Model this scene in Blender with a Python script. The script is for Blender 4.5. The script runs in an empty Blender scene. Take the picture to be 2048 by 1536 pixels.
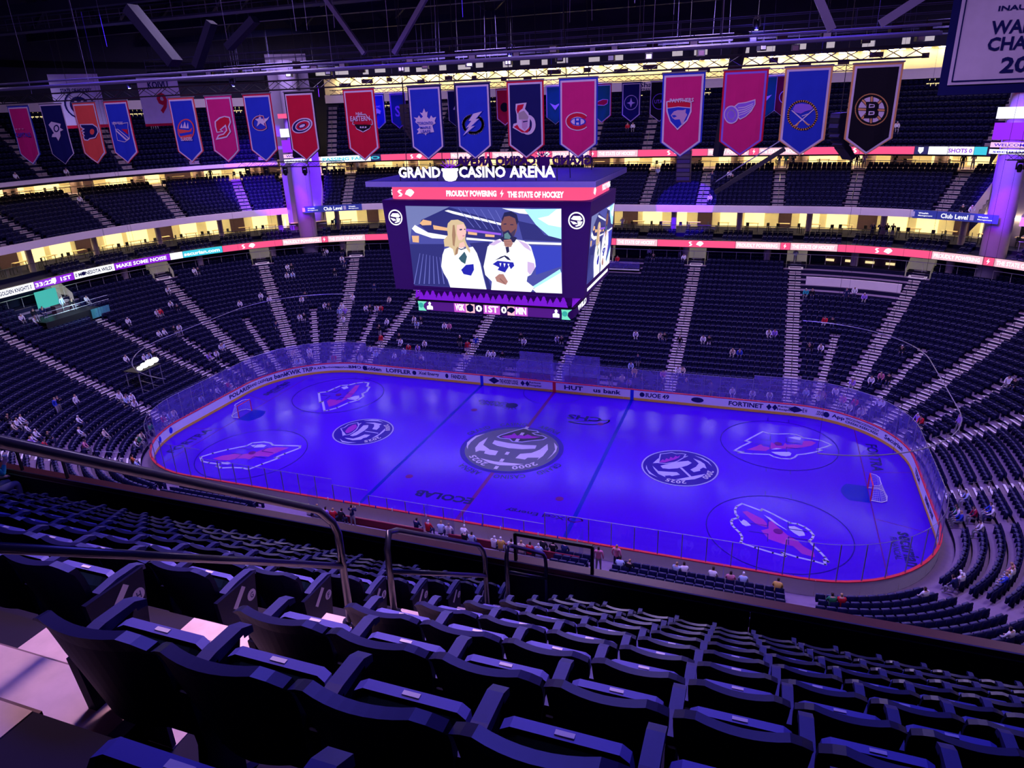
import bpy, math, random
import numpy as np
from mathutils import Matrix, Vector
random.seed(7); np.random.seed(7)
SC = bpy.context.scene
COL = SC.collection
PI = math.pi
# ------------------------------------------------------------------ camera
cam_d = bpy.data.cameras.new('camera'); cam = bpy.data.objects.new('camera', cam_d); COL.objects.link(cam)
cam_d.sensor_width = 36.0; cam_d.lens = 36.0 * 1404.8 / 2048.0; cam_d.clip_start = 0.05; cam_d.clip_end = 400
cam.matrix_world = Matrix(((0.94267, -0.09152, 0.32094, 18.469), (0.33199, 0.35540, -0.87377, -49.518),
                           (-0.03409, 0.93022, 0.36540, 26.556), (0, 0, 0, 1)))
SC.camera = cam
# ------------------------------------------------------------------ view, world, light
SC.view_settings.view_transform = 'Standard'; SC.view_settings.look = 'None'
SC.view_settings.exposure = 0.0; SC.view_settings.gamma = 1.0; SC.view_settings.use_curve_mapping = False
SC.cycles.max_bounces = 5; SC.cycles.diffuse_bounces = 2; SC.cycles.glossy_bounces = 2
SC.cycles.transmission_bounces = 2; SC.cycles.transparent_max_bounces = 12
SC.cycles.caustics_reflective = False; SC.cycles.caustics_refractive = False
SC.cycles.sample_clamp_indirect = 4.0
W = bpy.data.worlds.new('arena_world'); SC.world = W; W.use_nodes = True
W.node_tree.nodes['Background'].inputs[0].default_value = (0.02, 0.004, 1.0, 1)
W.node_tree.nodes['Background'].inputs[1].default_value = 0.05
def aim(o, tgt):
    o.rotation_euler = (Vector(tgt) - o.location).to_track_quat('-Z', 'Y').to_euler()
def area(name, loc, tgt, sx, sy, power, col, spread=180):
    d = bpy.data.lights.new(name, 'AREA'); d.shape = 'RECTANGLE'; d.size = sx; d.size_y = sy
    d.energy = power; d.color = col; d.spread = math.radians(spread)
    o = bpy.data.objects.new(name, d); o.location = loc; aim(o, tgt); COL.objects.link(o); return o
def spot(name, loc, tgt, power, col, deg, blend=0.3, r=0.15):
    d = bpy.data.lights.new(name, 'SPOT'); d.energy = power; d.color = col; d.spot_size = math.radians(deg)
    d.spot_blend = blend; d.shadow_soft_size = r
    o = bpy.data.objects.new(name, d); o.location = loc; aim(o, tgt); COL.objects.link(o); return o
BLUE = (0.075, 0.02, 1.0); LAV = (0.62, 0.46, 1.0); WHT = (0.80, 0.80, 1.0)
for i, (x, y) in enumerate(((-20, 15), (0, 15), (20, 15), (-20, -14), (0, -14), (20, -14))):
    area('ice_wash_light', (x, y, 32.5), (x * 0.95, y * 0.1, 0), 5, 3, 1900, BLUE, 120)
for x in (-36, -12, 12, 36):
    for y in (-12, 22):
        area('bowl_wash_light', (x, y, 34.4), (x * 1.25, y * 1.5, 5), 8, 6, 4300, LAV, 150)
area('banner_front_light', (3, -38, 34), (3, -16, 26), 48, 2, 2300, (0.70, 0.40, 1.0), 110)
area('deck_light', (17, -38, 37), (17, -45, 22), 12, 3, 900, (0.10, 0.08, 1.0), 120)
area('stair_light', (15.6, -44.0, 37), (15.85, -46.0, 22.5), 1.2, 3, 95, (1.0, 0.58, 0.80), 26)
for (x, y, p, t) in ((20.8, -6.7, 3600, 17), (20.9, 6.7, 3600, 17), (-21, -6.7, 3600, 17), (-21, 6.7, 3000, 17), (13.8, .4, 2400, 12.5), (-14, -.35, 2400, 12.5)):
    spot('added_logo_spot', (x * .9, y * .8 - 3, 32), (x, y, 0), p, (.62, .78, .62), t, .15, .05)  # added unseen spot, whitens an emblem in place of a projected logo
for sx in (-1, 1):
    spot('added_centre_spot', (sx * 17, -11, 31.5), (0, 0, 0), 1500, (.8, .9, .6), 17, .15, .05)  # added unseen spot, whitens the centre emblem
spot('pool_spot', (9, -7, 30.5), (9.3, 35.8, 15.7), 300000, (.10, .01, 1.0), 8.5, .08, .02)
for sx in (-1, 1):
    spot('tower_spot', (sx * 22, 12.5, 30.3), (sx * 40.5, 29.5, 20.5), 160000, (.16, .01, 1.0), 26, .35, .1)
    spot('tower_low_spot', (sx * 34, 22, 25), (sx * 39.6, 28.5, 16.5), 9000, (.75, .0, 1.0), 26, .4, .1)
spot('left_purple_spot', (-22, 13, 30.3), (-46, 27, 21), 30000, (.22, .02, 1.0), 22, .5, .1)
spot('warm_step_spot', (13.5, -40, 33), (15.75, -46.75, 23.6), 900, (1.0, .62, .10), 2.6, .6, .02)
# ------------------------------------------------------------------ materials
MATS = {}
def mat(name, col, rough=.7, spec=.3, var=.12, scale=3.0, metal=0.0, em=None, es=0.0):
    if name in MATS: return MATS[name]
    m = bpy.data.materials.new(name); m.use_nodes = True; nt = m.node_tree; b = nt.nodes['Principled BSDF']
    b.inputs['Roughness'].default_value = rough; b.inputs['Specular IOR Level'].default_value = spec
    b.inputs['Metallic'].default_value = metal
    if var > 0:
        n = nt.nodes.new('ShaderNodeTexNoise'); n.inputs['Scale'].default_value = scale; n.inputs['Detail'].default_value = 3
        tc = nt.nodes.new('ShaderNodeTexCoord'); nt.links.new(tc.outputs['Object'], n.inputs['Vector'])
        mx = nt.nodes.new('ShaderNodeMix'); mx.data_type = 'RGBA'
        mx.inputs[6].default_value = (*[c * (1 - var) for c in col], 1); mx.inputs[7].default_value = (*[min(1, c * (1 + var)) for c in col], 1)
        nt.links.new(n.outputs['Fac'], mx.inputs[0]); nt.links.new(mx.outputs[2], b.inputs['Base Color'])
    else:
        b.inputs['Base Color'].default_value = (*col, 1)
    if em:
        b.inputs['Emission Color'].default_value = (*em, 1); b.inputs['Emission Strength'].default_value = es
    MATS[name] = m; return m
def led(name, col, s=1.0):
    return mat(name, tuple(.02 for c in col), .5, .2, 0, em=col, es=s)
def glass_mat(name, tint, veil):
    if name in MATS: return MATS[name]
    m = bpy.data.materials.new(name); m.use_nodes = True; nt = m.node_tree; nt.nodes.remove(nt.nodes['Principled BSDF'])
    out = nt.nodes['Material Output']; tr = nt.nodes.new('ShaderNodeBsdfTransparent'); df = nt.nodes.new('ShaderNodeBsdfDiffuse')
    tl = nt.nodes.new('ShaderNodeBsdfTranslucent'); gl = nt.nodes.new('ShaderNodeBsdfGlossy'); gl.inputs['Roughness'].default_value = .08
    gl.inputs[0].default_value = (.8, .8, .9, 1)
    tr.inputs[0].default_value = (.93, .93, .97, 1); df.inputs[0].default_value = (*tint, 1); tl.inputs[0].default_value = (*tint, 1)
    n = nt.nodes.new('ShaderNodeTexNoise'); n.inputs['Scale'].default_value = 1.5
    tc = nt.nodes.new('ShaderNodeTexCoord'); nt.links.new(tc.outputs['Object'], n.inputs['Vector'])
    mr = nt.nodes.new('ShaderNodeMapRange'); mr.inputs[3].default_value = veil * .6; mr.inputs[4].default_value = veil * 1.4
    nt.links.new(n.outputs['Fac'], mr.inputs[0])
    a = nt.nodes.new('ShaderNodeMixShader'); a.inputs[0].default_value = .5; nt.links.new(df.outputs[0], a.inputs[1]); nt.links.new(tl.outputs[0], a.inputs[2])
    b = nt.nodes.new('ShaderNodeMixShader'); nt.links.new(mr.outputs[0], b.inputs[0]); nt.links.new(tr.outputs[0], b.inputs[1]); nt.links.new(a.outputs[0], b.inputs[2])
    c = nt.nodes.new('ShaderNodeMixShader'); c.inputs[0].default_value = .05; nt.links.new(b.outputs[0], c.inputs[1]); nt.links.new(gl.outputs[0], c.inputs[2])
    nt.links.new(c.outputs[0], out.inputs[0]); MATS[name] = m; return m
M = {}
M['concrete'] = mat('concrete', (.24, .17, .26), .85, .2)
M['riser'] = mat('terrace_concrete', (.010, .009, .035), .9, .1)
M['step'] = mat('stair_concrete', (.26, .20, .22), .85, .2, .15, 5)
M['nosing'] = mat('stair_nosing', (.95, .90, .84), .7, .2, .05)
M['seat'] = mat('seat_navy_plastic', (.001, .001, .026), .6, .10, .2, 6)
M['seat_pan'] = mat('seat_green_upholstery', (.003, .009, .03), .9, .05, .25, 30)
M['seat_lip'] = mat('seat_edge_glint', (.09, .09, .36), .4, .25, .1, 6)  # overhead glints on pan tops and armrests are put into this lighter colour
M['fascia'] = mat('fascia_panel_white', (.86, .76, .72), .75, .2, .04)
M['white'] = mat('white_paint', (.78, .78, .80), .6, .3, .04)
M['black'] = mat('black_metal', (.012, .012, .018), .45, .4, .15)
M['dark'] = mat('dark_roof_steel', (.022, .02, .045), .7, .25, .2, 1)
M['steel'] = mat('rail_steel', (.35, .35, .40), .35, .5, .08, metal=.6)
M['rail'] = mat('dark_handrail_paint', (.012, .012, .04), .28, .5, .1)
M['cream'] = mat('concourse_cream_wall', (.86, .76, .48), .8, .2, .08, 1)
M['pillar'] = mat('pillar_brown', (.16, .10, .11), .7, .2, .15)
M['wood'] = mat('cherry_wood_trim', (.24, .055, .045), .4, .4, .25, 4)
M['yellow'] = mat('yellow_kickplate', (.86, .50, .06), .5, .3, .05)
M['red'] = mat('red_paint', (.75, .03, .05), .45, .35, .06)
M['bluep'] = mat('blue_paint', (.01, .03, .62), .5, .3, .05)
M['glass'] = glass_mat('arena_glass', (.26, .20, .90), .42); M['glassn'] = glass_mat('arena_glass_near', (.26, .20, .90), .06)  # blue veil stands for light caught in the panes, stronger on the far side
M['lip_far'] = mat('far_seat_glint', (.055, .05, .14), .5, .3, .1, 6)  # light from above on the far seat tops, painted in as lighter dashes
M['lamp'] = led('warm_concourse_lamp', (1.0, .80, .42), 45)
M['room'] = mat('warm_glow_panel', (.8, .7, .45), .8, .2, .15, .8, em=(1.0, .80, .36), es=1.0)  # emission brightens wall panels in place of lamplight; also used for lit doorways
# ------------------------------------------------------------------ mesh builder
class MB:
    def __init__(s): s.v = []; s.f = []; s.m = []
    def quad(s, a, b, c, d, m=0):
        n = len(s.v); s.v += [tuple(a), tuple(b), tuple(c), tuple(d)]; s.f.append((n, n+1, n+2, n+3)); s.m.append(m); return s
    def poly(s, pts, m=0):
        n = len(s.v); s.v += [tuple(p) for p in pts]; s.f.append(tuple(range(n, n+len(pts)))); s.m.append(m); return s
    def box(s, c, sz, rz=0, m=0, mx=None):
        n = len(s.v); hx, hy, hz = sz[0]/2, sz[1]/2, sz[2]/2
        T = mx if mx is not None else Matrix.Translation(c) @ Matrix.Rotation(rz, 4, 'Z')
        for z in (-hz, hz):
            for (x, y) in ((-hx, -hy), (hx, -hy), (hx, hy), (-hx, hy)):
                s.v.append(tuple(T @ Vector((x, y, z))))
        for f in ((3, 2, 1, 0), (4, 5, 6, 7), (0, 1, 5, 4), (1, 2, 6, 5), (2, 3, 7, 6), (3, 0, 4, 7)):
            s.f.append(tuple(n+i for i in f)); s.m.append(m)
        return s
    def beam(s, a, b, w, h, m=0):
        a = Vector(a); b = Vector(b); d = b-a
        T = Matrix.Translation((a+b)/2) @ d.to_track_quat('Y', 'Z').to_matrix().to_4x4()
        return s.box(None, (w, d.length, h), 0, m, T)
    def tube(s, pts, r, n=8, m=0, closed=False, cap=True):
        pts = [Vector(p) for p in pts]; k = len(pts); base = len(s.v); up0 = None
        for i, p in enumerate(pts):
            a = pts[i-1] if (i > 0 or closed) else p; b = pts[(i+1) % k] if (i < k-1 or closed) else p
            t = (b-a).normalized()
            u = Vector((0, 0, 1)) if abs(t.z) < .95 else (up0 or Vector((1, 0, 0)))
            x = t.cross(u).normalized(); y = x.cross(t).normalized(); up0 = y
            rr = r[i] if isinstance(r, (list, tuple)) else r
            for j in range(n):
                q = 2*PI*j/n; s.v.append(tuple(p + x*math.cos(q)*rr + y*math.sin(q)*rr))
        for i in range(k if closed else k-1):
            for j in range(n):
                a = base+i*n+j; b = base+i*n+(j+1) % n; c = base+((i+1) % k)*n+(j+1) % n; d = base+((i+1) % k)*n+j
                s.f.append((a, b, c, d)); s.m.append(m)
        if cap and not closed:
            s.f.append(tuple(base+j for j in range(n))[::-1]); s.m.append(m)
            s.f.append(tuple(base+(k-1)*n+j for j in range(n))); s.m.append(m)
        return s
    def lathe(s, prof, n=16, c=(0, 0, 0), m=0):
        b = len(s.v); k = len(prof)
        for (r, z) in prof:
            for j in range(n): s.v.append((c[0]+r*math.cos(2*PI*j/n), c[1]+r*math.sin(2*PI*j/n), c[2]+z))
        for i in range(k-1):
            for j in range(n):
                s.f.append((b+i*n+j, b+i*n+(j+1) % n, b+(i+1)*n+(j+1) % n, b+(i+1)*n+j)); s.m.append(m)
        return s
    def prism(s, poly, O, ex, ey, th, m=0):
        O, ex, ey = Vector(O), Vector(ex), Vector(ey); ez = ex.cross(ey).normalized()*th; n = len(s.v); k = len(poly)
        for (a, b) in poly: s.v.append(tuple(O+ex*a+ey*b))
        for (a, b) in poly: s.v.append(tuple(O+ex*a+ey*b+ez))
        s.f.append(tuple(range(n, n+k))[::-1]); s.f.append(tuple(range(n+k, n+2*k))); s.m += [m, m]
        for i in range(k):
            j = (i+1) % k; s.f.append((n+i, n+j, n+k+j, n+k+i)); s.m.append(m)
        return s
    def raw(s, vs, fs, m=0):
        n = len(s.v); s.v += [tuple(p) for p in vs]
        for f in fs: s.f.append(tuple(n+i for i in f)); s.m.append(m)
        return s
    def mesh(s, name, mats, smooth=False):
        me = bpy.data.meshes.new(name); me.from_pydata(s.v, [], s.f)
        for x in (mats if isinstance(mats, (list, tuple)) else [mats]): me.materials.append(M[x] if isinstance(x, str) else x)
        if len(me.materials) > 1: me.polygons.foreach_set('material_index', s.m)
        if smooth: me.polygons.foreach_set('use_smooth', [True]*len(me.polygons))
        me.update(); return me
    def obj(s, name, mats, parent=None, smooth=False, **kw):
        o = bpy.data.objects.new(name, s.mesh(name, mats, smooth)); return link(o, parent, **kw)
def link(o, parent=None, label=None, cat=None, group=None, kind=None, loc=None, rz=None):
    COL.objects.link(o)
    if parent is not None: o.parent = parent
    if loc is not None: o.location = loc
    if rz is not None: o.rotation_euler = (0, 0, rz)
    if label: o['label'] = label
    if cat: o['category'] = cat
    if group: o['group'] = group
    if kind: o['kind'] = kind
    return o
def thing(name, label, cat, loc=(0, 0, 0), rz=0, group=None, kind=None):
    return link(bpy.data.objects.new(name, None), None, label, cat, group, kind, loc, rz)
def inst(name, me, parent=None, loc=None, rz=None, **kw):
    return link(bpy.data.objects.new(name, me), parent, loc=loc, rz=rz, **kw)
# ------------------------------------------------------------------ rounded bowl path
CEN = {1: (22, 4.45, 0), 3: (-22, 4.45, 90), 5: (-22, -4.45, 180), 7: (22, -4.45, 270)}
def SP(s, d):
    s = s % 8; i = int(s); t = s-i
    if i == 0: return (30.5+d, -4.45+8.9*t, 1, 0)
    if i == 2: return (22-44*t, 12.95+d, 0, 1)
    if i == 4: return (-30.5-d, 4.45-8.9*t, -1, 0)
    if i == 6: return (-22+44*t, -12.95-d, 0, -1)
    cx, cy, a0 = CEN[i]; a = math.radians(a0+90*t); r = 8.5+d
    return (cx+r*math.cos(a), cy+r*math.sin(a), math.cos(a), math.sin(a))
def seglen(d): q = (8.5+d)*PI/2; return [8.9, q, 44, q, 8.9, q, 44, q]
def s2L(s, d):
    l = seglen(d); n = int(s // 8); s -= 8*n; i = int(s); return n*sum(l)+sum(l[:i])+l[i]*(s-i)
def L2s(L, d):
    l = seglen(d); T = sum(l); n = math.floor(L/T); L -= n*T
    for i in range(8):
        if L <= l[i] or i == 7: return 8*n+i+L/l[i]
        L -= l[i]
def srange(s0, s1, step=.03):
    out = [s0]; i = math.floor(s0)
    while i < s1:
        a = max(s0, i); b = min(s1, i+1)
        if int(i) % 2 == 1:
            k = max(1, int(math.ceil((b-a)/step)))
            out += [a+(b-a)*j/k for j in range(1, k+1)]
        else: out.append(b)
        i += 1
    r = [out[0]]
    for x in out[1:]:
        if x-r[-1] > 1e-6: r.append(x)
    return r
def pt(s, d, z): p = SP(s, d); return (p[0], p[1], z)
def sweep(mb, prof, s0, s1, mats=None, step=.03, ends=False):
    ss = srange(s0, s1, step)
    for e in range(len(prof)-1):
        (d0, z0), (d1, z1) = prof[e], prof[e+1]; m = mats[e] if mats else 0
        for a, b in zip(ss[:-1], ss[1:]):
            mb.quad(pt(a, d0, z0), pt(b, d0, z0), pt(b, d1, z1), pt(a, d1, z1), m)
    if ends:
        for s in (s0, s1): mb.poly([pt(s, d, z) for d, z in prof], mats[0] if mats else 0)
    return mb
# ------------------------------------------------------------------ text
_tc = {}
def txt(string, bold=0.0, spacing=1.0):
    k = (string, bold, spacing)
    if k in _tc: return _tc[k]
    c = bpy.data.curves.new('t', 'FONT'); c.body = string; c.size = 1; c.offset = bold; c.space_character = spacing; c.resolution_u = 2
    o = bpy.data.objects.new('t', c); COL.objects.link(o); dg = bpy.context.evaluated_depsgraph_get()
    me = o.evaluated_get(dg).to_mesh(); vs = np.array([v.co[:2] for v in me.vertices]) if len(me.vertices) else np.zeros((0, 2)); fs = [tuple(p.vertices) for p in me.polygons]
    o.evaluated_get(dg).to_mesh_clear(); bpy.data.objects.remove(o); bpy.data.curves.remove(c)
    if len(vs):
        lo, hi = vs.min(0), vs.max(0); vs = vs-(lo+hi)/2
    _tc[k] = (vs, fs); return _tc[k]
def fit(string, w, h, bold=0.0, spacing=1.0):
    vs, fs = txt(string, bold, spacing); e = vs.max(0)-vs.min(0)
    return np.c_[vs[:, 0]*(w/e[0]), vs[:, 1]*(h/e[1])], fs
def plane_text(mb, string, O, ex, ey, w, h, m=0, bold=.02, spacing=1.0):
    vs, fs = fit(string, w, h, bold, spacing); O, ex, ey = Vector(O), Vector(ex), Vector(ey)
    mb.raw([O+ex*a+ey*b for a, b in vs], fs, m); return mb
def curve_text(mb, string, Lc, d, zc, w, h, m=0, bold=.02, spacing=1.0):
    vs, fs = fit(string, w, h, bold, spacing)
    mb.raw([pt(L2s(Lc-a, d), d, zc+b) for a, b in vs], fs, m); return mb
def ring_text(mb, string, c, r, a_mid, h, z, m=0, bold=.02, spacing=1.1, out=True, w=None):
    vs, fs = txt(string, bold, spacing); e = vs.max(0)-vs.min(0); sc = h/e[1]; sx = (w/e[0]) if w else sc
    P = []
    for x, y in vs:
        a = a_mid-(x*sx)/r if out else a_mid+(x*sx)/r; rr = r+y*sc if out else r-y*sc
        P.append((c[0]+rr*math.cos(a), c[1]+rr*math.sin(a), z))
    mb.raw(P, fs, m); return mb
def stroke(mb, pts, w, f, m=0, closed=True):
    k = len(pts)
    for i in range(k if closed else k-1):
        a = Vector(pts[i]); b = Vector(pts[(i+1) % k]); d = b-a
        if d.length < 1e-6: continue
        d.normalize(); n = Vector((-d.y, d.x))*w/2; a = a-d*w*.35; b = b+d*w*.35
        mb.quad(f(a+n), f(a-n), f(b-n), f(b+n), m)
    return mb
def circle(c, r, n=48, a0=0, a1=360):
    return [(c[0]+r*math.cos(math.radians(a0+(a1-a0)*i/n)), c[1]+r*math.sin(math.radians(a0+(a1-a0)*i/n))) for i in range(n+(0 if a1-a0 == 360 else 1))]
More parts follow.
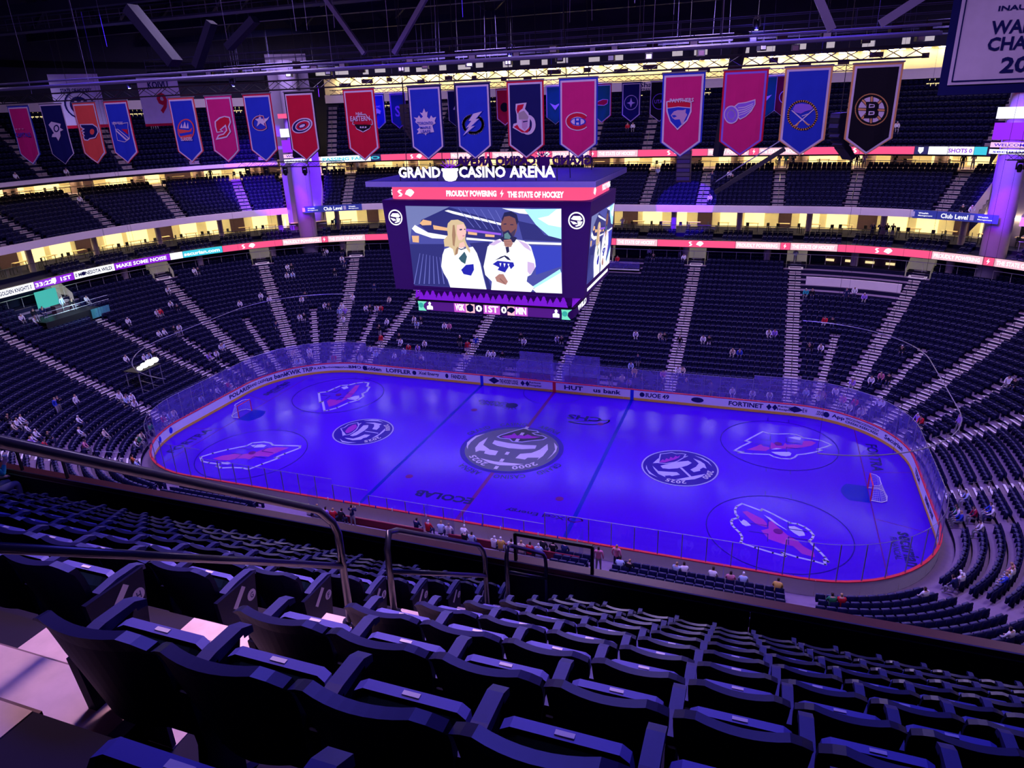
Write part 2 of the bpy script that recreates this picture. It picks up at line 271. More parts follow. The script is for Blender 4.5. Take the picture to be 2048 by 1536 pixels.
# flat artwork outlines in metres: (paint, stroke width or 0 for filled, points)
ART={
 'bear_a':[
  ('W',0.16,[(18.63,-3.77),(19.92,-4.37),(19.99,-4.11),(20.69,-4.58),(21.25,-5.03),(21.8,-5.43),(22.24,-5.41),(22.71,-5.68),(23.02,-6.06),(23.2,-6.54),(23.09,-6.99),(22.91,-7.28),(23.16,-7.81),(23.48,-8.31),(23.76,-8.87),(23.93,-9.32),(23.69,-9.18),(23.75,-9.66),(23.1,-9.48),(22.16,-9.35),(21.24,-9.08),(21.48,-9.46),(20.72,-9.3),(19.66,-9.02),(18.76,-8.72),(18.82,-8.42),(18.82,-8.01),(18.67,-7.59),(18.35,-7.14),(18.13,-6.77),(18.05,-6.34),(18.12,-6.02),(18.43,-5.77),(18.46,-5.57),(18.28,-5.28),(18.21,-4.75),(18.28,-4.28)]),
  ('R',0,[(18.7,-4.84),(19,-4.67),(19.55,-5.06),(20.09,-5.44),(20.32,-5.9),(20.33,-6.41),(19.77,-6.28),(19.43,-5.94),(18.99,-5.3)]),
  ('R',0,[(20.4,-5.73),(20.62,-5.51),(21.06,-6.2),(21.6,-6.97),(22.23,-7.48),(22.54,-8),(23.14,-8.48),(23.18,-9.05),(22.44,-8.88),(21.94,-8.18),(21.42,-8.13),(20.46,-7.8),(19.97,-6.88),(20.44,-6.53)]),
  ('W',0,[(18.48,-5.84),(18.68,-6.16),(18.82,-5.85),(19.01,-5.98),(19.33,-6.45),(19,-6.66),(18.77,-6.5)]),
  ('W',0,[(21.69,-5.87),(22.05,-5.76),(22.52,-6.06),(22.65,-6.45),(22.68,-6.72),(22.32,-6.9),(21.97,-6.58),(21.72,-6.22)]),
  ('W',0,[(20.08,-4.83),(20.54,-5.16),(21.06,-5.83),(21.61,-6.4),(21.5,-6.36),(20.92,-5.87),(20.39,-5.28)]),
 ],
 'bear_b':[
  ('W',0.16,[(19.78,8.81),(20.36,8.55),(21.06,8.68),(21.9,8.97),(22.46,8.94),(22.82,8.69),(23,8.45),(23.63,8.39),(24.35,8.3),(25.12,7.67),(24.6,7.08),(24,6.53),(24.35,6.47),(23.8,5.94),(23.09,5.42),(22.47,5.09),(22.24,4.55),(21.93,4.2),(21.28,4.07),(20.71,4.23),(20.35,4.55),(19.11,4.31),(17.99,4.21),(18.39,4.48),(17.66,4.49),(18.21,5.47),(18.9,6.51),(18.44,6.55),(19.01,7.53)]),
  ('R',0,[(19.34,5.79),(19.69,6.33),(19.88,5.94),(20.43,5.87),(20.47,6.89),(20.7,6.72),(20.88,6.32),(21.42,6.48),(21.56,7.08),(21.7,6.77),(22.33,6.95),(22.87,6.99),(22.98,7.81),(23.62,7.98),(23.97,7.74),(23.58,7.07),(22.86,6.54),(21.73,6.01),(20.43,5.65),(20.08,5.11),(18.59,4.92)]),
  ('W',0,[(21.8,8.18),(22.36,8.5),(22.86,8.47),(22.76,7.92),(22.39,7.99)]),
  ('W',0,[(20.48,5.06),(21.86,5.45),(22.03,5.23),(21.94,4.78),(21.63,4.59),(21.24,4.58),(20.8,4.78)]),
  ('W',0,[(20.48,5.5),(20.88,5.88),(21.33,5.9),(20.88,5.61)]),
 ],
 'bear_c':[
  ('W',0.2,[(-24.86,-8.57),(-24.33,-7.7),(-23.55,-6.74),(-22.42,-5.68),(-22.31,-5.07),(-21.44,-4.63),(-20.74,-4.64),(-20.2,-4.96),(-19.18,-4.74),(-17.8,-4.43),(-17.59,-4.81),(-18.2,-6.08),(-18.55,-6.89),(-18.18,-6.88),(-18.87,-8.2),(-19.35,-9.26),(-19.97,-9.19),(-20.87,-9.36),(-21.73,-9.69),(-22.35,-9.52),(-22.28,-9.16),(-23.39,-9.22),(-24.13,-9.16)]),
  ('R',0,[(-23.64,-8.5),(-23.21,-7.84),(-22.24,-7.12),(-21.64,-7.13),(-21.28,-6.85),(-20.82,-6.45),(-20.43,-5.69),(-19.8,-5.23),(-18.53,-4.97),(-19.05,-6.23),(-19.21,-6.9),(-19.98,-7.03),(-20.26,-7.28),(-20.36,-7.75),(-20.95,-7.74),(-21.58,-7.92),(-22.13,-8.43),(-22.95,-8.6)]),
  ('W',0,[(-22.16,-5.51),(-21.3,-5.08),(-20.77,-5.12),(-20.77,-5.5),(-21.52,-5.8)]),
  ('W',0,[(-22.44,-8.86),(-21.95,-8.64),(-21.46,-8.76),(-21.62,-9.03),(-22.16,-9.08)]),
 ],
 'bear_d':[
  ('W',0.22,[(-23.37,6.7),(-22.66,7.1),(-22.44,8.15),(-22.2,9.04),(-21.48,9.37),(-20.98,10.06),(-20.33,10.51),(-19.76,10.51),(-19.34,9.5),(-19.03,9.45),(-18.64,8.2),(-18.8,7.63),(-18.3,6.98),(-18.3,5.96),(-18.9,5.18),(-19.29,3.74),(-19.78,3.02),(-20.05,2.71),(-21.67,4.82),(-21.71,4.44)]),
  ('R',0,[(-21.25,5.44),(-19.89,5.55),(-20.11,6.25),(-20.33,7.49),(-20.72,9.43),(-20.34,9.66),(-19.83,8.15),(-19.45,6.42),(-19.66,5.35),(-19.86,4.31),(-20.24,3.73),(-21.25,4.94)]),
  ('W',0,[(-21.9,8.57),(-21.53,9.08),(-21.04,8.65),(-21.31,8.17)]),
  ('W',0,[(-19.69,6.1),(-19.18,6.88),(-18.86,7.09),(-18.48,6.55),(-18.58,5.89),(-19.36,5.93)]),
 ],
 'crest_r':[
  ('W',0,[(12.34,0.31),(13.33,1.2),(14.31,1.73),(14.62,1.44),(14.35,0.94),(13.67,0.26),(13.05,-0.03),(12.56,-0.05)]),
  ('W',0,[(11.74,0.14),(12.31,-0.6),(13.06,-0.51),(13.69,-0.39),(13.97,-0.71),(13.41,-1.11),(13.24,-1.04),(12.89,-1.2),(12.97,-1.4),(12.38,-1.05),(11.95,-0.34)]),
  ('W',0,[(14.64,2.26),(15.23,1.92),(15.59,1.53),(15.81,0.81),(15.54,0.91),(15.33,0.55),(15.38,0.33),(14.93,-0.03),(14.63,0.29),(15,0.88),(15.15,1.53)]),
  ('W',0,[(13.74,-1.58),(14.75,-0.84),(15.79,-0.08),(15.57,-0.61),(15.1,-1.14),(14.41,-1.5)]),
  ('W',0,[(13.82,0.36),(13.97,0.47),(14.86,-0.81),(14.71,-0.91)]),
  ('W',0,[(11.7,0.56),(12,1.52),(12.13,1.43),(12.12,0.74)]),
  ('W',0,[(11.26,0.13),(11.49,-0.59),(11.85,-1.09),(12.41,-1.62),(11.7,-1.19),(11.32,-0.4)]),
  ('W',0,[(14.7,2.76),(15.39,2.47),(15.87,1.98),(16.18,1.27),(15.77,1.89),(15.24,2.37)]),
  ('W',0.1,[(12.12,0.74),(12.05,2.31),(12.48,2.53),(12.89,2.83),(13.25,2.67),(13.69,2.83),(14,2.79),(13.91,2.31),(14.17,2.51),(13.93,2.19),(13.52,1.44),(13.33,1.2),(12.67,0.77)]),
  ('R',0,[(12.15,0.87),(12.35,1.43),(12.54,1.29),(12.59,1.69),(12.84,1.57),(12.89,2.02),(13.13,1.84),(13.24,2.32),(13.43,2.18),(13.61,2.55),(13.55,2.08),(13.27,1.63),(12.88,1.26),(12.59,0.93)]),
 ],
 'crest_l':[
  ('W',0,[(-14.7,-1.43),(-14.53,-0.37),(-14.63,0.79),(-14.21,0.97),(-13.98,0.47),(-13.97,-0.22),(-14.15,-1.21),(-14.38,-1.48)]),
  ('W',0,[(-14.92,-1.96),(-14.05,-1.91),(-13.73,-1.5),(-13.5,-0.9),(-12.97,-0.83),(-13.04,-1.37),(-13.24,-1.56),(-13.29,-1.9),(-13.93,-2.21),(-14.56,-2.12)]),
  ('W',0,[(-14.79,1.39),(-13.98,1.61),(-13.12,1.48),(-13.18,1.11),(-12.98,0.88),(-12.96,0.26),(-13.42,0.28),(-13.56,0.87),(-13.81,1.3)]),
  ('W',0,[(-12.52,-1.49),(-12.3,-0.44),(-12.37,0.77),(-12.13,0.28),(-12.14,-0.39),(-12.23,-1.02)]),
  ('W',0,[(-13.85,-0.32),(-13.85,-0.21),(-12.46,-0.28),(-12.45,-0.41)]),
  ('W',0,[(-15.78,-0.99),(-15.62,-0.94),(-15.16,-1.36),(-15.26,-1.72)]),
  ('W',0,[(-15.29,0.89),(-15.06,1.24),(-15.06,0.74)]),
  ('W',0,[(-15.22,-2.24),(-14.73,-2.56),(-14.11,-2.64),(-13.35,-2.54),(-14.01,-2.81),(-14.65,-2.79)]),
  ('W',0,[(-15.18,1.72),(-14.54,2.11),(-13.93,2.2),(-13.13,1.84),(-13.78,1.95),(-14.45,1.84)]),
  ('W',0.1,[(-16.3,-0.37),(-16.08,-0.1),(-16.07,0.54),(-15.74,0.99),(-15.47,1.2),(-15.02,0.61),(-14.78,-0.16),(-14.76,-0.84),(-14.9,-1.35),(-15.2,-1.5)]),
  ('R',0,[(-15.58,-0.79),(-15.74,-0.01),(-15.63,0.59),(-15.42,0.79),(-15.02,0.33),(-14.94,-0.34),(-15.04,-0.92),(-15.25,-1.11)]),
 ],
 'centre':[
  ('C',0,[(-1.88,0.46),(-1.91,1.11),(-0.55,0.92),(0.73,0.9),(1.88,1.12),(1.95,0.5),(0.91,0.12),(-0.22,-0.01),(-1.3,0.15)]),
  ('C',0,[(-2.67,1.48),(-2.53,-0),(-1.66,-0.68),(-0.88,-0.74),(-0.84,-1.52),(-1.32,-1.57),(-1.87,-1.46),(-1.95,-1.03),(-2.44,-1.08),(-2.65,-1.41),(-2.98,-0.69),(-3.01,0.33)]),
  ('C',0,[(0.91,-1.55),(1.04,-0.73),(1.89,-0.32),(2.38,0.44),(2.69,1.63),(3.03,0.62),(2.96,-0.63),(2.71,-1.39),(2.74,-0.96),(1.85,-1.21),(1.73,-1.58)]),
  ('C',0,[(-1.89,-2.34),(-0.53,-2.55),(0.66,-2.47),(1.91,-2.37),(1.12,-2.84),(0.07,-3.06),(-0.88,-2.91)]),
  ('C',0,[(-4.03,0.05),(-3.96,0.74),(-3.82,1.46),(-3.19,2.13),(-3.63,1.22),(-3.75,0.22),(-3.7,-0.52),(-3.5,-1.1),(-3.75,-0.71)]),
  ('C',0,[(3.15,2.03),(3.64,1.34),(3.77,0.47),(3.63,-0.45),(3.45,-1.18),(3.61,-0.1),(3.6,0.78)]),
  ('K',0,[(-1.91,1.79),(-1.72,2.23),(-0.94,3.24),(-0.17,4.11),(0.28,3.84),(1.08,3.8),(1.29,3.55),(1.84,3.01),(2.27,2.74),(2.06,2.3),(1.26,1.89),(0.48,1.39),(-0.33,1.26),(-0.73,1.67),(-1.58,1.62)]),
  ('W',0.13,[(-1.91,1.79),(-1.72,2.23),(-0.94,3.24),(-0.17,4.11),(0.28,3.84),(1.08,3.8),(1.29,3.55),(0.8,3.32),(1.13,3.07),(1.84,3.01),(2.27,2.74),(2.06,2.3),(1.26,1.89),(0.48,1.39),(-0.33,1.26),(-0.73,1.67),(-1.58,1.62)]),
  ('R',0,[(-1.62,1.96),(-0.84,2.47),(-0.73,2.9),(-0.3,2.43),(-0.09,2.97),(0.27,2.52),(0.49,2.94),(1,2.68),(1.74,2.79),(1.34,2.43),(0.44,2.04),(-0.23,1.96),(-1,1.71)]),
 ],
 'pens':[
  ('L',0,[(-0.18,0.74),(0.2,0.67),(0.53,0.6),(0.4,0.39),(0.62,0.26),(0.33,0.18),(0.28,-0.07),(0,-0.35),(-0.1,-0.13),(-0.46,-0.12),(-0.35,0.04),(-0.2,0.09),(-0.33,0.35),(-0.47,0.57)]),
  ('N',0,[(0.33,0.34),(0.3,0.29),(0.26,0.24),(0.2,0.2),(0.14,0.17),(0.08,0.15),(0.02,0.14),(-0.04,0.15),(-0.09,0.17),(-0.12,0.2),(-0.14,0.25),(-0.15,0.3),(-0.14,0.35),(-0.11,0.41),(-0.07,0.46),(-0.01,0.5),(0.05,0.53),(0.11,0.55),(0.17,0.56),(0.23,0.55),(0.28,0.53),(0.31,0.49),(0.33,0.45),(0.34,0.4)]),
  ('L',0,[(0.23,0.35),(0.21,0.31),(0.19,0.28),(0.15,0.25),(0.12,0.23),(0.08,0.22),(0.05,0.21),(0.01,0.22),(-0.01,0.23),(-0.03,0.26),(-0.05,0.28),(-0.05,0.32),(-0.04,0.35),(-0.02,0.39),(0,0.42),(0.04,0.45),(0.07,0.47),(0.11,0.48),(0.14,0.48),(0.18,0.48),(0.2,0.46),(0.22,0.44),(0.23,0.41),(0.24,0.38)]),
 ],
 'fly':[
  ('L',0,[(-0.6,0.55),(0.43,0.54),(0.75,0.35),(0.75,0.08),(0.38,-0.25),(-0.07,-0.3),(-0.27,-0.39),(-0.52,-0.35),(-0.58,-0.14),(-0.48,-0.11),(-0.58,0.05),(-0.45,0.1),(-0.61,0.16),(-0.42,0.28),(-0.58,0.35)]),
  ('N',0,[(-0.51,0.5),(0.41,0.48),(0.66,0.32),(0.66,0.08),(0.36,-0.19),(-0.09,-0.24),(-0.25,-0.33),(-0.46,-0.29),(-0.49,-0.14),(-0.39,-0.11),(-0.47,0.04),(-0.32,0.1),(-0.52,0.17),(-0.26,0.27),(-0.49,0.38)]),
  ('O',0,[(0.41,0.1),(0.39,0.06),(0.36,0.03),(0.33,-0.01),(0.28,-0.03),(0.24,-0.05),(0.19,-0.05),(0.15,-0.04),(0.11,-0.03),(0.08,-0),(0.07,0.03),(0.06,0.07),(0.07,0.11),(0.09,0.15),(0.12,0.19),(0.16,0.22),(0.2,0.25),(0.25,0.26),(0.29,0.26),(0.34,0.26),(0.37,0.24),(0.4,0.22),(0.42,0.18),(0.42,0.14)]),
 ],
 'nyr':[
  ('L',0.035,[(-0.36,0.56),(0.11,0.49),(0.7,0.53),(0.62,0.27),(0.57,-0.33),(0.14,-0.5),(-0.37,-0.4),(-0.32,0.29)]),
  ('R',0,[(0.1,0.19),(0.55,0.18),(0.51,-0.1)]),
  ('L',0,[(-0.37,0.22),(-0.14,0.21),(0.55,-0.3),(0.46,-0.39),(0.25,-0.41),(-0.31,0.08)]),
  ('B',0,[(-0.3,0.18),(-0.17,0.18),(0.45,-0.3),(0.37,-0.36)]),
 ],
 'isl':[
  ('O',0,[(0.63,0.04),(0.57,-0.1),(0.48,-0.24),(0.35,-0.36),(0.21,-0.45),(0.05,-0.5),(-0.11,-0.52),(-0.26,-0.49),(-0.39,-0.43),(-0.49,-0.34),(-0.56,-0.22),(-0.58,-0.08),(-0.56,0.07),(-0.5,0.22),(-0.41,0.35),(-0.28,0.47),(-0.14,0.55),(0.02,0.6),(0.18,0.62),(0.33,0.6),(0.45,0.54),(0.55,0.44),(0.62,0.33),(0.64,0.19)]),
  ('B',0,[(0.55,0.04),(0.5,-0.09),(0.42,-0.21),(0.31,-0.31),(0.18,-0.39),(0.04,-0.44),(-0.1,-0.46),(-0.23,-0.44),(-0.34,-0.38),(-0.42,-0.3),(-0.48,-0.19),(-0.5,-0.07),(-0.48,0.07),(-0.43,0.2),(-0.35,0.32),(-0.24,0.42),(-0.11,0.5),(0.03,0.55),(0.16,0.56),(0.29,0.54),(0.4,0.49),(0.49,0.4),(0.54,0.3),(0.56,0.17)]),
  ('O',0,[(-0.48,0.1),(0.24,0.02),(0.5,0.16),(0.36,-0.05),(-0.45,-0.13)]),
  ('L',0,[(-0.33,0.16),(-0.18,0.41),(-0.16,0.16),(0.06,0.48),(0.1,0.14),(0.27,0.44),(0.25,0.12)]),
  ('O',0,[(-0.45,-0.28),(0.42,-0.17),(0.13,-0.45),(-0.19,-0.47)]),
 ],
 'njd':[
  ('L',0,[(-0.42,0.43),(-0.06,0.63),(0.3,0.69),(0.65,0.63),(0.67,0.37),(0.51,0.15),(0.56,-0.12),(0.22,-0.4),(-0.13,-0.46),(-0.56,-0.51),(-0.35,-0.26),(0.02,-0.2),(0.24,-0.03),(0.23,0.15),(-0.07,-0),(0.07,-0.1),(-0.41,-0.15),(-0.46,0.17)]),
  ('R',0,[(-0.33,0.41),(-0.02,0.57),(0.29,0.64),(0.57,0.58),(0.58,0.37),(0.41,0.15),(0.46,-0.11),(0.2,-0.33),(-0.11,-0.38),(-0.39,-0.41),(-0.28,-0.31),(0.05,-0.25),(0.33,-0.04),(0.29,0.27),(-0.19,0),(-0.02,-0.07),(-0.35,-0.1),(-0.37,0.17)]),
 ],
 'cbj':[
  ('L',0,[(0.1,0.72),(0.15,0.48),(0.5,0.49),(0.23,0.34),(0.3,0.12),(0.05,0.27),(-0.22,0.1),(-0.09,0.35),(-0.27,0.49),(-0.03,0.49)]),
  ('R',0.07,[(0.39,0.03),(0.3,-0.02),(0.2,-0.06),(0.09,-0.08),(-0.02,-0.08),(-0.13,-0.07),(-0.23,-0.05),(-0.31,-0),(-0.38,0.05),(-0.43,0.12),(-0.46,0.19),(-0.46,0.27),(-0.44,0.35),(-0.39,0.42),(-0.32,0.49),(-0.24,0.54),(-0.14,0.59),(-0.03,0.61),(0.08,0.63),(0.19,0.62),(0.29,0.6)]),
  ('L',0.03,[(0.41,0.02),(0.32,-0.03),(0.21,-0.07),(0.09,-0.1),(-0.02,-0.1),(-0.14,-0.09),(-0.24,-0.06),(-0.33,-0.02),(-0.4,0.04),(-0.46,0.11),(-0.48,0.19),(-0.48,0.27),(-0.46,0.35),(-0.41,0.43),(-0.34,0.5),(-0.25,0.56),(-0.15,0.6),(-0.04,0.63),(0.08,0.64),(0.19,0.64),(0.3,0.62)]),
  ('L',0,[(0.19,0.34),(0.68,0.58),(0.57,0.44),(0.24,0.23)]),
 ],
 'car':[
  ('L',0,[(0.66,0.26),(0.67,0.19),(0.65,0.1),(0.59,0.02),(0.51,-0.06),(0.4,-0.13),(0.27,-0.2),(0.13,-0.25),(-0.02,-0.28),(-0.16,-0.29),(-0.3,-0.29),(-0.42,-0.27),(-0.52,-0.23),(-0.59,-0.17),(-0.63,-0.1),(-0.64,-0.02),(-0.61,0.06),(-0.56,0.14),(-0.47,0.23),(-0.36,0.3),(-0.23,0.36),(-0.09,0.41),(0.06,0.44),(0.2,0.45),(0.34,0.45),(0.45,0.43),(0.55,0.39),(0.62,0.33)]),
  ('N',0,[(0.57,0.24),(0.58,0.17),(0.56,0.1),(0.51,0.03),(0.43,-0.04),(0.34,-0.1),(0.22,-0.16),(0.1,-0.2),(-0.03,-0.23),(-0.16,-0.24),(-0.28,-0.24),(-0.39,-0.22),(-0.47,-0.19),(-0.54,-0.14),(-0.57,-0.09),(-0.58,-0.02),(-0.55,0.05),(-0.5,0.12),(-0.43,0.19),(-0.33,0.26),(-0.21,0.31),(-0.09,0.35),(0.04,0.38),(0.17,0.39),(0.29,0.39),(0.39,0.37),(0.48,0.34),(0.54,0.29)]),
  ('L',0,[(0.52,0.22),(0.53,0.17),(0.51,0.12),(0.47,0.06),(0.41,0),(0.33,-0.05),(0.24,-0.09),(0.13,-0.13),(0.03,-0.15),(-0.08,-0.16),(-0.17,-0.16),(-0.26,-0.15),(-0.33,-0.12),(-0.38,-0.08),(-0.41,-0.04),(-0.41,0.01),(-0.39,0.07),(-0.35,0.13),(-0.29,0.18),(-0.21,0.23),(-0.11,0.28),(-0.01,0.31),(0.09,0.33),(0.2,0.35),(0.29,0.34),(0.38,0.33),(0.45,0.31),(0.5,0.27)]),
  ('R',0,[(0.43,0.2),(0.44,0.16),(0.42,0.11),(0.39,0.07),(0.33,0.02),(0.27,-0.02),(0.19,-0.06),(0.1,-0.08),(0.01,-0.11),(-0.07,-0.12),(-0.15,-0.12),(-0.23,-0.11),(-0.28,-0.09),(-0.32,-0.06),(-0.35,-0.02),(-0.35,0.02),(-0.33,0.06),(-0.3,0.11),(-0.24,0.15),(-0.18,0.2),(-0.1,0.23),(-0.01,0.26),(0.08,0.28),(0.16,0.29),(0.24,0.29),(0.31,0.28),(0.37,0.26),(0.41,0.23)]),
  ('N',0,[(0.28,0.14),(0.28,0.11),(0.26,0.08),(0.23,0.05),(0.18,0.02),(0.13,-0.01),(0.06,-0.03),(-0.01,-0.05),(-0.07,-0.06),(-0.13,-0.05),(-0.18,-0.04),(-0.21,-0.03),(-0.23,-0),(-0.23,0.03),(-0.21,0.06),(-0.18,0.09),(-0.13,0.12),(-0.07,0.15),(-0.01,0.17),(0.06,0.19),(0.12,0.2),(0.18,0.19),(0.23,0.18),(0.26,0.17)]),
  ('L',0,[(0.21,0.12),(0.21,0.1),(0.19,0.08),(0.17,0.06),(0.14,0.04),(0.09,0.02),(0.05,0.01),(0,-0),(-0.05,-0.01),(-0.09,-0.01),(-0.12,-0.01),(-0.14,0),(-0.15,0.02),(-0.15,0.04),(-0.14,0.06),(-0.12,0.08),(-0.08,0.1),(-0.04,0.12),(0.01,0.13),(0.05,0.14),(0.1,0.15),(0.14,0.15),(0.17,0.15),(0.19,0.14)]),
 ],
 'east':[
  ('L',0.045,[(-0.09,0.5),(0.32,0.52),(0.41,0.4),(0.66,0.23),(0.67,0.04),(0.56,0.01),(0.47,-0.15),(0.08,-0.31),(-0.27,-0.15),(-0.32,0.03),(-0.48,0.08),(-0.39,0.26),(-0.18,0.34)]),
  ('K',0,[(-0.38,0.06),(0.6,0.02),(0.46,-0.14),(0.08,-0.28),(-0.25,-0.14)]),
  ('L',0,[(-0.02,-0.02),(0,-0.06),(0.04,-0.07),(0.01,-0.09),(0.01,-0.14),(-0.03,-0.11),(-0.08,-0.13),(-0.06,-0.09),(-0.09,-0.06),(-0.05,-0.06)]),
  ('L',0,[(0.12,-0.02),(0.14,-0.07),(0.18,-0.07),(0.14,-0.1),(0.15,-0.14),(0.11,-0.11),(0.06,-0.14),(0.07,-0.09),(0.04,-0.07),(0.08,-0.07)]),
  ('L',0,[(0.27,-0.03),(0.29,-0.07),(0.33,-0.07),(0.29,-0.1),(0.3,-0.14),(0.26,-0.11),(0.2,-0.14),(0.22,-0.1),(0.19,-0.07),(0.23,-0.07)]),
 ],
 'tor':[
  ('L',0,[(-0.03,0.69),(0.05,0.5),(0.15,0.55),(0.1,0.31),(0.21,0.2),(0.32,0.36),(0.41,0.25),(0.59,0.29),(0.49,0.11),(0.53,0),(0.35,-0.1),(0.42,-0.4),(0.16,-0.42),(-0,-0.47),(-0.04,-0.55),(-0.1,-0.47),(-0.35,-0.44),(-0.52,-0.48),(-0.41,-0.33),(-0.5,-0.27),(-0.33,-0.17),(-0.41,-0.03),(-0.56,0.08),(-0.5,0.19),(-0.62,0.3),(-0.42,0.27),(-0.33,0.38),(-0.23,0.24),(-0.12,0.32),(-0.27,0.51),(-0.14,0.48)]),
 ],
 'tbl':[
  ('L',0.14,[(0.49,-0.11),(0.47,-0.19),(0.44,-0.26),(0.39,-0.33),(0.33,-0.39),(0.25,-0.43),(0.16,-0.47),(0.07,-0.49),(-0.03,-0.49),(-0.13,-0.48),(-0.22,-0.46),(-0.31,-0.42),(-0.38,-0.37),(-0.44,-0.31),(-0.48,-0.24),(-0.51,-0.17),(-0.51,-0.09),(-0.5,-0.01),(-0.46,0.06),(-0.41,0.13),(-0.35,0.18),(-0.27,0.23),(-0.18,0.26),(-0.08,0.28),(0.01,0.29),(0.11,0.28),(0.2,0.25),(0.28,0.21),(0.36,0.16),(0.41,0.1),(0.46,0.04),(0.48,-0.04)]),
  ('B',0,[(0.54,0.5),(0.13,0.09),(0.35,0.14),(-0.09,-0.24),(0.14,-0.18),(-0.6,-0.65),(-0.29,-0.22),(-0.44,-0.29),(-0.12,0.09),(-0.28,0.04),(0.02,0.42)]),
  ('L',0,[(0.47,0.46),(0.12,0.13),(0.31,0.15),(-0.14,-0.2),(0.08,-0.16),(-0.56,-0.59),(-0.23,-0.2),(-0.39,-0.25),(-0.09,0.06),(-0.24,0.06),(0.02,0.37)]),
 ],
 'ott':[
  ('L',0,[(0.5,-0.19),(0.49,-0.29),(0.46,-0.38),(0.41,-0.46),(0.35,-0.53),(0.28,-0.58),(0.19,-0.61),(0.11,-0.62),(0.02,-0.61),(-0.06,-0.57),(-0.13,-0.52),(-0.19,-0.45),(-0.23,-0.36),(-0.26,-0.27),(-0.26,-0.18),(-0.25,-0.08),(-0.22,0.01),(-0.17,0.09),(-0.11,0.16),(-0.03,0.21),(0.05,0.24),(0.13,0.25),(0.22,0.23),(0.3,0.2),(0.37,0.14),(0.43,0.08),(0.47,-0.01),(0.49,-0.1)]),
  ('N',0,[(0.32,-0.19),(0.31,-0.27),(0.29,-0.34),(0.25,-0.41),(0.21,-0.46),(0.15,-0.49),(0.09,-0.49),(0.04,-0.48),(-0.02,-0.45),(-0.06,-0.4),(-0.09,-0.33),(-0.11,-0.26),(-0.12,-0.18),(-0.11,-0.1),(-0.09,-0.03),(-0.05,0.04),(-0,0.09),(0.05,0.11),(0.11,0.12),(0.17,0.11),(0.22,0.08),(0.26,0.03),(0.3,-0.04),(0.32,-0.11)]),
  ('L',0,[(-0.44,0.73),(0.09,0.77),(0,0.5),(0.16,0.33),(0.23,0.04),(0.2,-0.25),(0.02,-0.58),(-0.19,-0.54),(-0.4,-0.42),(-0.63,-0.3),(-0.58,-0.13),(-0.41,-0.09),(-0.41,0.26),(-0.46,0.47)]),
  ('R',0,[(-0.36,0.67),(-0.04,0.71),(-0.11,0.52),(-0.25,0.44),(-0.36,0.3),(-0.41,0.47)]),
  ('G',0,[(-0.33,0.34),(-0.05,0.43),(0.17,0.16),(0.13,0.04),(-0.31,0.05)]),
  ('P',0,[(-0.17,0.03),(0.13,0.04),(0.1,-0.27),(-0.03,-0.43),(-0.16,-0.32)]),
  ('N',0,[(-0.12,-0.03),(0.12,-0.01),(0.11,-0.05),(-0.11,-0.08)]),
  ('R',0,[(-0.57,-0.26),(-0.39,-0.17),(-0.29,-0.33),(-0.04,-0.48),(0.26,-0.27),(0.11,-0.53),(-0.17,-0.51)]),
 ],
 'mtl':[
  ('L',0,[(0.43,-0.36),(0.37,-0.4),(0.3,-0.44),(0.22,-0.47),(0.13,-0.49),(0.04,-0.5),(-0.06,-0.5),(-0.15,-0.48),(-0.24,-0.46),(-0.32,-0.43),(-0.4,-0.39),(-0.46,-0.34),(-0.51,-0.28),(-0.55,-0.22),(-0.57,-0.15),(-0.58,-0.09),(-0.57,-0.02),(-0.55,0.04),(-0.51,0.1),(-0.46,0.15),(-0.39,0.2),(-0.32,0.23),(-0.24,0.26),(-0.15,0.28),(-0.06,0.29),(0.03,0.28),(0.13,0.27),(0.21,0.25),(0.29,0.21),(0.37,0.17),(0.43,0.12),(0.23,-0.04),(0.2,-0.02),(0.17,0),(0.13,0.02),(0.09,0.03),(0.04,0.04),(-0.01,0.05),(-0.05,0.05),(-0.1,0.04),(-0.14,0.03),(-0.18,0.02),(-0.22,0),(-0.25,-0.02),(-0.27,-0.04),(-0.28,-0.07),(-0.28,-0.1),(-0.28,-0.12),(-0.27,-0.15),(-0.25,-0.18),(-0.22,-0.2),(-0.18,-0.22),(-0.14,-0.23),(-0.1,-0.25),(-0.05,-0.25),(-0.01,-0.26),(0.04,-0.26),(0.09,-0.25),(0.13,-0.24),(0.17,-0.22),(0.2,-0.2),(0.23,-0.18)]),
  ('R',0,[(0.41,-0.32),(0.35,-0.37),(0.28,-0.4),(0.21,-0.43),(0.13,-0.45),(0.04,-0.46),(-0.04,-0.46),(-0.13,-0.45),(-0.21,-0.43),(-0.29,-0.4),(-0.36,-0.36),(-0.42,-0.31),(-0.47,-0.26),(-0.5,-0.21),(-0.52,-0.15),(-0.53,-0.09),(-0.52,-0.03),(-0.5,0.03),(-0.46,0.08),(-0.42,0.13),(-0.36,0.17),(-0.29,0.2),(-0.21,0.23),(-0.13,0.24),(-0.04,0.25),(0.04,0.24),(0.13,0.23),(0.21,0.21),(0.28,0.18),(0.35,0.14),(0.4,0.09),(0.27,-0.02),(0.24,0.01),(0.2,0.03),(0.16,0.05),(0.11,0.07),(0.05,0.08),(-0,0.09),(-0.06,0.09),(-0.12,0.08),(-0.17,0.07),(-0.21,0.05),(-0.26,0.03),(-0.29,0),(-0.31,-0.03),(-0.33,-0.06),(-0.33,-0.1),(-0.33,-0.13),(-0.31,-0.16),(-0.29,-0.19),(-0.26,-0.22),(-0.22,-0.25),(-0.17,-0.27),(-0.12,-0.28),(-0.06,-0.29),(-0,-0.3),(0.05,-0.3),(0.11,-0.29),(0.16,-0.27),(0.2,-0.25),(0.24,-0.23),(0.27,-0.2)]),
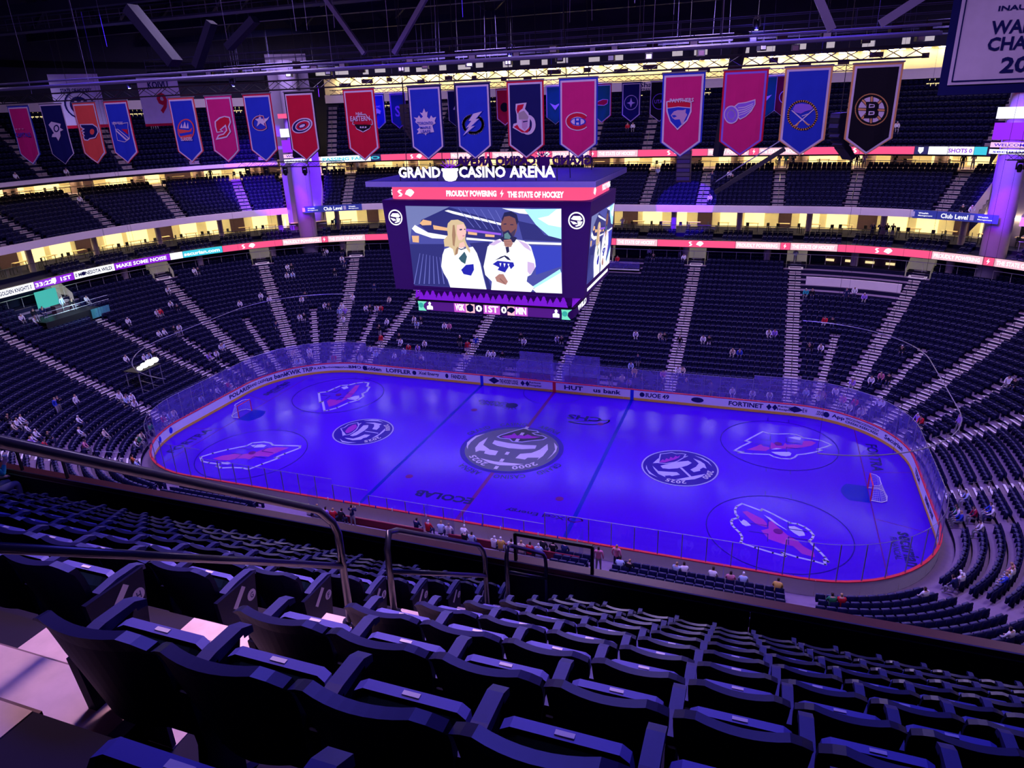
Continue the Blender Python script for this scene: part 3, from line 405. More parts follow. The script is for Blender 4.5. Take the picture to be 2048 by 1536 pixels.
  ('B',0,[(0.37,-0.12),(0.36,-0.17),(0.32,-0.21),(0.27,-0.24),(0.19,-0.27),(0.1,-0.29),(0.01,-0.29),(-0.08,-0.28),(-0.17,-0.26),(-0.24,-0.23),(-0.3,-0.19),(-0.34,-0.15),(-0.35,-0.1),(-0.34,-0.06),(-0.3,-0.02),(-0.24,0.02),(-0.17,0.04),(-0.08,0.06),(0.01,0.06),(0.1,0.05),(0.19,0.03),(0.27,0),(0.32,-0.03),(0.36,-0.08)]),
  ('L',0,[(0.31,-0.12),(0.3,-0.16),(0.27,-0.19),(0.22,-0.21),(0.16,-0.24),(0.08,-0.25),(0,-0.25),(-0.08,-0.24),(-0.15,-0.23),(-0.22,-0.2),(-0.27,-0.17),(-0.3,-0.14),(-0.31,-0.1),(-0.3,-0.07),(-0.26,-0.04),(-0.22,-0.01),(-0.15,0.01),(-0.08,0.02),(0,0.02),(0.08,0.02),(0.16,0),(0.22,-0.02),(0.27,-0.05),(0.3,-0.09)]),
  ('B',0,[(-0.14,0.01),(-0.07,0.03),(-0.07,-0.07),(0.05,-0.07),(0.05,0.02),(0.13,0),(0.13,-0.24),(0.05,-0.25),(0.05,-0.15),(-0.07,-0.15),(-0.07,-0.25),(-0.14,-0.23)]),
 ],
 'fla':[
  ('L',0,[(-0.69,0.6),(-0.18,0.68),(0.38,0.54),(0.4,0.15),(0.25,-0.21),(-0.15,-0.58),(-0.5,-0.23),(-0.67,0.19)]),
  ('R',0,[(-0.64,0.56),(-0.18,0.63),(0.34,0.51),(0.34,0.32),(-0.16,0.38),(-0.62,0.34)]),
  ('B',0,[(-0.62,0.31),(-0.16,0.35),(0.34,0.29),(0.33,0.15),(0.2,-0.18),(-0.16,-0.51),(-0.46,-0.2),(-0.6,0.18)]),
  ('P',0,[(-0.47,0.03),(-0.35,0.18),(-0.19,0.23),(0.05,0.22),(0.16,0.27),(0.15,0.12),(0.23,0.04),(0.14,-0.14),(0.04,-0.41),(-0.08,-0.14),(-0.28,-0.15),(-0.38,-0.09)]),
  ('B',0,[(-0.43,0.03),(-0.29,0.04),(-0.2,-0.02),(-0.34,-0.07)]),
 ],
 'det':[
  ('L',0,[(-0.38,0.3),(-0.22,0.43),(0.08,0.46),(0.46,0.56),(0.48,0.36),(0.35,0.09),(0.13,-0.12),(-0.09,-0.23),(-0.25,-0.06),(-0.21,0.17)]),
  ('V',0,[(-0.33,0.28),(-0.2,0.4),(0.09,0.42),(0.43,0.51),(0.44,0.37),(0.32,0.12),(0.11,-0.09),(-0.08,-0.18),(-0.22,-0.05),(-0.18,0.15)]),
  ('L',0,[(-0.2,0.26),(0.06,0.28),(0.39,0.41),(0.37,0.37),(0.06,0.24),(-0.2,0.23)]),
  ('L',0,[(-0.2,0.16),(0.07,0.2),(0.39,0.34),(0.38,0.3),(0.07,0.16),(-0.19,0.12)]),
  ('L',0,[(-0.19,0.05),(0.07,0.12),(0.4,0.27),(0.39,0.24),(0.08,0.08),(-0.18,0.02)]),
  ('L',0,[(-0.18,-0.05),(0.08,0.03),(0.4,0.21),(0.39,0.17),(0.08,-0),(-0.18,-0.08)]),
  ('L',0,[(-0.15,-0.03),(-0.15,-0.11),(-0.17,-0.18),(-0.2,-0.25),(-0.24,-0.3),(-0.3,-0.34),(-0.36,-0.37),(-0.43,-0.38),(-0.5,-0.37),(-0.57,-0.34),(-0.63,-0.29),(-0.68,-0.23),(-0.72,-0.17),(-0.75,-0.09),(-0.76,-0.01),(-0.76,0.07),(-0.74,0.15),(-0.71,0.21),(-0.67,0.27),(-0.61,0.31),(-0.55,0.33),(-0.48,0.34),(-0.41,0.33),(-0.35,0.3),(-0.29,0.26),(-0.23,0.2),(-0.19,0.13),(-0.16,0.05)]),
  ('V',0,[(-0.2,-0.02),(-0.2,-0.09),(-0.21,-0.16),(-0.24,-0.22),(-0.27,-0.27),(-0.32,-0.3),(-0.37,-0.33),(-0.43,-0.33),(-0.49,-0.32),(-0.55,-0.3),(-0.6,-0.26),(-0.65,-0.21),(-0.68,-0.15),(-0.71,-0.08),(-0.72,-0.01),(-0.72,0.06),(-0.7,0.13),(-0.68,0.18),(-0.64,0.23),(-0.59,0.27),(-0.54,0.29),(-0.48,0.3),(-0.42,0.29),(-0.37,0.26),(-0.31,0.22),(-0.27,0.17),(-0.23,0.11),(-0.21,0.05)]),
  ('L',0.03,[(-0.3,-0.02),(-0.3,-0.07),(-0.32,-0.11),(-0.34,-0.15),(-0.37,-0.18),(-0.4,-0.2),(-0.44,-0.2),(-0.48,-0.2),(-0.52,-0.18),(-0.55,-0.15),(-0.58,-0.11),(-0.6,-0.06),(-0.61,-0.01),(-0.61,0.04),(-0.6,0.08),(-0.57,0.12),(-0.55,0.15),(-0.51,0.16),(-0.47,0.17),(-0.43,0.16),(-0.39,0.14),(-0.36,0.11),(-0.33,0.07),(-0.31,0.03)]),
 ],
 'buf':[
  ('Y',0.075,[(0.49,-0.14),(0.49,-0.22),(0.48,-0.3),(0.45,-0.38),(0.42,-0.45),(0.37,-0.52),(0.31,-0.57),(0.24,-0.61),(0.17,-0.65),(0.08,-0.66),(-0,-0.67),(-0.09,-0.66),(-0.17,-0.64),(-0.26,-0.6),(-0.34,-0.56),(-0.41,-0.5),(-0.47,-0.43),(-0.53,-0.36),(-0.57,-0.28),(-0.6,-0.19),(-0.61,-0.11),(-0.61,-0.02),(-0.6,0.06),(-0.58,0.14),(-0.54,0.21),(-0.49,0.27),(-0.43,0.33),(-0.36,0.37),(-0.28,0.4),(-0.2,0.42),(-0.12,0.42),(-0.03,0.41),(0.05,0.39),(0.13,0.35),(0.21,0.31),(0.28,0.25),(0.35,0.18),(0.4,0.11),(0.44,0.03),(0.47,-0.05)]),
  ('V',0,[(-0.45,0.13),(-0.37,0.3),(-0.14,0.33),(0.18,0.28),(0.31,0.14),(0.24,0.07),(0.05,0.03),(-0.13,-0.06),(-0.38,0.01)]),
  ('L',0,[(-0.51,0.07),(-0.47,0.09),(0.25,-0.5),(0.21,-0.53)]),
  ('L',0,[(0.38,0.1),(0.34,0.11),(-0.34,-0.52),(-0.3,-0.55)]),
  ('L',0,[(-0.09,-0.14),(0.18,-0.05),(0.19,-0.07),(-0.07,-0.17)]),
  ('Y',0,[(-0.36,-0.54),(-0.22,-0.53),(-0.14,-0.39),(-0.17,-0.35),(-0.25,-0.47),(-0.34,-0.5)]),
  ('Y',0,[(0.27,-0.5),(0.15,-0.5),(0.05,-0.4),(0.04,-0.34),(0.18,-0.46),(0.25,-0.46)]),
 ],
 'bos':[
  ('Y',0.04,[(0.55,-0),(0.56,-0.09),(0.55,-0.17),(0.54,-0.24),(0.51,-0.31),(0.47,-0.38),(0.42,-0.44),(0.36,-0.48),(0.29,-0.52),(0.22,-0.55),(0.14,-0.57),(0.05,-0.57),(-0.03,-0.56),(-0.11,-0.54),(-0.2,-0.51),(-0.28,-0.47),(-0.35,-0.42),(-0.42,-0.35),(-0.48,-0.29),(-0.53,-0.21),(-0.57,-0.13),(-0.6,-0.05),(-0.61,0.03),(-0.62,0.12),(-0.61,0.2),(-0.59,0.27),(-0.56,0.34),(-0.52,0.41),(-0.47,0.46),(-0.41,0.51),(-0.34,0.55),(-0.27,0.57),(-0.19,0.59),(-0.11,0.59),(-0.02,0.58),(0.06,0.56),(0.14,0.53),(0.22,0.49),(0.29,0.44),(0.36,0.38),(0.42,0.31),(0.47,0.24),(0.51,0.16),(0.54,0.08)]),
  ('L',0,[(0.44,-0),(0.44,-0.08),(0.44,-0.15),(0.42,-0.22),(0.39,-0.28),(0.35,-0.33),(0.3,-0.38),(0.24,-0.42),(0.18,-0.45),(0.11,-0.46),(0.03,-0.47),(-0.04,-0.46),(-0.12,-0.44),(-0.19,-0.41),(-0.26,-0.37),(-0.32,-0.32),(-0.38,-0.26),(-0.43,-0.19),(-0.47,-0.12),(-0.49,-0.05),(-0.51,0.03),(-0.51,0.1),(-0.5,0.17),(-0.48,0.24),(-0.45,0.3),(-0.41,0.36),(-0.36,0.4),(-0.3,0.44),(-0.24,0.46),(-0.17,0.48),(-0.1,0.48),(-0.02,0.47),(0.05,0.45),(0.12,0.42),(0.19,0.38),(0.25,0.33),(0.31,0.27),(0.36,0.21),(0.39,0.14),(0.42,0.07)]),
  ('K',0,[(0.07,0.06),(0.44,0.03),(0.45,-0.08),(0.08,-0.05)]),
  ('Y',0,[(0.08,0.04),(0.44,0.01),(0.45,-0.06),(0.08,-0.03)]),
  ('K',0,[(0.09,-0.04),(0.38,-0.32),(0.31,-0.4),(0.02,-0.11)]),
  ('Y',0,[(0.08,-0.05),(0.37,-0.34),(0.32,-0.39),(0.03,-0.1)]),
  ('K',0,[(0.04,-0.11),(0.08,-0.49),(-0.04,-0.48),(-0.08,-0.1)]),
  ('Y',0,[(0.01,-0.11),(0.05,-0.49),(-0.01,-0.49),(-0.05,-0.1)]),
  ('K',0,[(-0.06,-0.11),(-0.3,-0.36),(-0.38,-0.28),(-0.15,-0.02)]),
  ('Y',0,[(-0.08,-0.09),(-0.31,-0.35),(-0.37,-0.29),(-0.13,-0.04)]),
  ('K',0,[(-0.14,-0.04),(-0.51,-0.01),(-0.52,0.1),(-0.15,0.08)]),
  ('Y',0,[(-0.14,-0.02),(-0.51,0.01),(-0.52,0.08),(-0.15,0.05)]),
  ('K',0,[(-0.15,0.06),(-0.45,0.35),(-0.37,0.42),(-0.08,0.13)]),
  ('Y',0,[(-0.14,0.07),(-0.43,0.36),(-0.39,0.41),(-0.1,0.12)]),
  ('K',0,[(-0.1,0.13),(-0.14,0.51),(-0.03,0.5),(0.01,0.12)]),
  ('Y',0,[(-0.08,0.13),(-0.12,0.5),(-0.05,0.5),(-0.01,0.12)]),
  ('K',0,[(-0.01,0.13),(0.23,0.38),(0.31,0.29),(0.08,0.04)]),
  ('Y',0,[(0.01,0.11),(0.24,0.36),(0.3,0.31),(0.06,0.06)]),
  ('K',0,[(-0.27,0.31),(0.1,0.3),(0.21,0.2),(0.22,0.06),(0.18,0.01),(0.24,-0.07),(0.24,-0.22),(0.15,-0.31),(-0.26,-0.3),(-0.27,-0.19),(-0.22,-0.17),(-0.23,0.19),(-0.26,0.21)]),
  ('L',0,[(-0.14,0.23),(0.05,0.2),(0.07,0.14),(0.06,0.09),(-0.14,0.08)]),
  ('K',0,[(-0.1,0.19),(0.03,0.18),(0.04,0.14),(0.02,0.13),(-0.11,0.12)]),
  ('L',0,[(-0.12,-0.04),(0.08,-0.05),(0.1,-0.12),(0.08,-0.18),(-0.12,-0.19)]),
  ('K',0,[(-0.08,-0.08),(0.05,-0.09),(0.05,-0.12),(0.04,-0.14),(-0.08,-0.15)]),
 ],
 'screen':[
  ('n1',0,[(-5.78,20.37),(5.67,20.33),(5.68,14.61),(-5.6,14.66)]),
  ('n2',0,[(-5.78,20.37),(-2.34,20.36),(-4.55,19.23),(-5.45,18.75),(-5.68,17.74)]),
  ('n0',0,[(-4.6,19.41),(-2.41,20.32),(1.48,19.34),(1.43,18.16),(-1.23,18.2),(-2.74,18.34),(-4.15,18.54),(-4.76,19.06)]),
  ('n0',0,[(2.62,19.47),(3.91,19.22),(4.48,18.57),(5.66,18.32),(5.66,18.15),(2.94,18.2)]),
  ('n0',0,[(-5.68,17.68),(-2.92,17.75),(-3.3,16.14),(-2.75,14.67),(-5.62,14.69)]),
  ('n0',0,[(-1,17.86),(0.51,18.02),(-0.02,16.26),(0.53,14.65),(0.15,14.63),(-0.2,16.49)]),
  ('n3',0,[(3.28,17.84),(5.65,17.82),(5.64,16.48),(3.83,15.83),(3.79,16.86)]),
  ('w',0,[(-5.41,18.78),(-5.15,19.05),(-4.15,18.54),(-2.61,18.34),(-2.63,18.11),(-3.86,18.14),(-5.14,18.52)]),
  ('w',0,[(-1.22,18.26),(0.88,18.13),(0.87,18.02),(-1.23,18.1)]),
  ('w',0,[(2.93,18.08),(5.65,18.07),(5.65,17.92),(2.93,17.93)]),
  ('w',0,[(-2.74,20.06),(-2.48,20.13),(1.48,19.28),(1.47,19.13),(-2.12,19.87)]),
  ('v',0,[(-1.19,18.87),(1.39,18.61),(1.38,18.47),(-1.2,18.69)]),
  ('o',0,[(-4.75,19.17),(-4.46,19.44),(-3.82,19.33),(-3.85,19.07),(-4.56,19.03)]),
  ('o',0,[(-3.72,19.07),(-2.57,18.89),(-2.59,18.68),(-3.68,18.77)]),
  ('o',0,[(-5.46,18.28),(-4.89,18.29),(-4.94,17.8),(-5.43,17.83)]),
  ('o',0,[(-1.07,18.67),(-0.39,18.6),(-0.4,18.43),(-1.08,18.48)]),
  ('o',0,[(0.22,18.53),(0.9,18.48),(0.89,18.33),(0.21,18.35)]),
  ('w',0,[(1.52,20.28),(3.93,20.25),(3.86,19.87),(2.75,19.97)]),
  ('c',0,[(3.11,20.24),(5.67,20.3),(5.66,18.32),(4.77,18.52),(3.91,19.22)]),
  ('w',0,[(4.03,19.66),(4.79,19.83),(5.36,20.27),(5.67,20.3),(5.66,19.09),(4.78,19.23)]),
  ('c',0,[(3.57,15),(5.55,16.3),(5.64,16.02),(3.75,14.84)]),
  ('w',0,[(3.56,14.8),(5.64,16.08),(5.68,14.61),(3.8,14.59)]),
  ('n4',0,[(-4.94,17.04),(-4.9,17.04),(-5.56,14.75),(-5.64,14.75)]),
  ('n4',0,[(-4.68,17),(-4.64,17),(-5.15,14.77),(-5.23,14.77)]),
  ('n4',0,[(-4.42,16.96),(-4.38,16.96),(-4.74,14.79),(-4.82,14.79)]),
  ('n4',0,[(-4.16,16.92),(-4.12,16.92),(-4.34,14.81),(-4.42,14.81)]),
  ('n4',0,[(-3.9,16.88),(-3.86,16.88),(-3.93,14.83),(-4.01,14.83)]),
  ('n4',0,[(-3.64,16.84),(-3.6,16.84),(-3.53,14.85),(-3.61,14.84)]),
  ('n4',0,[(-3.38,16.8),(-3.34,16.81),(-3.13,14.87),(-3.21,14.86)]),
  ('n4',0,[(-1.72,20.27),(-1.67,20.27),(-0.56,18.96),(-0.62,18.96)]),
  ('n4',0,[(-1.16,20.25),(-1.11,20.25),(-0.06,18.92),(-0.13,18.92)]),
  ('n4',0,[(-0.61,20.23),(-0.56,20.23),(0.42,18.87),(0.36,18.87)]),
  ('n4',0,[(-0.06,20.21),(-0.01,20.21),(0.91,18.82),(0.85,18.82)]),
  ('n4',0,[(0.49,20.19),(0.54,20.19),(1.4,18.78),(1.33,18.78)]),
  ('n4',0,[(1.03,20.16),(1.08,20.16),(1.88,18.73),(1.82,18.73)]),
  ('w',0,[(-2.94,17.4),(-2.41,17.59),(-1.9,17.61),(-1.27,17.51),(-0.76,17.64),(-0.47,17.18),(-0.26,16.49),(-0.11,15.66),(0.12,14.63),(-2.69,14.64),(-2.85,15.19),(-3.14,15.66),(-3.3,16.14),(-3.14,16.98)]),
  ('s',0,[(-1.92,18.19),(-1.42,18.14),(-1.33,17.62),(-1.65,17.5),(-1.96,17.6)]),
  ('k',0,[(-1.97,17.57),(-1.66,17.44),(-1.3,17.55),(-1.3,17.49),(-1.66,17.37),(-1.98,17.5)]),
  ('h',0,[(-2.55,19.21),(-2.28,19.44),(-1.77,19.48),(-1.35,19.29),(-1.18,18.95),(-1.3,18.09),(-1.19,17.8),(-0.96,17.4),(-1.01,17.17),(-1.27,17.51),(-1.43,17.97),(-1.76,17.84),(-1.93,17.14),(-2.2,16.95),(-2.3,17.42),(-2.61,17.59),(-2.93,17.58),(-2.96,18.04),(-2.61,18.4),(-2.64,18.86)]),
  ('h2',0,[(-2.18,19.1),(-2.05,19.11),(-2,18.42),(-2.16,17.6),(-2.28,17.71),(-2.29,18.41)]),
  ('h2',0,[(-1.93,17.61),(-1.84,17.52),(-1.97,17.08),(-2.17,16.98),(-2.08,17.37)]),
  ('s',0,[(-1.86,19.11),(-1.35,19.18),(-1.22,18.84),(-1.19,18.58),(-1.33,18.32),(-1.58,18.05),(-1.81,18.07),(-1.93,18.53)]),
  ('k',0,[(-1.69,18.83),(-1.5,18.86),(-1.49,18.77),(-1.67,18.74)]),
  ('k',0,[(-1.34,18.86),(-1.24,18.86),(-1.25,18.79),(-1.34,18.79)]),
  ('p',0,[(-1.5,18.4),(-1.31,18.43),(-1.36,18.34),(-1.48,18.33)]),
  ('b',0,[(-1.75,15.96),(-1.35,16.33),(-0.77,16.41),(-0.76,16),(-1.01,15.57),(-1.58,15.66)]),
  ('g',0,[(-1.89,16.78),(-1.41,17.27),(-1.24,16.92),(-1.41,16.39),(-1.71,16.55)]),
  ('w',0,[(0.36,17.67),(0.88,18.09),(1.43,18.27),(2.34,18.24),(3.05,18.14),(3.52,17.76),(3.79,16.86),(3.84,16.41),(3.47,15.82),(3.22,15.69),(3.15,15.34),(3.69,14.95),(3.44,14.61),(0.47,14.61),(0.56,15.22),(0.08,15.67),(-0.02,16.26)]),
  ('l',0,[(0.43,17.79),(1.06,18.15),(1.49,18.1),(0.86,17.77)]),
  ('l',0,[(2.58,18.2),(3.29,17.92),(3.57,17.42),(3.04,17.72)]),
  ('l',0,[(3.25,16.73),(3.73,16.63),(3.78,16.29),(3.41,15.81),(3.23,16.04)]),
  ('k',0,[(1.28,18.27),(1.49,18.04),(2.33,18.01),(2.55,18.33),(2.35,18.41),(1.5,18.39)]),
  ('m',0,[(1.49,19.56),(1.74,19.9),(2.16,19.96),(2.51,19.74),(2.61,19.3),(2.54,18.86),(2.35,18.46),(1.98,18.23),(1.62,18.39),(1.46,18.78),(1.41,19.17)]),
  ('k',0,[(1.49,19.59),(1.69,20.01),(2.17,20.1),(2.57,19.91),(2.69,19.42),(2.55,19.19),(2.45,19.63),(2.04,19.79),(1.68,19.73),(1.51,19.37)]),
  ('k2',0,[(1.46,18.89),(1.63,18.7),(2.11,18.65),(2.5,18.97),(2.35,18.46),(1.98,18.17),(1.56,18.39)]),
  ('k',0,[(1.6,19.26),(1.81,19.29),(1.81,19.22),(1.61,19.2)]),
  ('k',0,[(2.08,19.24),(2.31,19.24),(2.31,19.18),(2.09,19.18)]),
  ('k',0,[(1.57,18.7),(1.94,18.85),(2.26,18.4),(2.1,18.15),(1.52,18.22)]),
  ('g2',0,[(1.63,18.56),(1.88,18.7),(2.1,18.4),(2.01,18.23),(1.62,18.27)]),
  ('k',0,[(1.68,17.68),(1.93,17.72),(1.95,17.37),(1.76,17.25)]),
  ('m2',0,[(1.55,18.16),(2.1,18.23),(2.24,17.95),(2.08,17.69),(1.65,17.71)]),
  ('m',0,[(1.56,18.06),(2.12,18.11),(2.12,18.08),(1.56,18.03)]),
  ('m',0,[(1.55,17.94),(2.12,17.99),(2.12,17.97),(1.55,17.92)]),
  ('m',0,[(1.55,17.83),(2.12,17.88),(2.12,17.86),(1.55,17.8)]),
  ('m2',0,[(0.82,15.53),(1.14,15.78),(1.45,15.79),(1.77,15.27),(1.61,15.03),(0.93,15.24)]),
  ('m',0,[(1.19,15.48),(1.55,15.14),(1.52,15.11),(1.16,15.44)]),
  ('b',0,[(0.68,16.46),(1.06,16.71),(2.22,16.64),(2.28,16.41),(2.02,16.16),(1.91,16.39),(1.58,15.91),(1.03,16.07),(1.16,16.25)]),
  ('w',0,[(1.19,16.55),(1.26,16.31),(1.33,16.56)]),
  ('w',0,[(1.49,16.55),(1.55,16.27),(1.64,16.54)]),
  ('w',0,[(1.79,16.53),(1.85,16.33),(1.93,16.53)]),
  ('k',0,[(0.85,16.73),(1.32,17.01),(1.63,17.11),(1.87,17),(2.05,16.77),(1.8,16.82),(1.57,17.02),(1.32,16.89)]),
 ],
}
# ------------------------------------------------------------------ ice
ICE = bpy.data.materials.new('ice_with_blue_wash'); ICE.use_nodes = True; _n = ICE.node_tree; _b = _n.nodes['Principled BSDF']
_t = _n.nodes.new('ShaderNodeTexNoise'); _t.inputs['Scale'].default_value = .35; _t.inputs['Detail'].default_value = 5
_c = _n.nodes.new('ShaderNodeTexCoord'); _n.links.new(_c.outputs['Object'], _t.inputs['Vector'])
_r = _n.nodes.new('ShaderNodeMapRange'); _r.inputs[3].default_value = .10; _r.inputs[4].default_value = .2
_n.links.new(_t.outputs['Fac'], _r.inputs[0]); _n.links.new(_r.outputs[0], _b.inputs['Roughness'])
_b.inputs['Base Color'].default_value = (.060, .002, .50, 1); _b.inputs['Specular IOR Level'].default_value = .07  # blue wash light is put into the base colour of the white ice
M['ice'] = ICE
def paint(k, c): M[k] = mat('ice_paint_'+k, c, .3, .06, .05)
paint('iW', (.44, .44, .62)); paint('iR', (.32, .02, .34)); paint('iC', (.52, .52, .50)); paint('iK', (.02, .03, .06)); paint('iG', (.09, .11, .15))  # emblem colours stand for logos that are projected on the ice as light
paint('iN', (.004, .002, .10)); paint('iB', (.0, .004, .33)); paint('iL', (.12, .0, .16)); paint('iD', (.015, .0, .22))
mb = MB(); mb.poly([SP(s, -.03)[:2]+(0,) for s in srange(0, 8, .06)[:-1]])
ice = mb.obj('floor', 'ice', kind='structure', label='glossy ice sheet of the hockey rink with blue light in its colour', )
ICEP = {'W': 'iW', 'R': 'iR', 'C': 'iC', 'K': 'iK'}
def flat(name, polys, label=None, z=.006):
    mb = MB(); keys = []
    for j, (c, st, p) in enumerate(polys):
        k = ICEP.get(c, c)
        if k not in keys: keys.append(k)
        zz = z+.0012*j; f = lambda q, zz=zz: (q[0], q[1], zz)
        if st: stroke(mb, p, st, f, keys.index(k))
        else: mb.poly([f(q) for q in (p if sum(p[i-1][0]*p[i][1]-p[i][0]*p[i-1][1] for i in range(len(p))) > 0 else p[::-1])], keys.index(k))
    return mb.obj(name, keys, ice, label=label)
def rect(x0, y0, x1, y1): return [(x0, y0), (x1, y0), (x1, y1), (x0, y1)]
YB = 12.92
for sx in (-1, 1):
    x = 7.77*sx; flat('blue_line', [('iB', 0, rect(x-.15, -YB, x+.15, YB))], z=.004)
    x = 27.13*sx; yy = 12.2-0.2; flat('goal_line', [('iL', 0, rect(x-.035, -11.2, x+.035, 11.2))], z=.004)
    c = [(sx*q[0], q[1]) for q in circle((27.13, 0), 1.83, 24, 90+42, 270-42)]
    flat('goal_crease', [('iB', 0, [(sx*27.1, 1.22), (sx*25.75, 1.22)]+[(sx*(27.13-1.83*math.cos(math.radians(a))), 1.83*math.sin(math.radians(a))) for a in range(40, -41, -8)]+[(sx*25.75, -1.22), (sx*27.1, -1.22)])], z=.005)
    for y in (-3.35, 3.35): flat('trapezoid_line', [('iL', 0, [(sx*27.15, y), (sx*30.4, y*1.27), (sx*30.4, y*1.27+.06), (sx*27.15, y+.06)])], z=.004)
    for sy in (-1, 1):
        flat('faceoff_dot', [('iL', 0, circle((21.03*sx, 6.71*sy), .3, 20))], z=.03)
        flat('neutral_faceoff_dot', [('iL', 0, circle((6.10*sx, 6.71*sy), .3, 20))], z=.012)
        P = [('iD', .07, circle((21.03*sx, 6.71*sy), 4.57, 64))]
        for ax in (-1, 1):
            for ay in (-1, 1):
                cx, cy = 21.03*sx, 6.71*sy
                P.append(('iD', 0, rect(*sorted((cx+ax*.6, cx+ax*1.8))[:1], cy+ay*.5-.03, max(cx+ax*.6, cx+ax*1.8), cy+ay*.5+.03)))
                P.append(('iD', 0, rect(min(cx+ax*.6, cx+ax*.66), min(cy+ay*.5, cy+ay*1.4), max(cx+ax*.6, cx+ax*.66), max(cy+ay*.5, cy+ay*1.4))))
                P.append(('iD', 0, rect(cx+ax*.87-.03, min(cy+ay*4.57, cy+ay*5.17), cx+ax*.87+.03, max(cy+ay*4.57, cy+ay*5.17))))
        flat('faceoff_circle', P, z=.02)
mb = MB(); k = 0
flat('centre_line_red', [('iL', 0, rect(-.15, -YB, .15, YB))], z=.004)
flat('referee_crease', [('iD', .06, circle((0, 12.9), 3.05, 24, 180, 360))], z=.004)
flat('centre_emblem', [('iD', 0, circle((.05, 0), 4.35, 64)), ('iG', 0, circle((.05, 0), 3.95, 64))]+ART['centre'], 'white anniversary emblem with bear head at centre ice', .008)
mb = MB()
for i in range(20):
    y = -12.5+i*1.28
    if abs(y) < 4.4: mb.box((0, y, .045), (.30, .5, .004), 0, 0)
mb.obj('centre_line_dash', 'iC', ice)
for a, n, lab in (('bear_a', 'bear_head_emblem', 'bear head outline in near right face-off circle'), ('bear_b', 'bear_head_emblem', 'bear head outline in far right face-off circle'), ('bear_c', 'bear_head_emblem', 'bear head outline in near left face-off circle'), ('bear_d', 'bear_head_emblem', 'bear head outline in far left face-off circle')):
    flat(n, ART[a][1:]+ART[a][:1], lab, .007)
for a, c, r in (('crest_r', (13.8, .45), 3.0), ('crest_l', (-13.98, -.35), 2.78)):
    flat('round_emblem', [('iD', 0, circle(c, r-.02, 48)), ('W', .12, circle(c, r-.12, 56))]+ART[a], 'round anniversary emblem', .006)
mb = MB()
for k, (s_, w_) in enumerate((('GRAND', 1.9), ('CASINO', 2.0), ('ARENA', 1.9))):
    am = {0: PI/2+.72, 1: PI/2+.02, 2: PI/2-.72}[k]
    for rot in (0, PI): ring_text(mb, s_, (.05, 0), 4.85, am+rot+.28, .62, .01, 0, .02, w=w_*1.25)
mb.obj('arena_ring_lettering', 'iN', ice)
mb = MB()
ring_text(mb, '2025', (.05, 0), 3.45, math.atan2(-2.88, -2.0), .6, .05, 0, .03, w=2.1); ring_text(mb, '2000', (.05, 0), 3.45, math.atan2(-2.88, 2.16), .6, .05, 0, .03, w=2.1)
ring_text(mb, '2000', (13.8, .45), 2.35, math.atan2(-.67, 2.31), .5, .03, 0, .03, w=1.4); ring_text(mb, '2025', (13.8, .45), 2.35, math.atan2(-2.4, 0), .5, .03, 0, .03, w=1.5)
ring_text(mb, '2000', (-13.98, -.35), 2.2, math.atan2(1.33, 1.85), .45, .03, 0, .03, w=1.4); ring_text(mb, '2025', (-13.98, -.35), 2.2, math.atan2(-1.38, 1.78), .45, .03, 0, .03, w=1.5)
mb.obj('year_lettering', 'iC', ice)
def ice_text(s, x, y, w, h, k, ang, bold=.02):
    mb = MB(); c, sn = math.cos(ang), math.sin(ang)
    plane_text(mb, s, (x, y, .006), (c, sn, 0), (-sn, c, 0), w, h, 0, bold); return mb.obj('ice_lettering', k, ice)
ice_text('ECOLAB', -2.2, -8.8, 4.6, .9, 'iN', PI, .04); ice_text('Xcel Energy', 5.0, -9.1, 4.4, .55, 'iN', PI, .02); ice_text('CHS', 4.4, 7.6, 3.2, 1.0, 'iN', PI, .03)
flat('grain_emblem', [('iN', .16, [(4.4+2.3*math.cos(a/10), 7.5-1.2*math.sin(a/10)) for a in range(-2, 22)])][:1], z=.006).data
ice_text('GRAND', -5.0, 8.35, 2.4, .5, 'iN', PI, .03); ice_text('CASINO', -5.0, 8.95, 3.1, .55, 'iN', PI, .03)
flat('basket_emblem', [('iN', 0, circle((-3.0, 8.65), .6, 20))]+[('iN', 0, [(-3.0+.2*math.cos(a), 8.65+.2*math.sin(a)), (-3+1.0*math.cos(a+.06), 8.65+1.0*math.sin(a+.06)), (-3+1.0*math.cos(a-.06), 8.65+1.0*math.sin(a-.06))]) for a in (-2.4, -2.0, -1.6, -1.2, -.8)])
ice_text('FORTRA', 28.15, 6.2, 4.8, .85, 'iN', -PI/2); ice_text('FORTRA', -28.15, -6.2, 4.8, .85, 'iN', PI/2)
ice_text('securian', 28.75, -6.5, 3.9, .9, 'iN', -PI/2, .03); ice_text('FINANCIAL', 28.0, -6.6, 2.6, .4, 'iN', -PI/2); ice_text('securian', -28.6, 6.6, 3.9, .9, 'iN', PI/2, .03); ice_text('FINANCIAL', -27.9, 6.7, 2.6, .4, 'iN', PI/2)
flat('xcel_swirl_emblem', [('iL', .1, [(7.9+.5*math.cos(a/4), -9.1+.3*math.sin(a/4)) for a in range(0, 20)])][:1])
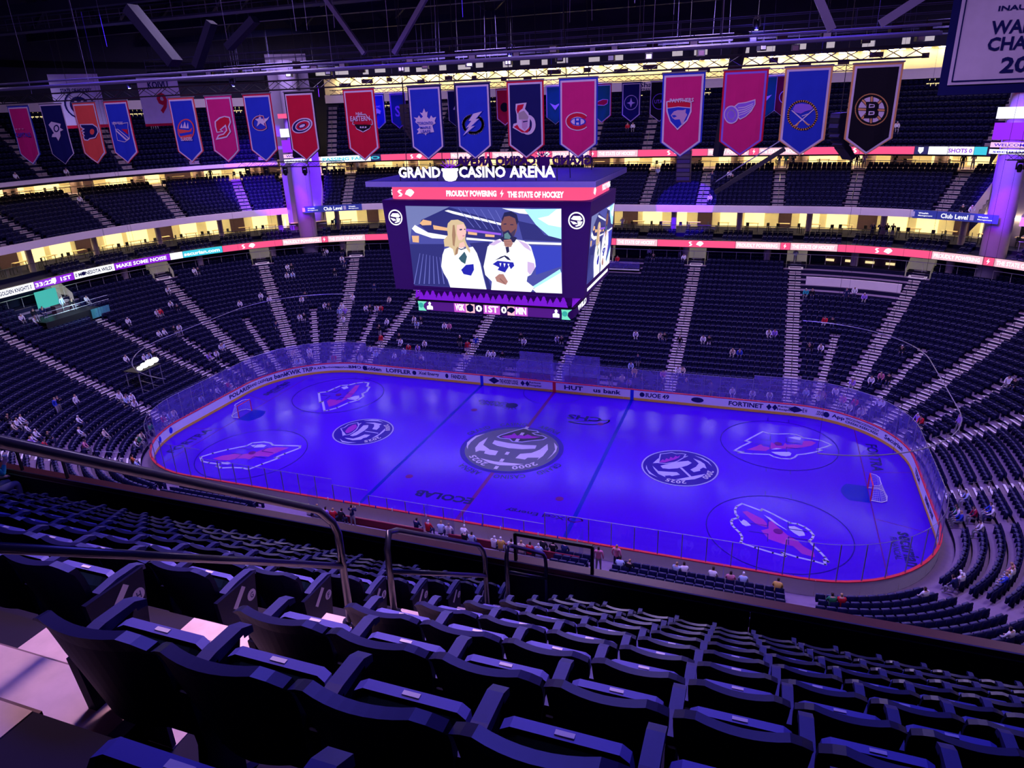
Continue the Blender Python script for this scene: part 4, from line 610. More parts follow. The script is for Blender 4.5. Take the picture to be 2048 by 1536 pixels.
# ------------------------------------------------------------------ dasher boards and glass
boards = thing('dasher_boards', 'white dasher boards with red cap and yellow kickplate around the ice', None, kind='structure')
LB = sum(seglen(0)); NP = 64
for i in range(NP):
    L0, L1 = LB*i/NP+.006, LB*(i+1)/NP-.006
    s0, s1 = L2s(L0, 0), L2s(L1, 0)
    mb = MB(); sweep(mb, [(0, .24), (0, 1.04), (.12, 1.04), (.12, 0)], s0, s1, step=.09); mb.obj('board_panel', 'white', boards)
    mb = MB(); sweep(mb, [(-.012, 0), (-.012, .24), (.0, .245)], s0, s1, step=.09); mb.obj('kickplate', 'yellow', boards)
    mb = MB(); sweep(mb, [(-.03, 1.04), (-.03, 1.10), (.15, 1.10), (.15, 1.04)], s0, s1, step=.09); mb.obj('cap_rail', 'red', boards)
for x in (-7.77, 7.77, 0):
    for sy in (-1, 1):
        mb = MB(); mb.box((x, sy*12.938, .52), (.32, .02, 1.03)); mb.obj('line_panel', 'red' if x == 0 else 'bluep', boards)
def glass_top(s):
    s %= 8
    if 2.06 < s < 2.97: return 3.12
    if 6.03 < s < 6.97: return 2.75 if (6.03 < s < 6.30 or s > 6.66) else 2.3
    return 3.5
NG = 112
for i in range(NG):
    L0, L1 = LB*i/NG+.012, LB*(i+1)/NG-.012; s0, s1 = L2s(L0, 0), L2s(L1, 0); sm = (s0+s1)/2
    if 6.36 < sm < 6.66: zt = 1.9
    else: zt = glass_top(sm)
    mb = MB(); sweep(mb, [(.05, 1.11), (.05, zt)], s0, s1, step=.05); mb.obj('glass_pane', 'glassn' if 5.3 < sm < 7.95 else 'glass', boards)
    p = SP(s0, .06); mb = MB(); mb.box((p[0], p[1], (1.1+zt)/2), (.05, .05, zt-1.1), math.atan2(p[3], p[2])); mb.obj('glass_post', 'steel', boards)
    mb = MB(); mb.tube([pt(a, .05, zt+.01) for a in srange(s0, s1, .05)], .018, 4); mb.obj('glass_edge', 'steel', boards)
# advertising lettering on the inside of the boards
def ad(s, L, w, h=.42, k='bluep', z=.66, bold=.03):
    mb = MB(); curve_text(mb, s, L, -.012, z, w, h, 0, bold); mb.obj('board_lettering', k, boards)
M['ink'] = mat('navy_print', (.01, .012, .10), .6, .2, .05); M['inkr'] = mat('red_print', (.45, .02, .10), .6, .2, .05)
def Lx(x): return s2L(2+(22-x)/44, 0)
def La(seg, deg): return s2L(seg+deg/90, 0)
for s, L, w in (('us bank', Lx(5.35), 2.7), ('HUT', Lx(2.0), 1.9), ('Regions', Lx(-2.0), 1.2), ('THE HOCKEY LODGE', Lx(-4.8), 2.0), ('FANDUEL', Lx(-10.3), 1.8), ('Xcel Energy', Lx(-13.8), 2.4),
                ('LOFFLER', Lx(-17.4), 3.0), ('Golden', Lx(-20.6), 2.2), ('IUOE 49', Lx(10.2), 2.2), ('FORTINET', Lx(18.2), 3.0), ('Regions', Lx(21.6), 1.3)):
    ad(s, L, w, .46 if s != 'Regions' else .24, 'ink', .64 if s != 'Regions' else .78)
ad('Hospital', Lx(-2.0), 1.3, .24, 'ink', .48); ad('Hospital', Lx(21.6), 1.4, .24, 'ink', .48)
for s, L, w, h, z in (('BMO', La(3, 5), 1.5, .34, .66), ('A ARTI', La(3, 32), 1.2, .3, .66), ('Northwestern', La(3, 23), 1.7, .2, .66), ('HealthPartners', La(3, 14), 1.9, .2, .6), ('KWIK TRIP', La(3, 46), 2.9, .5, .64), ('us bank', La(3, 63), 2.4, .5, .64), ('GRAND CASINO', La(3, 79), 2.6, .34, .64),
                      ('POLARIS', La(4, 0)+1.0, 3.0, .44, .64), ('THE HOCKEY LODGE', La(1, 78), 2.0, .4, .64), ('App', La(1, 63), 1.1, .42, .64), ('WOODY', La(1, 55), 1.1, .22, .78), ('CREEK', La(1, 55), 1.1, .22, .48), ('WOODY', La(1, 48), 1.1, .22, .78), ('CREEK', La(1, 48), 1.1, .22, .48), ('WOODY', La(1, 41), 1.1, .22, .78), ('CREEK', La(1, 41), 1.1, .22, .48),
                      ('Securian', La(1, 25), 2.4, .4, .64), ('TRIA', La(0, 0)+7, 2.0, .4, .64), ('BREMER BANK', La(0, 0)+2.5, 2.8, .36, .64), ('GEICO', La(7, 80), 1.8, .36, .64)):
    ad(s, L, w, h, 'ink', z)
def badge(L, r, k, z=.64, diamond=False, squash=1.0):
    P = [(r*math.cos(a)*squash, r*math.sin(a)) for a in ([0, PI/2, PI, -PI/2] if diamond else [i*PI/8 for i in range(16)])]
    mb = MB(); mb.poly([pt(L2s(L-a, -.014), -.014, z+b) for a, b in P]); mb.obj('board_badge', k, boards)
badge(La(3, 5)-1.2, .27, 'ink'); badge(Lx(-15.5), .24, 'ink'); badge(Lx(-11.7), .26, 'ink', squash=.7); badge(Lx(8.75), .24, 'ink')
for x in (-3.3, 20.2): badge(Lx(x), .3, 'ink', diamond=True, squash=.8); badge(Lx(x+.5), .3, 'ink', diamond=True, squash=.8)
badge(Lx(-6.4), .36, 'ink', diamond=True, squash=1.7); badge(La(1, 87), .36, 'ink', diamond=True, squash=1.7); badge(La(1, 63)+1.0, .26, 'ink'); badge(Lx(13.9), .26, 'ink', squash=2.2)
for dd in (1.5, 3.4): badge(La(4, 0)+8.9+dd, .3, 'bluep', squash=.8)
# ------------------------------------------------------------------ goals
def goal(sx, lab):
    g = thing('hockey_goal', lab, 'goal', (27.13*sx, 0, 0), 0 if sx > 0 else PI, 'hockey goals')
    mb = MB(); r = .045
    mb.tube([(0, -.915, 0), (0, -.915, 1.22), (0, .915, 1.22), (0, .915, 0)], r, 8); mb.obj('goal_frame', 'red', g)
    base = [(0, -.915, .05), (.7, -.99, .05), (1.05, -.7, .05), (1.15, 0, .05), (1.05, .7, .05), (.7, .99, .05), (0, .915, .05)]
    mb = MB(); mb.tube(base, .035, 6); mb.obj('goal_base', 'white', g)
    top = [(0, -.915, 1.22), (.38, -.80, 1.2), (.56, -.5, 1.2), (.56, 0, 1.2), (.56, .5, 1.2), (.38, .80, 1.2), (0, .915, 1.22)]
    mb = MB(); mb.tube(top, .025, 6); mb.obj('goal_shelf_bar', 'white', g)
    mb = MB()
    def lerp(a, b, t): return tuple(a[i]+(b[i]-a[i])*t for i in range(3))
    for i in range(6):
        for q in range(5):
            mb.tube([lerp(base[i], base[i+1], q/5), lerp(top[i], top[i+1], q/5)], .008, 3, cap=False)
    for q in range(1, 8):
        mb.tube([lerp(b, t, q/8) for b, t in zip(base, top)], .008, 3, cap=False)
    mb.obj('goal_netting', 'white', g)
goal(1, 'hockey goal with white netting at the right end of the rink'); goal(-1, 'hockey goal with white netting at the left end of the rink')
# ------------------------------------------------------------------ raised safety-net pipes
for sgn, lab in ((1, 'thin curved safety-net pipe hanging over the right end of rink'), (-1, 'thin curved safety-net pipe hanging over the left end of rink')):
    ss = srange(-.99, 1.99, .05)
    P = [(lambda p: (p[0]*sgn, p[1], 8.9))(SP(s % 8, -.2)) for s in ss]
    t = thing('safety_net_pipe', lab, 'pipe', (30*sgn, 0, 8.9))
    mb = MB(); mb.tube([(x-30*sgn, y, z-8.9) for x, y, z in P], .032, 6); mb.obj('pipe', 'steel', t)
    mb = MB()
    for i in range(0, len(P), 6): mb.tube([(P[i][0]-30*sgn, P[i][1], 0), (P[i][0]-30*sgn, P[i][1], 24.5)], .008, 3)
    mb.obj('hanger_cables', 'black', t)
# ------------------------------------------------------------------ player benches, penalty boxes
M['bench'] = mat('bench_wood', (.30, .16, .10), .6, .3, .15); M['bred'] = mat('bench_wall_red', (.22, .02, .05), .6, .2, .1)
for x0, x1, y, sg, nm in ((-9.6, -.9, -13.9, -1, 'left player'), (.9, 9.6, -13.9, -1, 'right player'), (-4.2, -.6, 13.9, 1, 'left penalty box'), (.6, 4.2, 13.9, 1, 'right penalty box')):
    w = x1-x0; t = thing('rink_bench', 'long %s bench beside the boards' % nm, 'bench', ((x0+x1)/2, y, 0))
    mb = MB(); mb.box((0, 0, .47), (w, .4, .05)); mb.obj('bench_seat', 'bench', t); mb = MB(); mb.box((0, sg*.75, .55), (w, .08, 1.1)); mb.obj('bench_back_wall', 'bred', t)
    for q in range(5): mb = MB(); mb.box((-w/2+.2+q*(w-.4)/4, 0, .23), (.08, .35, .45)); mb.obj('leg', 'steel', t)
    for e in (-1, 1): mb = MB(); mb.box((e*w/2, sg*.3, 1.5), (.03, 1.0, 2.0)); mb.obj('glass_divider', 'glassn' if sg < 0 else 'glass', t)
    if sg < 0:
        for q in range(7): mb = MB(); mb.lathe([(0, 0), (.04, 0), (.04, .18), (.015, .24), (0, .25)], 8, (-w/2+.5+q*(w-1)/6, .70, 1.1)); mb.obj('water_bottle', 'bluep' if q % 2 else 'white', t)
    else: mb = MB(); sb_ = mb.box((0, sg*.85, 2.3), (w, .04, 2.2)); mb.obj('glass_back', 'glass', t)
# glowing broadcast light on a scaffold behind the left glass
t = thing('scaffold_light', 'bright white cloud lamp on scaffold stand behind the left glass', 'light', (-36.2, -1.6, 1.9)); M['cloud'] = led('cloud_lamp', (1.0, .97, .92), 3.0)
for i in range(3):
    for j in range(2): mb = MB(); mb.tube([(-j*1.6, i*1.3-1.3, 0), (-j*1.6, i*1.3-1.3, 2.6)], .04, 6); mb.obj('scaffold_pole', 'steel', t)
for i in range(2):
    for z in (.9, 1.8): mb = MB(); mb.tube([(0, i*1.3-1.3, z), (0, i*1.3, z-.8)], .03, 5); mb.obj('scaffold_brace', 'steel', t)
mb = MB(); mb.box((-.8, 0, 2.6), (1.8, 2.8, .08)); mb.obj('scaffold_deck', 'black', t)
for (y, z, r) in ((-1.0, 2.95, .28), (-.45, 3.05, .36), (.2, 3.1, .42), (.85, 3.15, .36)):
    mb = MB(); mb.lathe([(r*math.sin(a*PI/8)*1.0, -r*.7*math.cos(a*PI/8)) for a in range(9)], 14, (0, y, z)); mb.obj('lamp_bulb', 'cloud', t, True)
# ------------------------------------------------------------------ seating bowl
CP = Vector((18.469, -49.518, 26.556))
RM = Matrix(((0.94267, 0.33199, -0.03409), (-0.09152, 0.35540, 0.93022), (0.32094, -0.87377, 0.36540)))
def proj(p):
    d = RM @ (Vector(p)-CP)
    if d.z > -.3: return None
    return (1024+1404.8*d.x/-d.z, 768-1404.8*d.y/-d.z)
def in_view(p, mx=260, my=160):
    q = proj(p)
    if q is None or not (-mx < q[0] < 2048+mx and -my < q[1] < 1536+my): return False
    dy = p[1]-CP.y
    if dy > 8.4 and p[2] < CP.z-.764*dy-1.3: return False
    return True
def lowz(d): t = max(-.85, d-1.8); return .6+.30*t+.0042*t*t
LOW = [(.95+.85*k, lowz(.95+.85*k)) for k in range(27)]
T2 = [(23.4+.85*k, 14.75+.37*k) for k in range(11)]
T3 = [(28.9+.81*k, 20.55+.608*k) for k in range(12)]
CL = [(22.55, 10.75), (23.45, 11.1), (24.35, 11.45)]
def terrace(name, rows, run, s0, s1, label, front=None, ends=False):
    prof = []
    if front: prof += front
    for i, (d, z) in enumerate(rows):
        prof += [(d, z), (d+run, z)]
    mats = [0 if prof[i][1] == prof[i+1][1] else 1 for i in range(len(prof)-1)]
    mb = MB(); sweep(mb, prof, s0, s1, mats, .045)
    if ends:
        zb = prof[0][1]-1.2
        for s in (s0, s1): mb.poly([pt(s, d, z) for d, z in prof]+[pt(s, prof[-1][0], prof[-1][1]-2.4), pt(s, prof[0][0], zb)], 1)
    return mb.obj(name, ['concrete', 'riser'], kind='structure', label=label)
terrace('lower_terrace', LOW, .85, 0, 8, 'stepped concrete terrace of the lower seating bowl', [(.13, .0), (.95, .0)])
def mirror(l): return l+[5-x for x in l]
GAP = [(1.585, 1.675), (3.325, 3.415)]
SEC2 = [(.6, 1.585), (1.675, 3.325), (3.415, 4.7)]
SEC3 = [(1.0, 1.60), (1.69, 3.31), (3.42, 4.6)]
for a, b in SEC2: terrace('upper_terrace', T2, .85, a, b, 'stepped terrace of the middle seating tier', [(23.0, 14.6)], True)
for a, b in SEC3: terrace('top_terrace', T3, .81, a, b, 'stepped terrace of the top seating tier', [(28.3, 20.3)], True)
A_LOW = [.0, .55, 1.2, 1.5, 1.75, 2, 2.25, 2.5, 2.75, 3, 3.25, 3.5, 3.75, 4, 5, 5.5, 6, 6.25, 6.5, 6.75, 7, 7.5]
A_HALF = [1.36, 1.625, 1.875, 3.125, 3.375, 3.625, 3.875]
A_T2 = [.9, 1.006, 1.172, 1.332, 1.488, 1.736, 1.904, 2.058, 2.25, 2.4, 2.6, 2.75, 2.942, 3.096, 3.264, 3.512, 3.668, 3.828, 3.994, 4.4]
A_T3 = [1.14, 1.3, 1.45, 1.70, 1.93, 2.15, 2.42, 2.58, 2.85, 3.07, 3.298, 3.45, 3.594, 3.728, 3.888, 4.1]
NSTAIR = 0
def stairs(s, rows, run, hw, nm, lab, rail=True, kmax=None):
    global NSTAIR
    p0 = pt(s, rows[len(rows)//2][0], rows[len(rows)//2][1])
    if not in_view(p0) and not in_view(pt(s, *rows[-1])): return
    mb = MB(); nb = MB()
    for k, (d, z) in enumerate(rows[:kmax]):
        rise = (rows[k+1][1]-z) if k+1 < len(rows) else z-rows[k-1][1]
        for j in (0, 1):
            dd = d+run*(j+.5)/2; x, y, nx, ny = SP(s, dd); rz = math.atan2(ny, nx); zt = z+.012+rise*j*.5; h = .02 if j == 0 else rise*.5
            mb.box((x, y, zt-h/2), (run/2, hw*2, h), rz)
            x, y, nx, ny = SP(s, d+run*j/2+.07); nb.box((x, y, zt+.004), (.15, hw*2, .012), rz)
    st = mb.obj(nm, 'step', kind='structure', label=lab); nb.obj('stair_nosing', 'nosing', st)
    if rail:
        mb = MB(); R = rows[:kmax]; i = 1
        while i+2 < len(R):
            a, b = R[i], R[i+2]; pa, pb = pt(s, a[0]+.4, a[1]), pt(s, b[0]+.4, b[1])
            mb.tube([pa, (pa[0], pa[1], pa[2]+.9), (pb[0], pb[1], pb[2]+.9), pb], .025, 4); i += 4
        mb.obj('stair_handrail', 'rail', st)
for s in A_LOW: stairs(s, LOW, .85, .6, 'aisle_stairs', 'lower bowl aisle stairs')
for s in A_HALF: stairs(s, LOW, .85, .3, 'aisle_stairs', 'narrow lower bowl aisle stairs', False, 13)
for s in A_T2: stairs(s, T2, .85, .6, 'aisle_stairs', 'middle tier aisle stairs')
for s in A_T3: stairs(s, T3, .81, .6, 'aisle_stairs', 'top tier aisle stairs')
# ---- seats
SEATS = []   # x, y, z, yaw, tier, row
def fill(rows, aisles, hw, tier, rng, pitch=.53, k0=0, half=(), skip=None):
    for k, (d, z) in enumerate(rows):
        if k < k0: continue
        cuts = sorted([(s2L(a % 8+(8 if a >= 8 else 0), d), hw) for a in aisles if rng[0] <= a <= rng[1]]+([(s2L(a, d), .34) for a in half if rng[0] <= a <= rng[1]] if k < 13 else []))
        ed = [(s2L(rng[0], d), .15)]+cuts+[(s2L(rng[1], d) if rng[1] < 8 else sum(seglen(d)), .15)]
        for (a, ha), (b, hb) in zip(ed[:-1], ed[1:]):
            l = b-hb-(a+ha); n = int(l/pitch)
            if n < 1: continue
            o = a+ha+(l-n*pitch)/2
            for i in range(n):
                s = L2s(o+(i+.5)*pitch, d); x, y, nx, ny = SP(s, d+.55)
                if skip and skip(s, k): continue
                if not in_view((x, y, z+.6)): continue
                SEATS.append((x, y, z, math.atan2(nx, -ny), tier, k))
def skip_low(s, k):
    s %= 8
    if k >= 21 and 3.99 < s < 4.62: return True
    if k >= 20 and 1.755 < s < 1.985: return True
    if k >= 22 and 2.39 < s < 2.495: return True
    if k >= 24:
        for a in A_LOW:
            if abs(s-a) < .028: return True
    if k < 3 and 6.18 < s < 6.68: return True
    if k < 2 and (2.36 < s < 2.64): return True
    return False
fill(LOW, A_LOW, .62, 'lower', (0, 8), half=A_HALF, skip=skip_low)
for r in SEC2: fill(T2, A_T2, .62, 'middle', r)
for r in SEC3: fill(T3, A_T3, .62, 'top', r)
for r in ((.6, 1.60), (1.66, 3.34), (3.40, 4.8)): fill(CL, [x/10*1.0 for x in range(6, 48, 1)], .45, 'club', r, .56)
def box_part(c, sz, skip_bottom=True):
    hx, hy, hz = sz[0]/2, sz[1]/2, sz[2]/2; x, y, z = c
    V = [(x+a*hx, y+b*hy, z+e*hz) for e in (-1, 1) for a, b in ((-1, -1), (1, -1), (1, 1), (-1, 1))]
    F = [(4, 5, 6, 7), (0, 1, 5, 4), (1, 2, 6, 5), (2, 3, 7, 6), (3, 0, 4, 7)]
    return V, F
def seat_template():
    V, F, Mi = [], [], []
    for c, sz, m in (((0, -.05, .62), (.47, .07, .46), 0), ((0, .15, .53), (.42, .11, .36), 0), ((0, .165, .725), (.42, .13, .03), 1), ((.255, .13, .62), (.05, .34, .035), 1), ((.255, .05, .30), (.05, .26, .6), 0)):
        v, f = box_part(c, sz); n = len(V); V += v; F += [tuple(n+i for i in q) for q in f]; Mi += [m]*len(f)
    return np.array(V), np.array(F), np.array(Mi)
def stuff_seats(lst, name, label):
    V, F, Mi = seat_template(); N = len(lst); A = np.array([l[:4] for l in lst]); c, s = np.cos(A[:, 3]), np.sin(A[:, 3])
    sc = 1+.0*A[:, 3]
    X = V[None, :, 0]*c[:, None]-V[None, :, 1]*s[:, None]+A[:, 0:1]; Y = V[None, :, 0]*s[:, None]+V[None, :, 1]*c[:, None]+A[:, 1:2]; Z = V[None, :, 2]+A[:, 2:3]
    co = np.stack([X, Y, Z], -1).reshape(-1); fi = (F[None]+(np.arange(N)*len(V))[:, None, None]).reshape(-1); nf = N*len(F)
    me = bpy.data.meshes.new(name); me.vertices.add(N*len(V)); me.vertices.foreach_set('co', co.astype('f4')); me.loops.add(nf*4); me.polygons.add(nf)
    me.loops.foreach_set('vertex_index', fi.astype('i4')); me.polygons.foreach_set('loop_start', np.arange(0, nf*4, 4, dtype='i4'))
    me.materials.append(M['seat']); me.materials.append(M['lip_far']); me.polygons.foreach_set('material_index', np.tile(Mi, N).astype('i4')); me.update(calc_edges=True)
    o = bpy.data.objects.new(name, me); link(o, None, label, 'seats', kind='stuff'); return o
# ------------------------------------------------------------------ fascias and LED ribbons
mb = MB()
for a, b in SEC2: sweep(mb, [(23.0, 14.65), (22.5, 14.65), (22.5, 15.42), (22.75, 15.42), (22.75, 14.7)], a, b, step=.03)
mb.obj('trim_1', 'fascia', kind='structure', label='pale curved fascia band below the middle tier')
mb = MB(); sweep(mb, [(22.9, 10.6), (22.2, 10.62), (22.2, 11.5), (22.35, 11.5), (22.35, 10.7)], .4, 4.9, step=.03)
mb.obj('trim_2', 'black', kind='structure', label='dark curved ribbon housing above the lower bowl')
mb = MB()
for a, b in SEC3[:2]: sweep(mb, [(28.9, 20.4), (28.2, 20.42), (28.2, 21.3), (28.4, 21.3), (28.4, 20.5)], a, b, step=.03)
mb.obj('trim_3', 'black', kind='structure', label='dark curved ribbon housing below the top tier')
mb = MB(); sweep(mb, [(28.9, 20.4), (28.2, 20.55), (28.2, 21.0), (28.4, 21.0), (28.4, 20.5)], *SEC3[2], step=.03)
mb.obj('trim_4', 'fascia', kind='structure', label='thin pale fascia below the top tier at the left end')
M['Lpink'] = led('led_pink', (1.0, .09, .25), 1.0); M['Lwhite'] = led('led_white', (.92, .92, 1.0), 1.35); M['Lpurple'] = led('led_purple', (.30, .01, .80), .9)
M['Lcyan'] = led('led_cyan', (.04, .62, .80), 1.0); M['Lpale'] = led('led_pale_pink', (1.0, .55, .66), 1.05); M['Lnavy'] = led('led_navy', (.02, .02, .12), 1); M['Lteal'] = led('led_teal', (.05, .55, .50), .8); M['Lred'] = led('led_red', (1.0, .06, .12), 1)
def ribbon(name, d, z0, z1, parts, label):
    t = thing(name, label, 'display')
    for La_, Lb_, bg, fg, s in parts:
        a, b = L2s(min(La_, Lb_)+.02, d), L2s(max(La_, Lb_)-.02, d)
        mb = MB(); sweep(mb, [(d-.02, z0), (d-.02, z1)], a, b, step=.02); p = mb.obj('display_panel', bg, t)
        if s:
            mb = MB(); w = abs(La_-Lb_)*.9
            curve_text(mb, s, (La_+Lb_)/2, d-.04, (z0+z1)/2, w, (z1-z0)*.55, 0, .03); mb.obj('display_lettering', fg, p)
    return t
def mark(t, L, d, z, h, shape, k):
    mb = MB(); mb.poly([pt(L2s(L-a*h, d), d, z+b*h) for a, b in shape]); mb.obj('display_mark', k, t)
BOLT = [(.1, .5), (-.25, -.05), (-.02, -.05), (-.12, -.5), (.27, .1), (.04, .1)]
BEARM = [(-.5, -.1), (-.3, .25), (0, .4), (.3, .35), (.55, .1), (.4, -.1), (.1, -.35), (-.2, -.2)]
SWIRL = [(.35, .4), (-.1, .45), (-.35, .2), (-.1, -.05), (.1, -.1), (-.3, -.4), (.15, -.42), (.38, -.12), (.1, .1), (-.05, .2)]
R1 = []
PP, TS = 'PROUDLY POWERING', 'THE STATE OF HOCKEY'
R1 += [(160, 156.25, 'Lwhite', 'ink', 'VEGAS'), (156.25, 152.39, 'Lwhite', 'ink', 'GOLDEN KNIGHTS 0'), (152.39, 147.71, 'Lpurple', 'Lwhite', '33:22   1ST'), (147.71, 142.88, 'Lwhite', 'ink', '0 MINNESOTA WILD'), (142.88, 136.23, 'Lpurple', 'Lwhite', 'MAKE SOME NOISE'), (136.23, 134.69, 'Lwhite', 'ink', ''), (134.69, 129.86, 'Lcyan', 'Lwhite', 'securian.com'),
       (129.86, 122.34, 'Lpink', 'Lwhite', ''), (122.34, 117.3, 'Lpale', 'Lwhite', PP), (117.3, 116.5, 'Lpink', 'Lwhite', ''), (116.5, 111.54, 'Lpale', 'Lwhite', TS), (111.54, 100, 'Lpink', 'Lwhite', ''), (100, 94.5, 'Lpale', 'Lwhite', PP), (94.5, 93, 'Lpink', 'Lwhite', ''), (93, 88, 'Lpale', 'Lwhite', TS), (88, 77.63, 'Lpink', 'Lwhite', ''),
       (77.63, 72.7, 'Lpale', 'Lwhite', TS), (72.7, 63.81, 'Lpink', 'Lwhite', ''), (63.81, 58.97, 'Lpale', 'Lwhite', PP), (58.97, 57.92, 'Lpink', 'Lwhite', ''), (57.92, 53.07, 'Lpale', 'Lwhite', TS), (53.07, 44.01, 'Lpink', 'Lwhite', ''), (44.01, 39.38, 'Lpale', 'Lwhite', PP), (39.38, 38.4, 'Lpink', 'Lwhite', ''), (38.4, 33.5, 'Lpale', 'Lwhite', TS), (33.5, 25, 'Lpink', 'Lwhite', '')]
rb = ribbon('led_ribbon', 22.2, 10.68, 11.46, R1, 'pink LED ribbon with white lettering running above the lower bowl')
for L in (126.68, 106, 82, 68.3, 48.64, 29): mark(rb, L+.5, 22.16, 11.07, .6, SWIRL, 'Lwhite'); mark(rb, L-.55, 22.16, 11.07, .8, BEARM, 'Lwhite')
for L in (116.9, 93.7, 58.44, 38.89): mark(rb, L, 22.16, 11.07, .62, BOLT, 'Lwhite')
mark(rb, 150, 22.16, 11.07, .7, [(-.35, .45), (.35, .45), (.35, -.1), (0, -.5), (-.35, -.1)], 'Lwhite'); mark(rb, 146.5, 22.16, 11.07, .6, BEARM, 'ink')
R2 = [(134.07, 129.11, 'Lpale', 'Lwhite', TS), (129.11, 122.31, 'Lwhite', 'Lcyan', 'PASSING FANS'), (122.31, 120.92, 'Lnavy', 'Lcyan', 'O'), (120.92, 111.0, 'Lpink', 'Lwhite', ''), (111, 106, 'Lpale', 'Lwhite', PP), (106, 105, 'Lpink', 'Lwhite', ''), (105, 100, 'Lpale', 'Lwhite', TS), (100, 96.8, 'Lpink', 'Lwhite', ''), (96.8, 91.9, 'Lpale', 'Lwhite', PP), (91.9, 90.9, 'Lpink', 'Lwhite', ''), (90.9, 85.8, 'Lpale', 'Lwhite', TS),
      (85.8, 77.5, 'Lpink', 'Lwhite', ''), (77.5, 72.8, 'Lpale', 'Lwhite', PP), (72.8, 71.7, 'Lpink', 'Lwhite', ''), (71.7, 66.8, 'Lpale', 'Lwhite', TS), (66.8, 55.7, 'Lpink', 'Lwhite', ''), (55.7, 54.4, 'Lnavy', 'Lwhite', ''), (54.4, 52.6, 'Lwhite', 'Lcyan', ''), (52.6, 50.2, 'Lwhite', 'Lpurple', 'SHOTS 0'), (50.2, 49.02, 'Lcyan', 'Lwhite', '')]
rb = ribbon('led_ribbon', 28.2, 20.48, 21.26, R2, 'pink LED ribbon with white lettering running below the top tier')
for L in (116, 98, 81.5, 61): mark(rb, L+.5, 28.16, 20.87, .6, SWIRL, 'Lwhite'); mark(rb, L-.55, 28.16, 20.87, .8, BEARM, 'Lwhite')
for L in (105.5, 91.4, 72.2): mark(rb, L, 28.16, 20.87, .62, BOLT, 'Lwhite')
mark(rb, 55.05, 28.16, 20.87, .7, [(-.35, .45), (.35, .45), (.35, -.1), (0, -.5), (-.35, -.1)], 'Lwhite')
M['sign_blue'] = mat('club_sign_blue', (.04, .06, .30), .6, .2, .05, em=(.05, .07, .35), es=.25)
for La_, Lb_, w_ in ((119.61, 112.11, 'left'), (46.78, 39.19, 'right')):
    t = thing('club_level_sign', 'blue Club Level sign on the fascia at the %s of the scoreboard' % w_, 'sign', group='club level signs')
    mb = MB(); sweep(mb, [(22.47, 14.62), (22.47, 15.45)], L2s(min(La_, Lb_), 22.47), L2s(max(La_, Lb_), 22.47), step=.02); mb.obj('sign_panel', 'sign_blue', t)
    Lm = (La_+Lb_)/2; mb = MB(); curve_text(mb, 'Club Level', Lm, 22.44, 15.02, 2.4, .46, 0, .02)
    for o in (-2.6, 2.7): curve_text(mb, 'Wealth', Lm+o+.1, 22.44, 15.16, .9, .16); curve_text(mb, 'Management', Lm+o-.1, 22.44, 14.9, 1.3, .16)
    mb.obj('sign_lettering', 'Lwhite', t)
    for o in (-2.6, 2.7):
        P = [(-.17, -.25), (.17, -.25), (.17, .25), (-.17, .25)]; mb = MB(); mb.poly([pt(L2s(Lm+o+1.05-a, 22.44), 22.44, 15.03+b) for a, b in P]); mb.obj('sign_logo', 'white', t)
# ------------------------------------------------------------------ club level, concourses, press level
mb = MB(); sweep(mb, [(22.35, 10.75), (25.2, 11.45), (25.2, 11.8), (30.5, 11.8)], .4, 4.9, step=.045); mb.obj('club_floor', 'riser', kind='structure', label='stepped floor of the club level')
mb = MB(); sweep(mb, [(30.3, 11.8), (30.3, 14.65)], .4, 4.9, step=.045); mb.obj('wall_club', 'cream', kind='structure', label='cream back wall of the club level')
mb = MB()
for a, b in SEC2: sweep(mb, [(23.0, 14.64), (30.5, 14.64)], a, b, step=.045)
mb.obj('ceiling_club', 'cream', kind='structure', label='ceiling over the club level')
mb = MB(); sweep(mb, [(23.05, 9.0), (24.3, 9.0), (24.3, 10.62)], 0, 8, [0, 0], .045); mb.obj('wall_lower', 'riser', kind='structure', label='dark wall behind the top row of the lower bowl')
mb = MB(); sweep(mb, [(32.7, 18.5), (37.5, 18.5)], .6, 4.7, step=.045); mb.obj('concourse_floor', 'concrete', kind='structure', label='floor of the upper concourse')
mb = MB(); sweep(mb, [(37.4, 18.5), (37.4, 20.7)], .6, 4.7, step=.045); mb.obj('wall_concourse', 'cream', kind='structure', label='cream back wall of the upper concourse')
mb = MB()
for a, b in SEC3: sweep(mb, [(28.4, 20.42), (38, 20.72)], a, b, step=.045)
mb.obj('ceiling_concourse', 'cream', kind='structure', label='ceiling over the upper concourse')
def lamp_row(d, z, s0, s1, gap, w, nm, lab, ln=1.6):
    t = thing(nm, lab, 'lamps', kind='structure'); L = s2L(s0, d)+gap/2; E_ = s2L(s1, d)
    mb = MB(); mb.box((0, 0, 0), (w, ln, .05)); me = mb.mesh('lamp_panel', 'lamp')
    while L < E_:
        s = L2s(L, d); x, y, nx, ny = SP(s, d); o = inst('lamp_panel', me, t, (x, y, z), math.atan2(ny, nx)); L += gap
lamp_row(27.5, 14.58, .5, 4.8, 3.75, .5, 'club_lamps', 'warm ceiling lamps of the club level')
lamp_row(34.8, 20.52, .7, 4.6, 3.75, .5, 'concourse_lamps', 'warm ceiling lamps of the upper concourse')
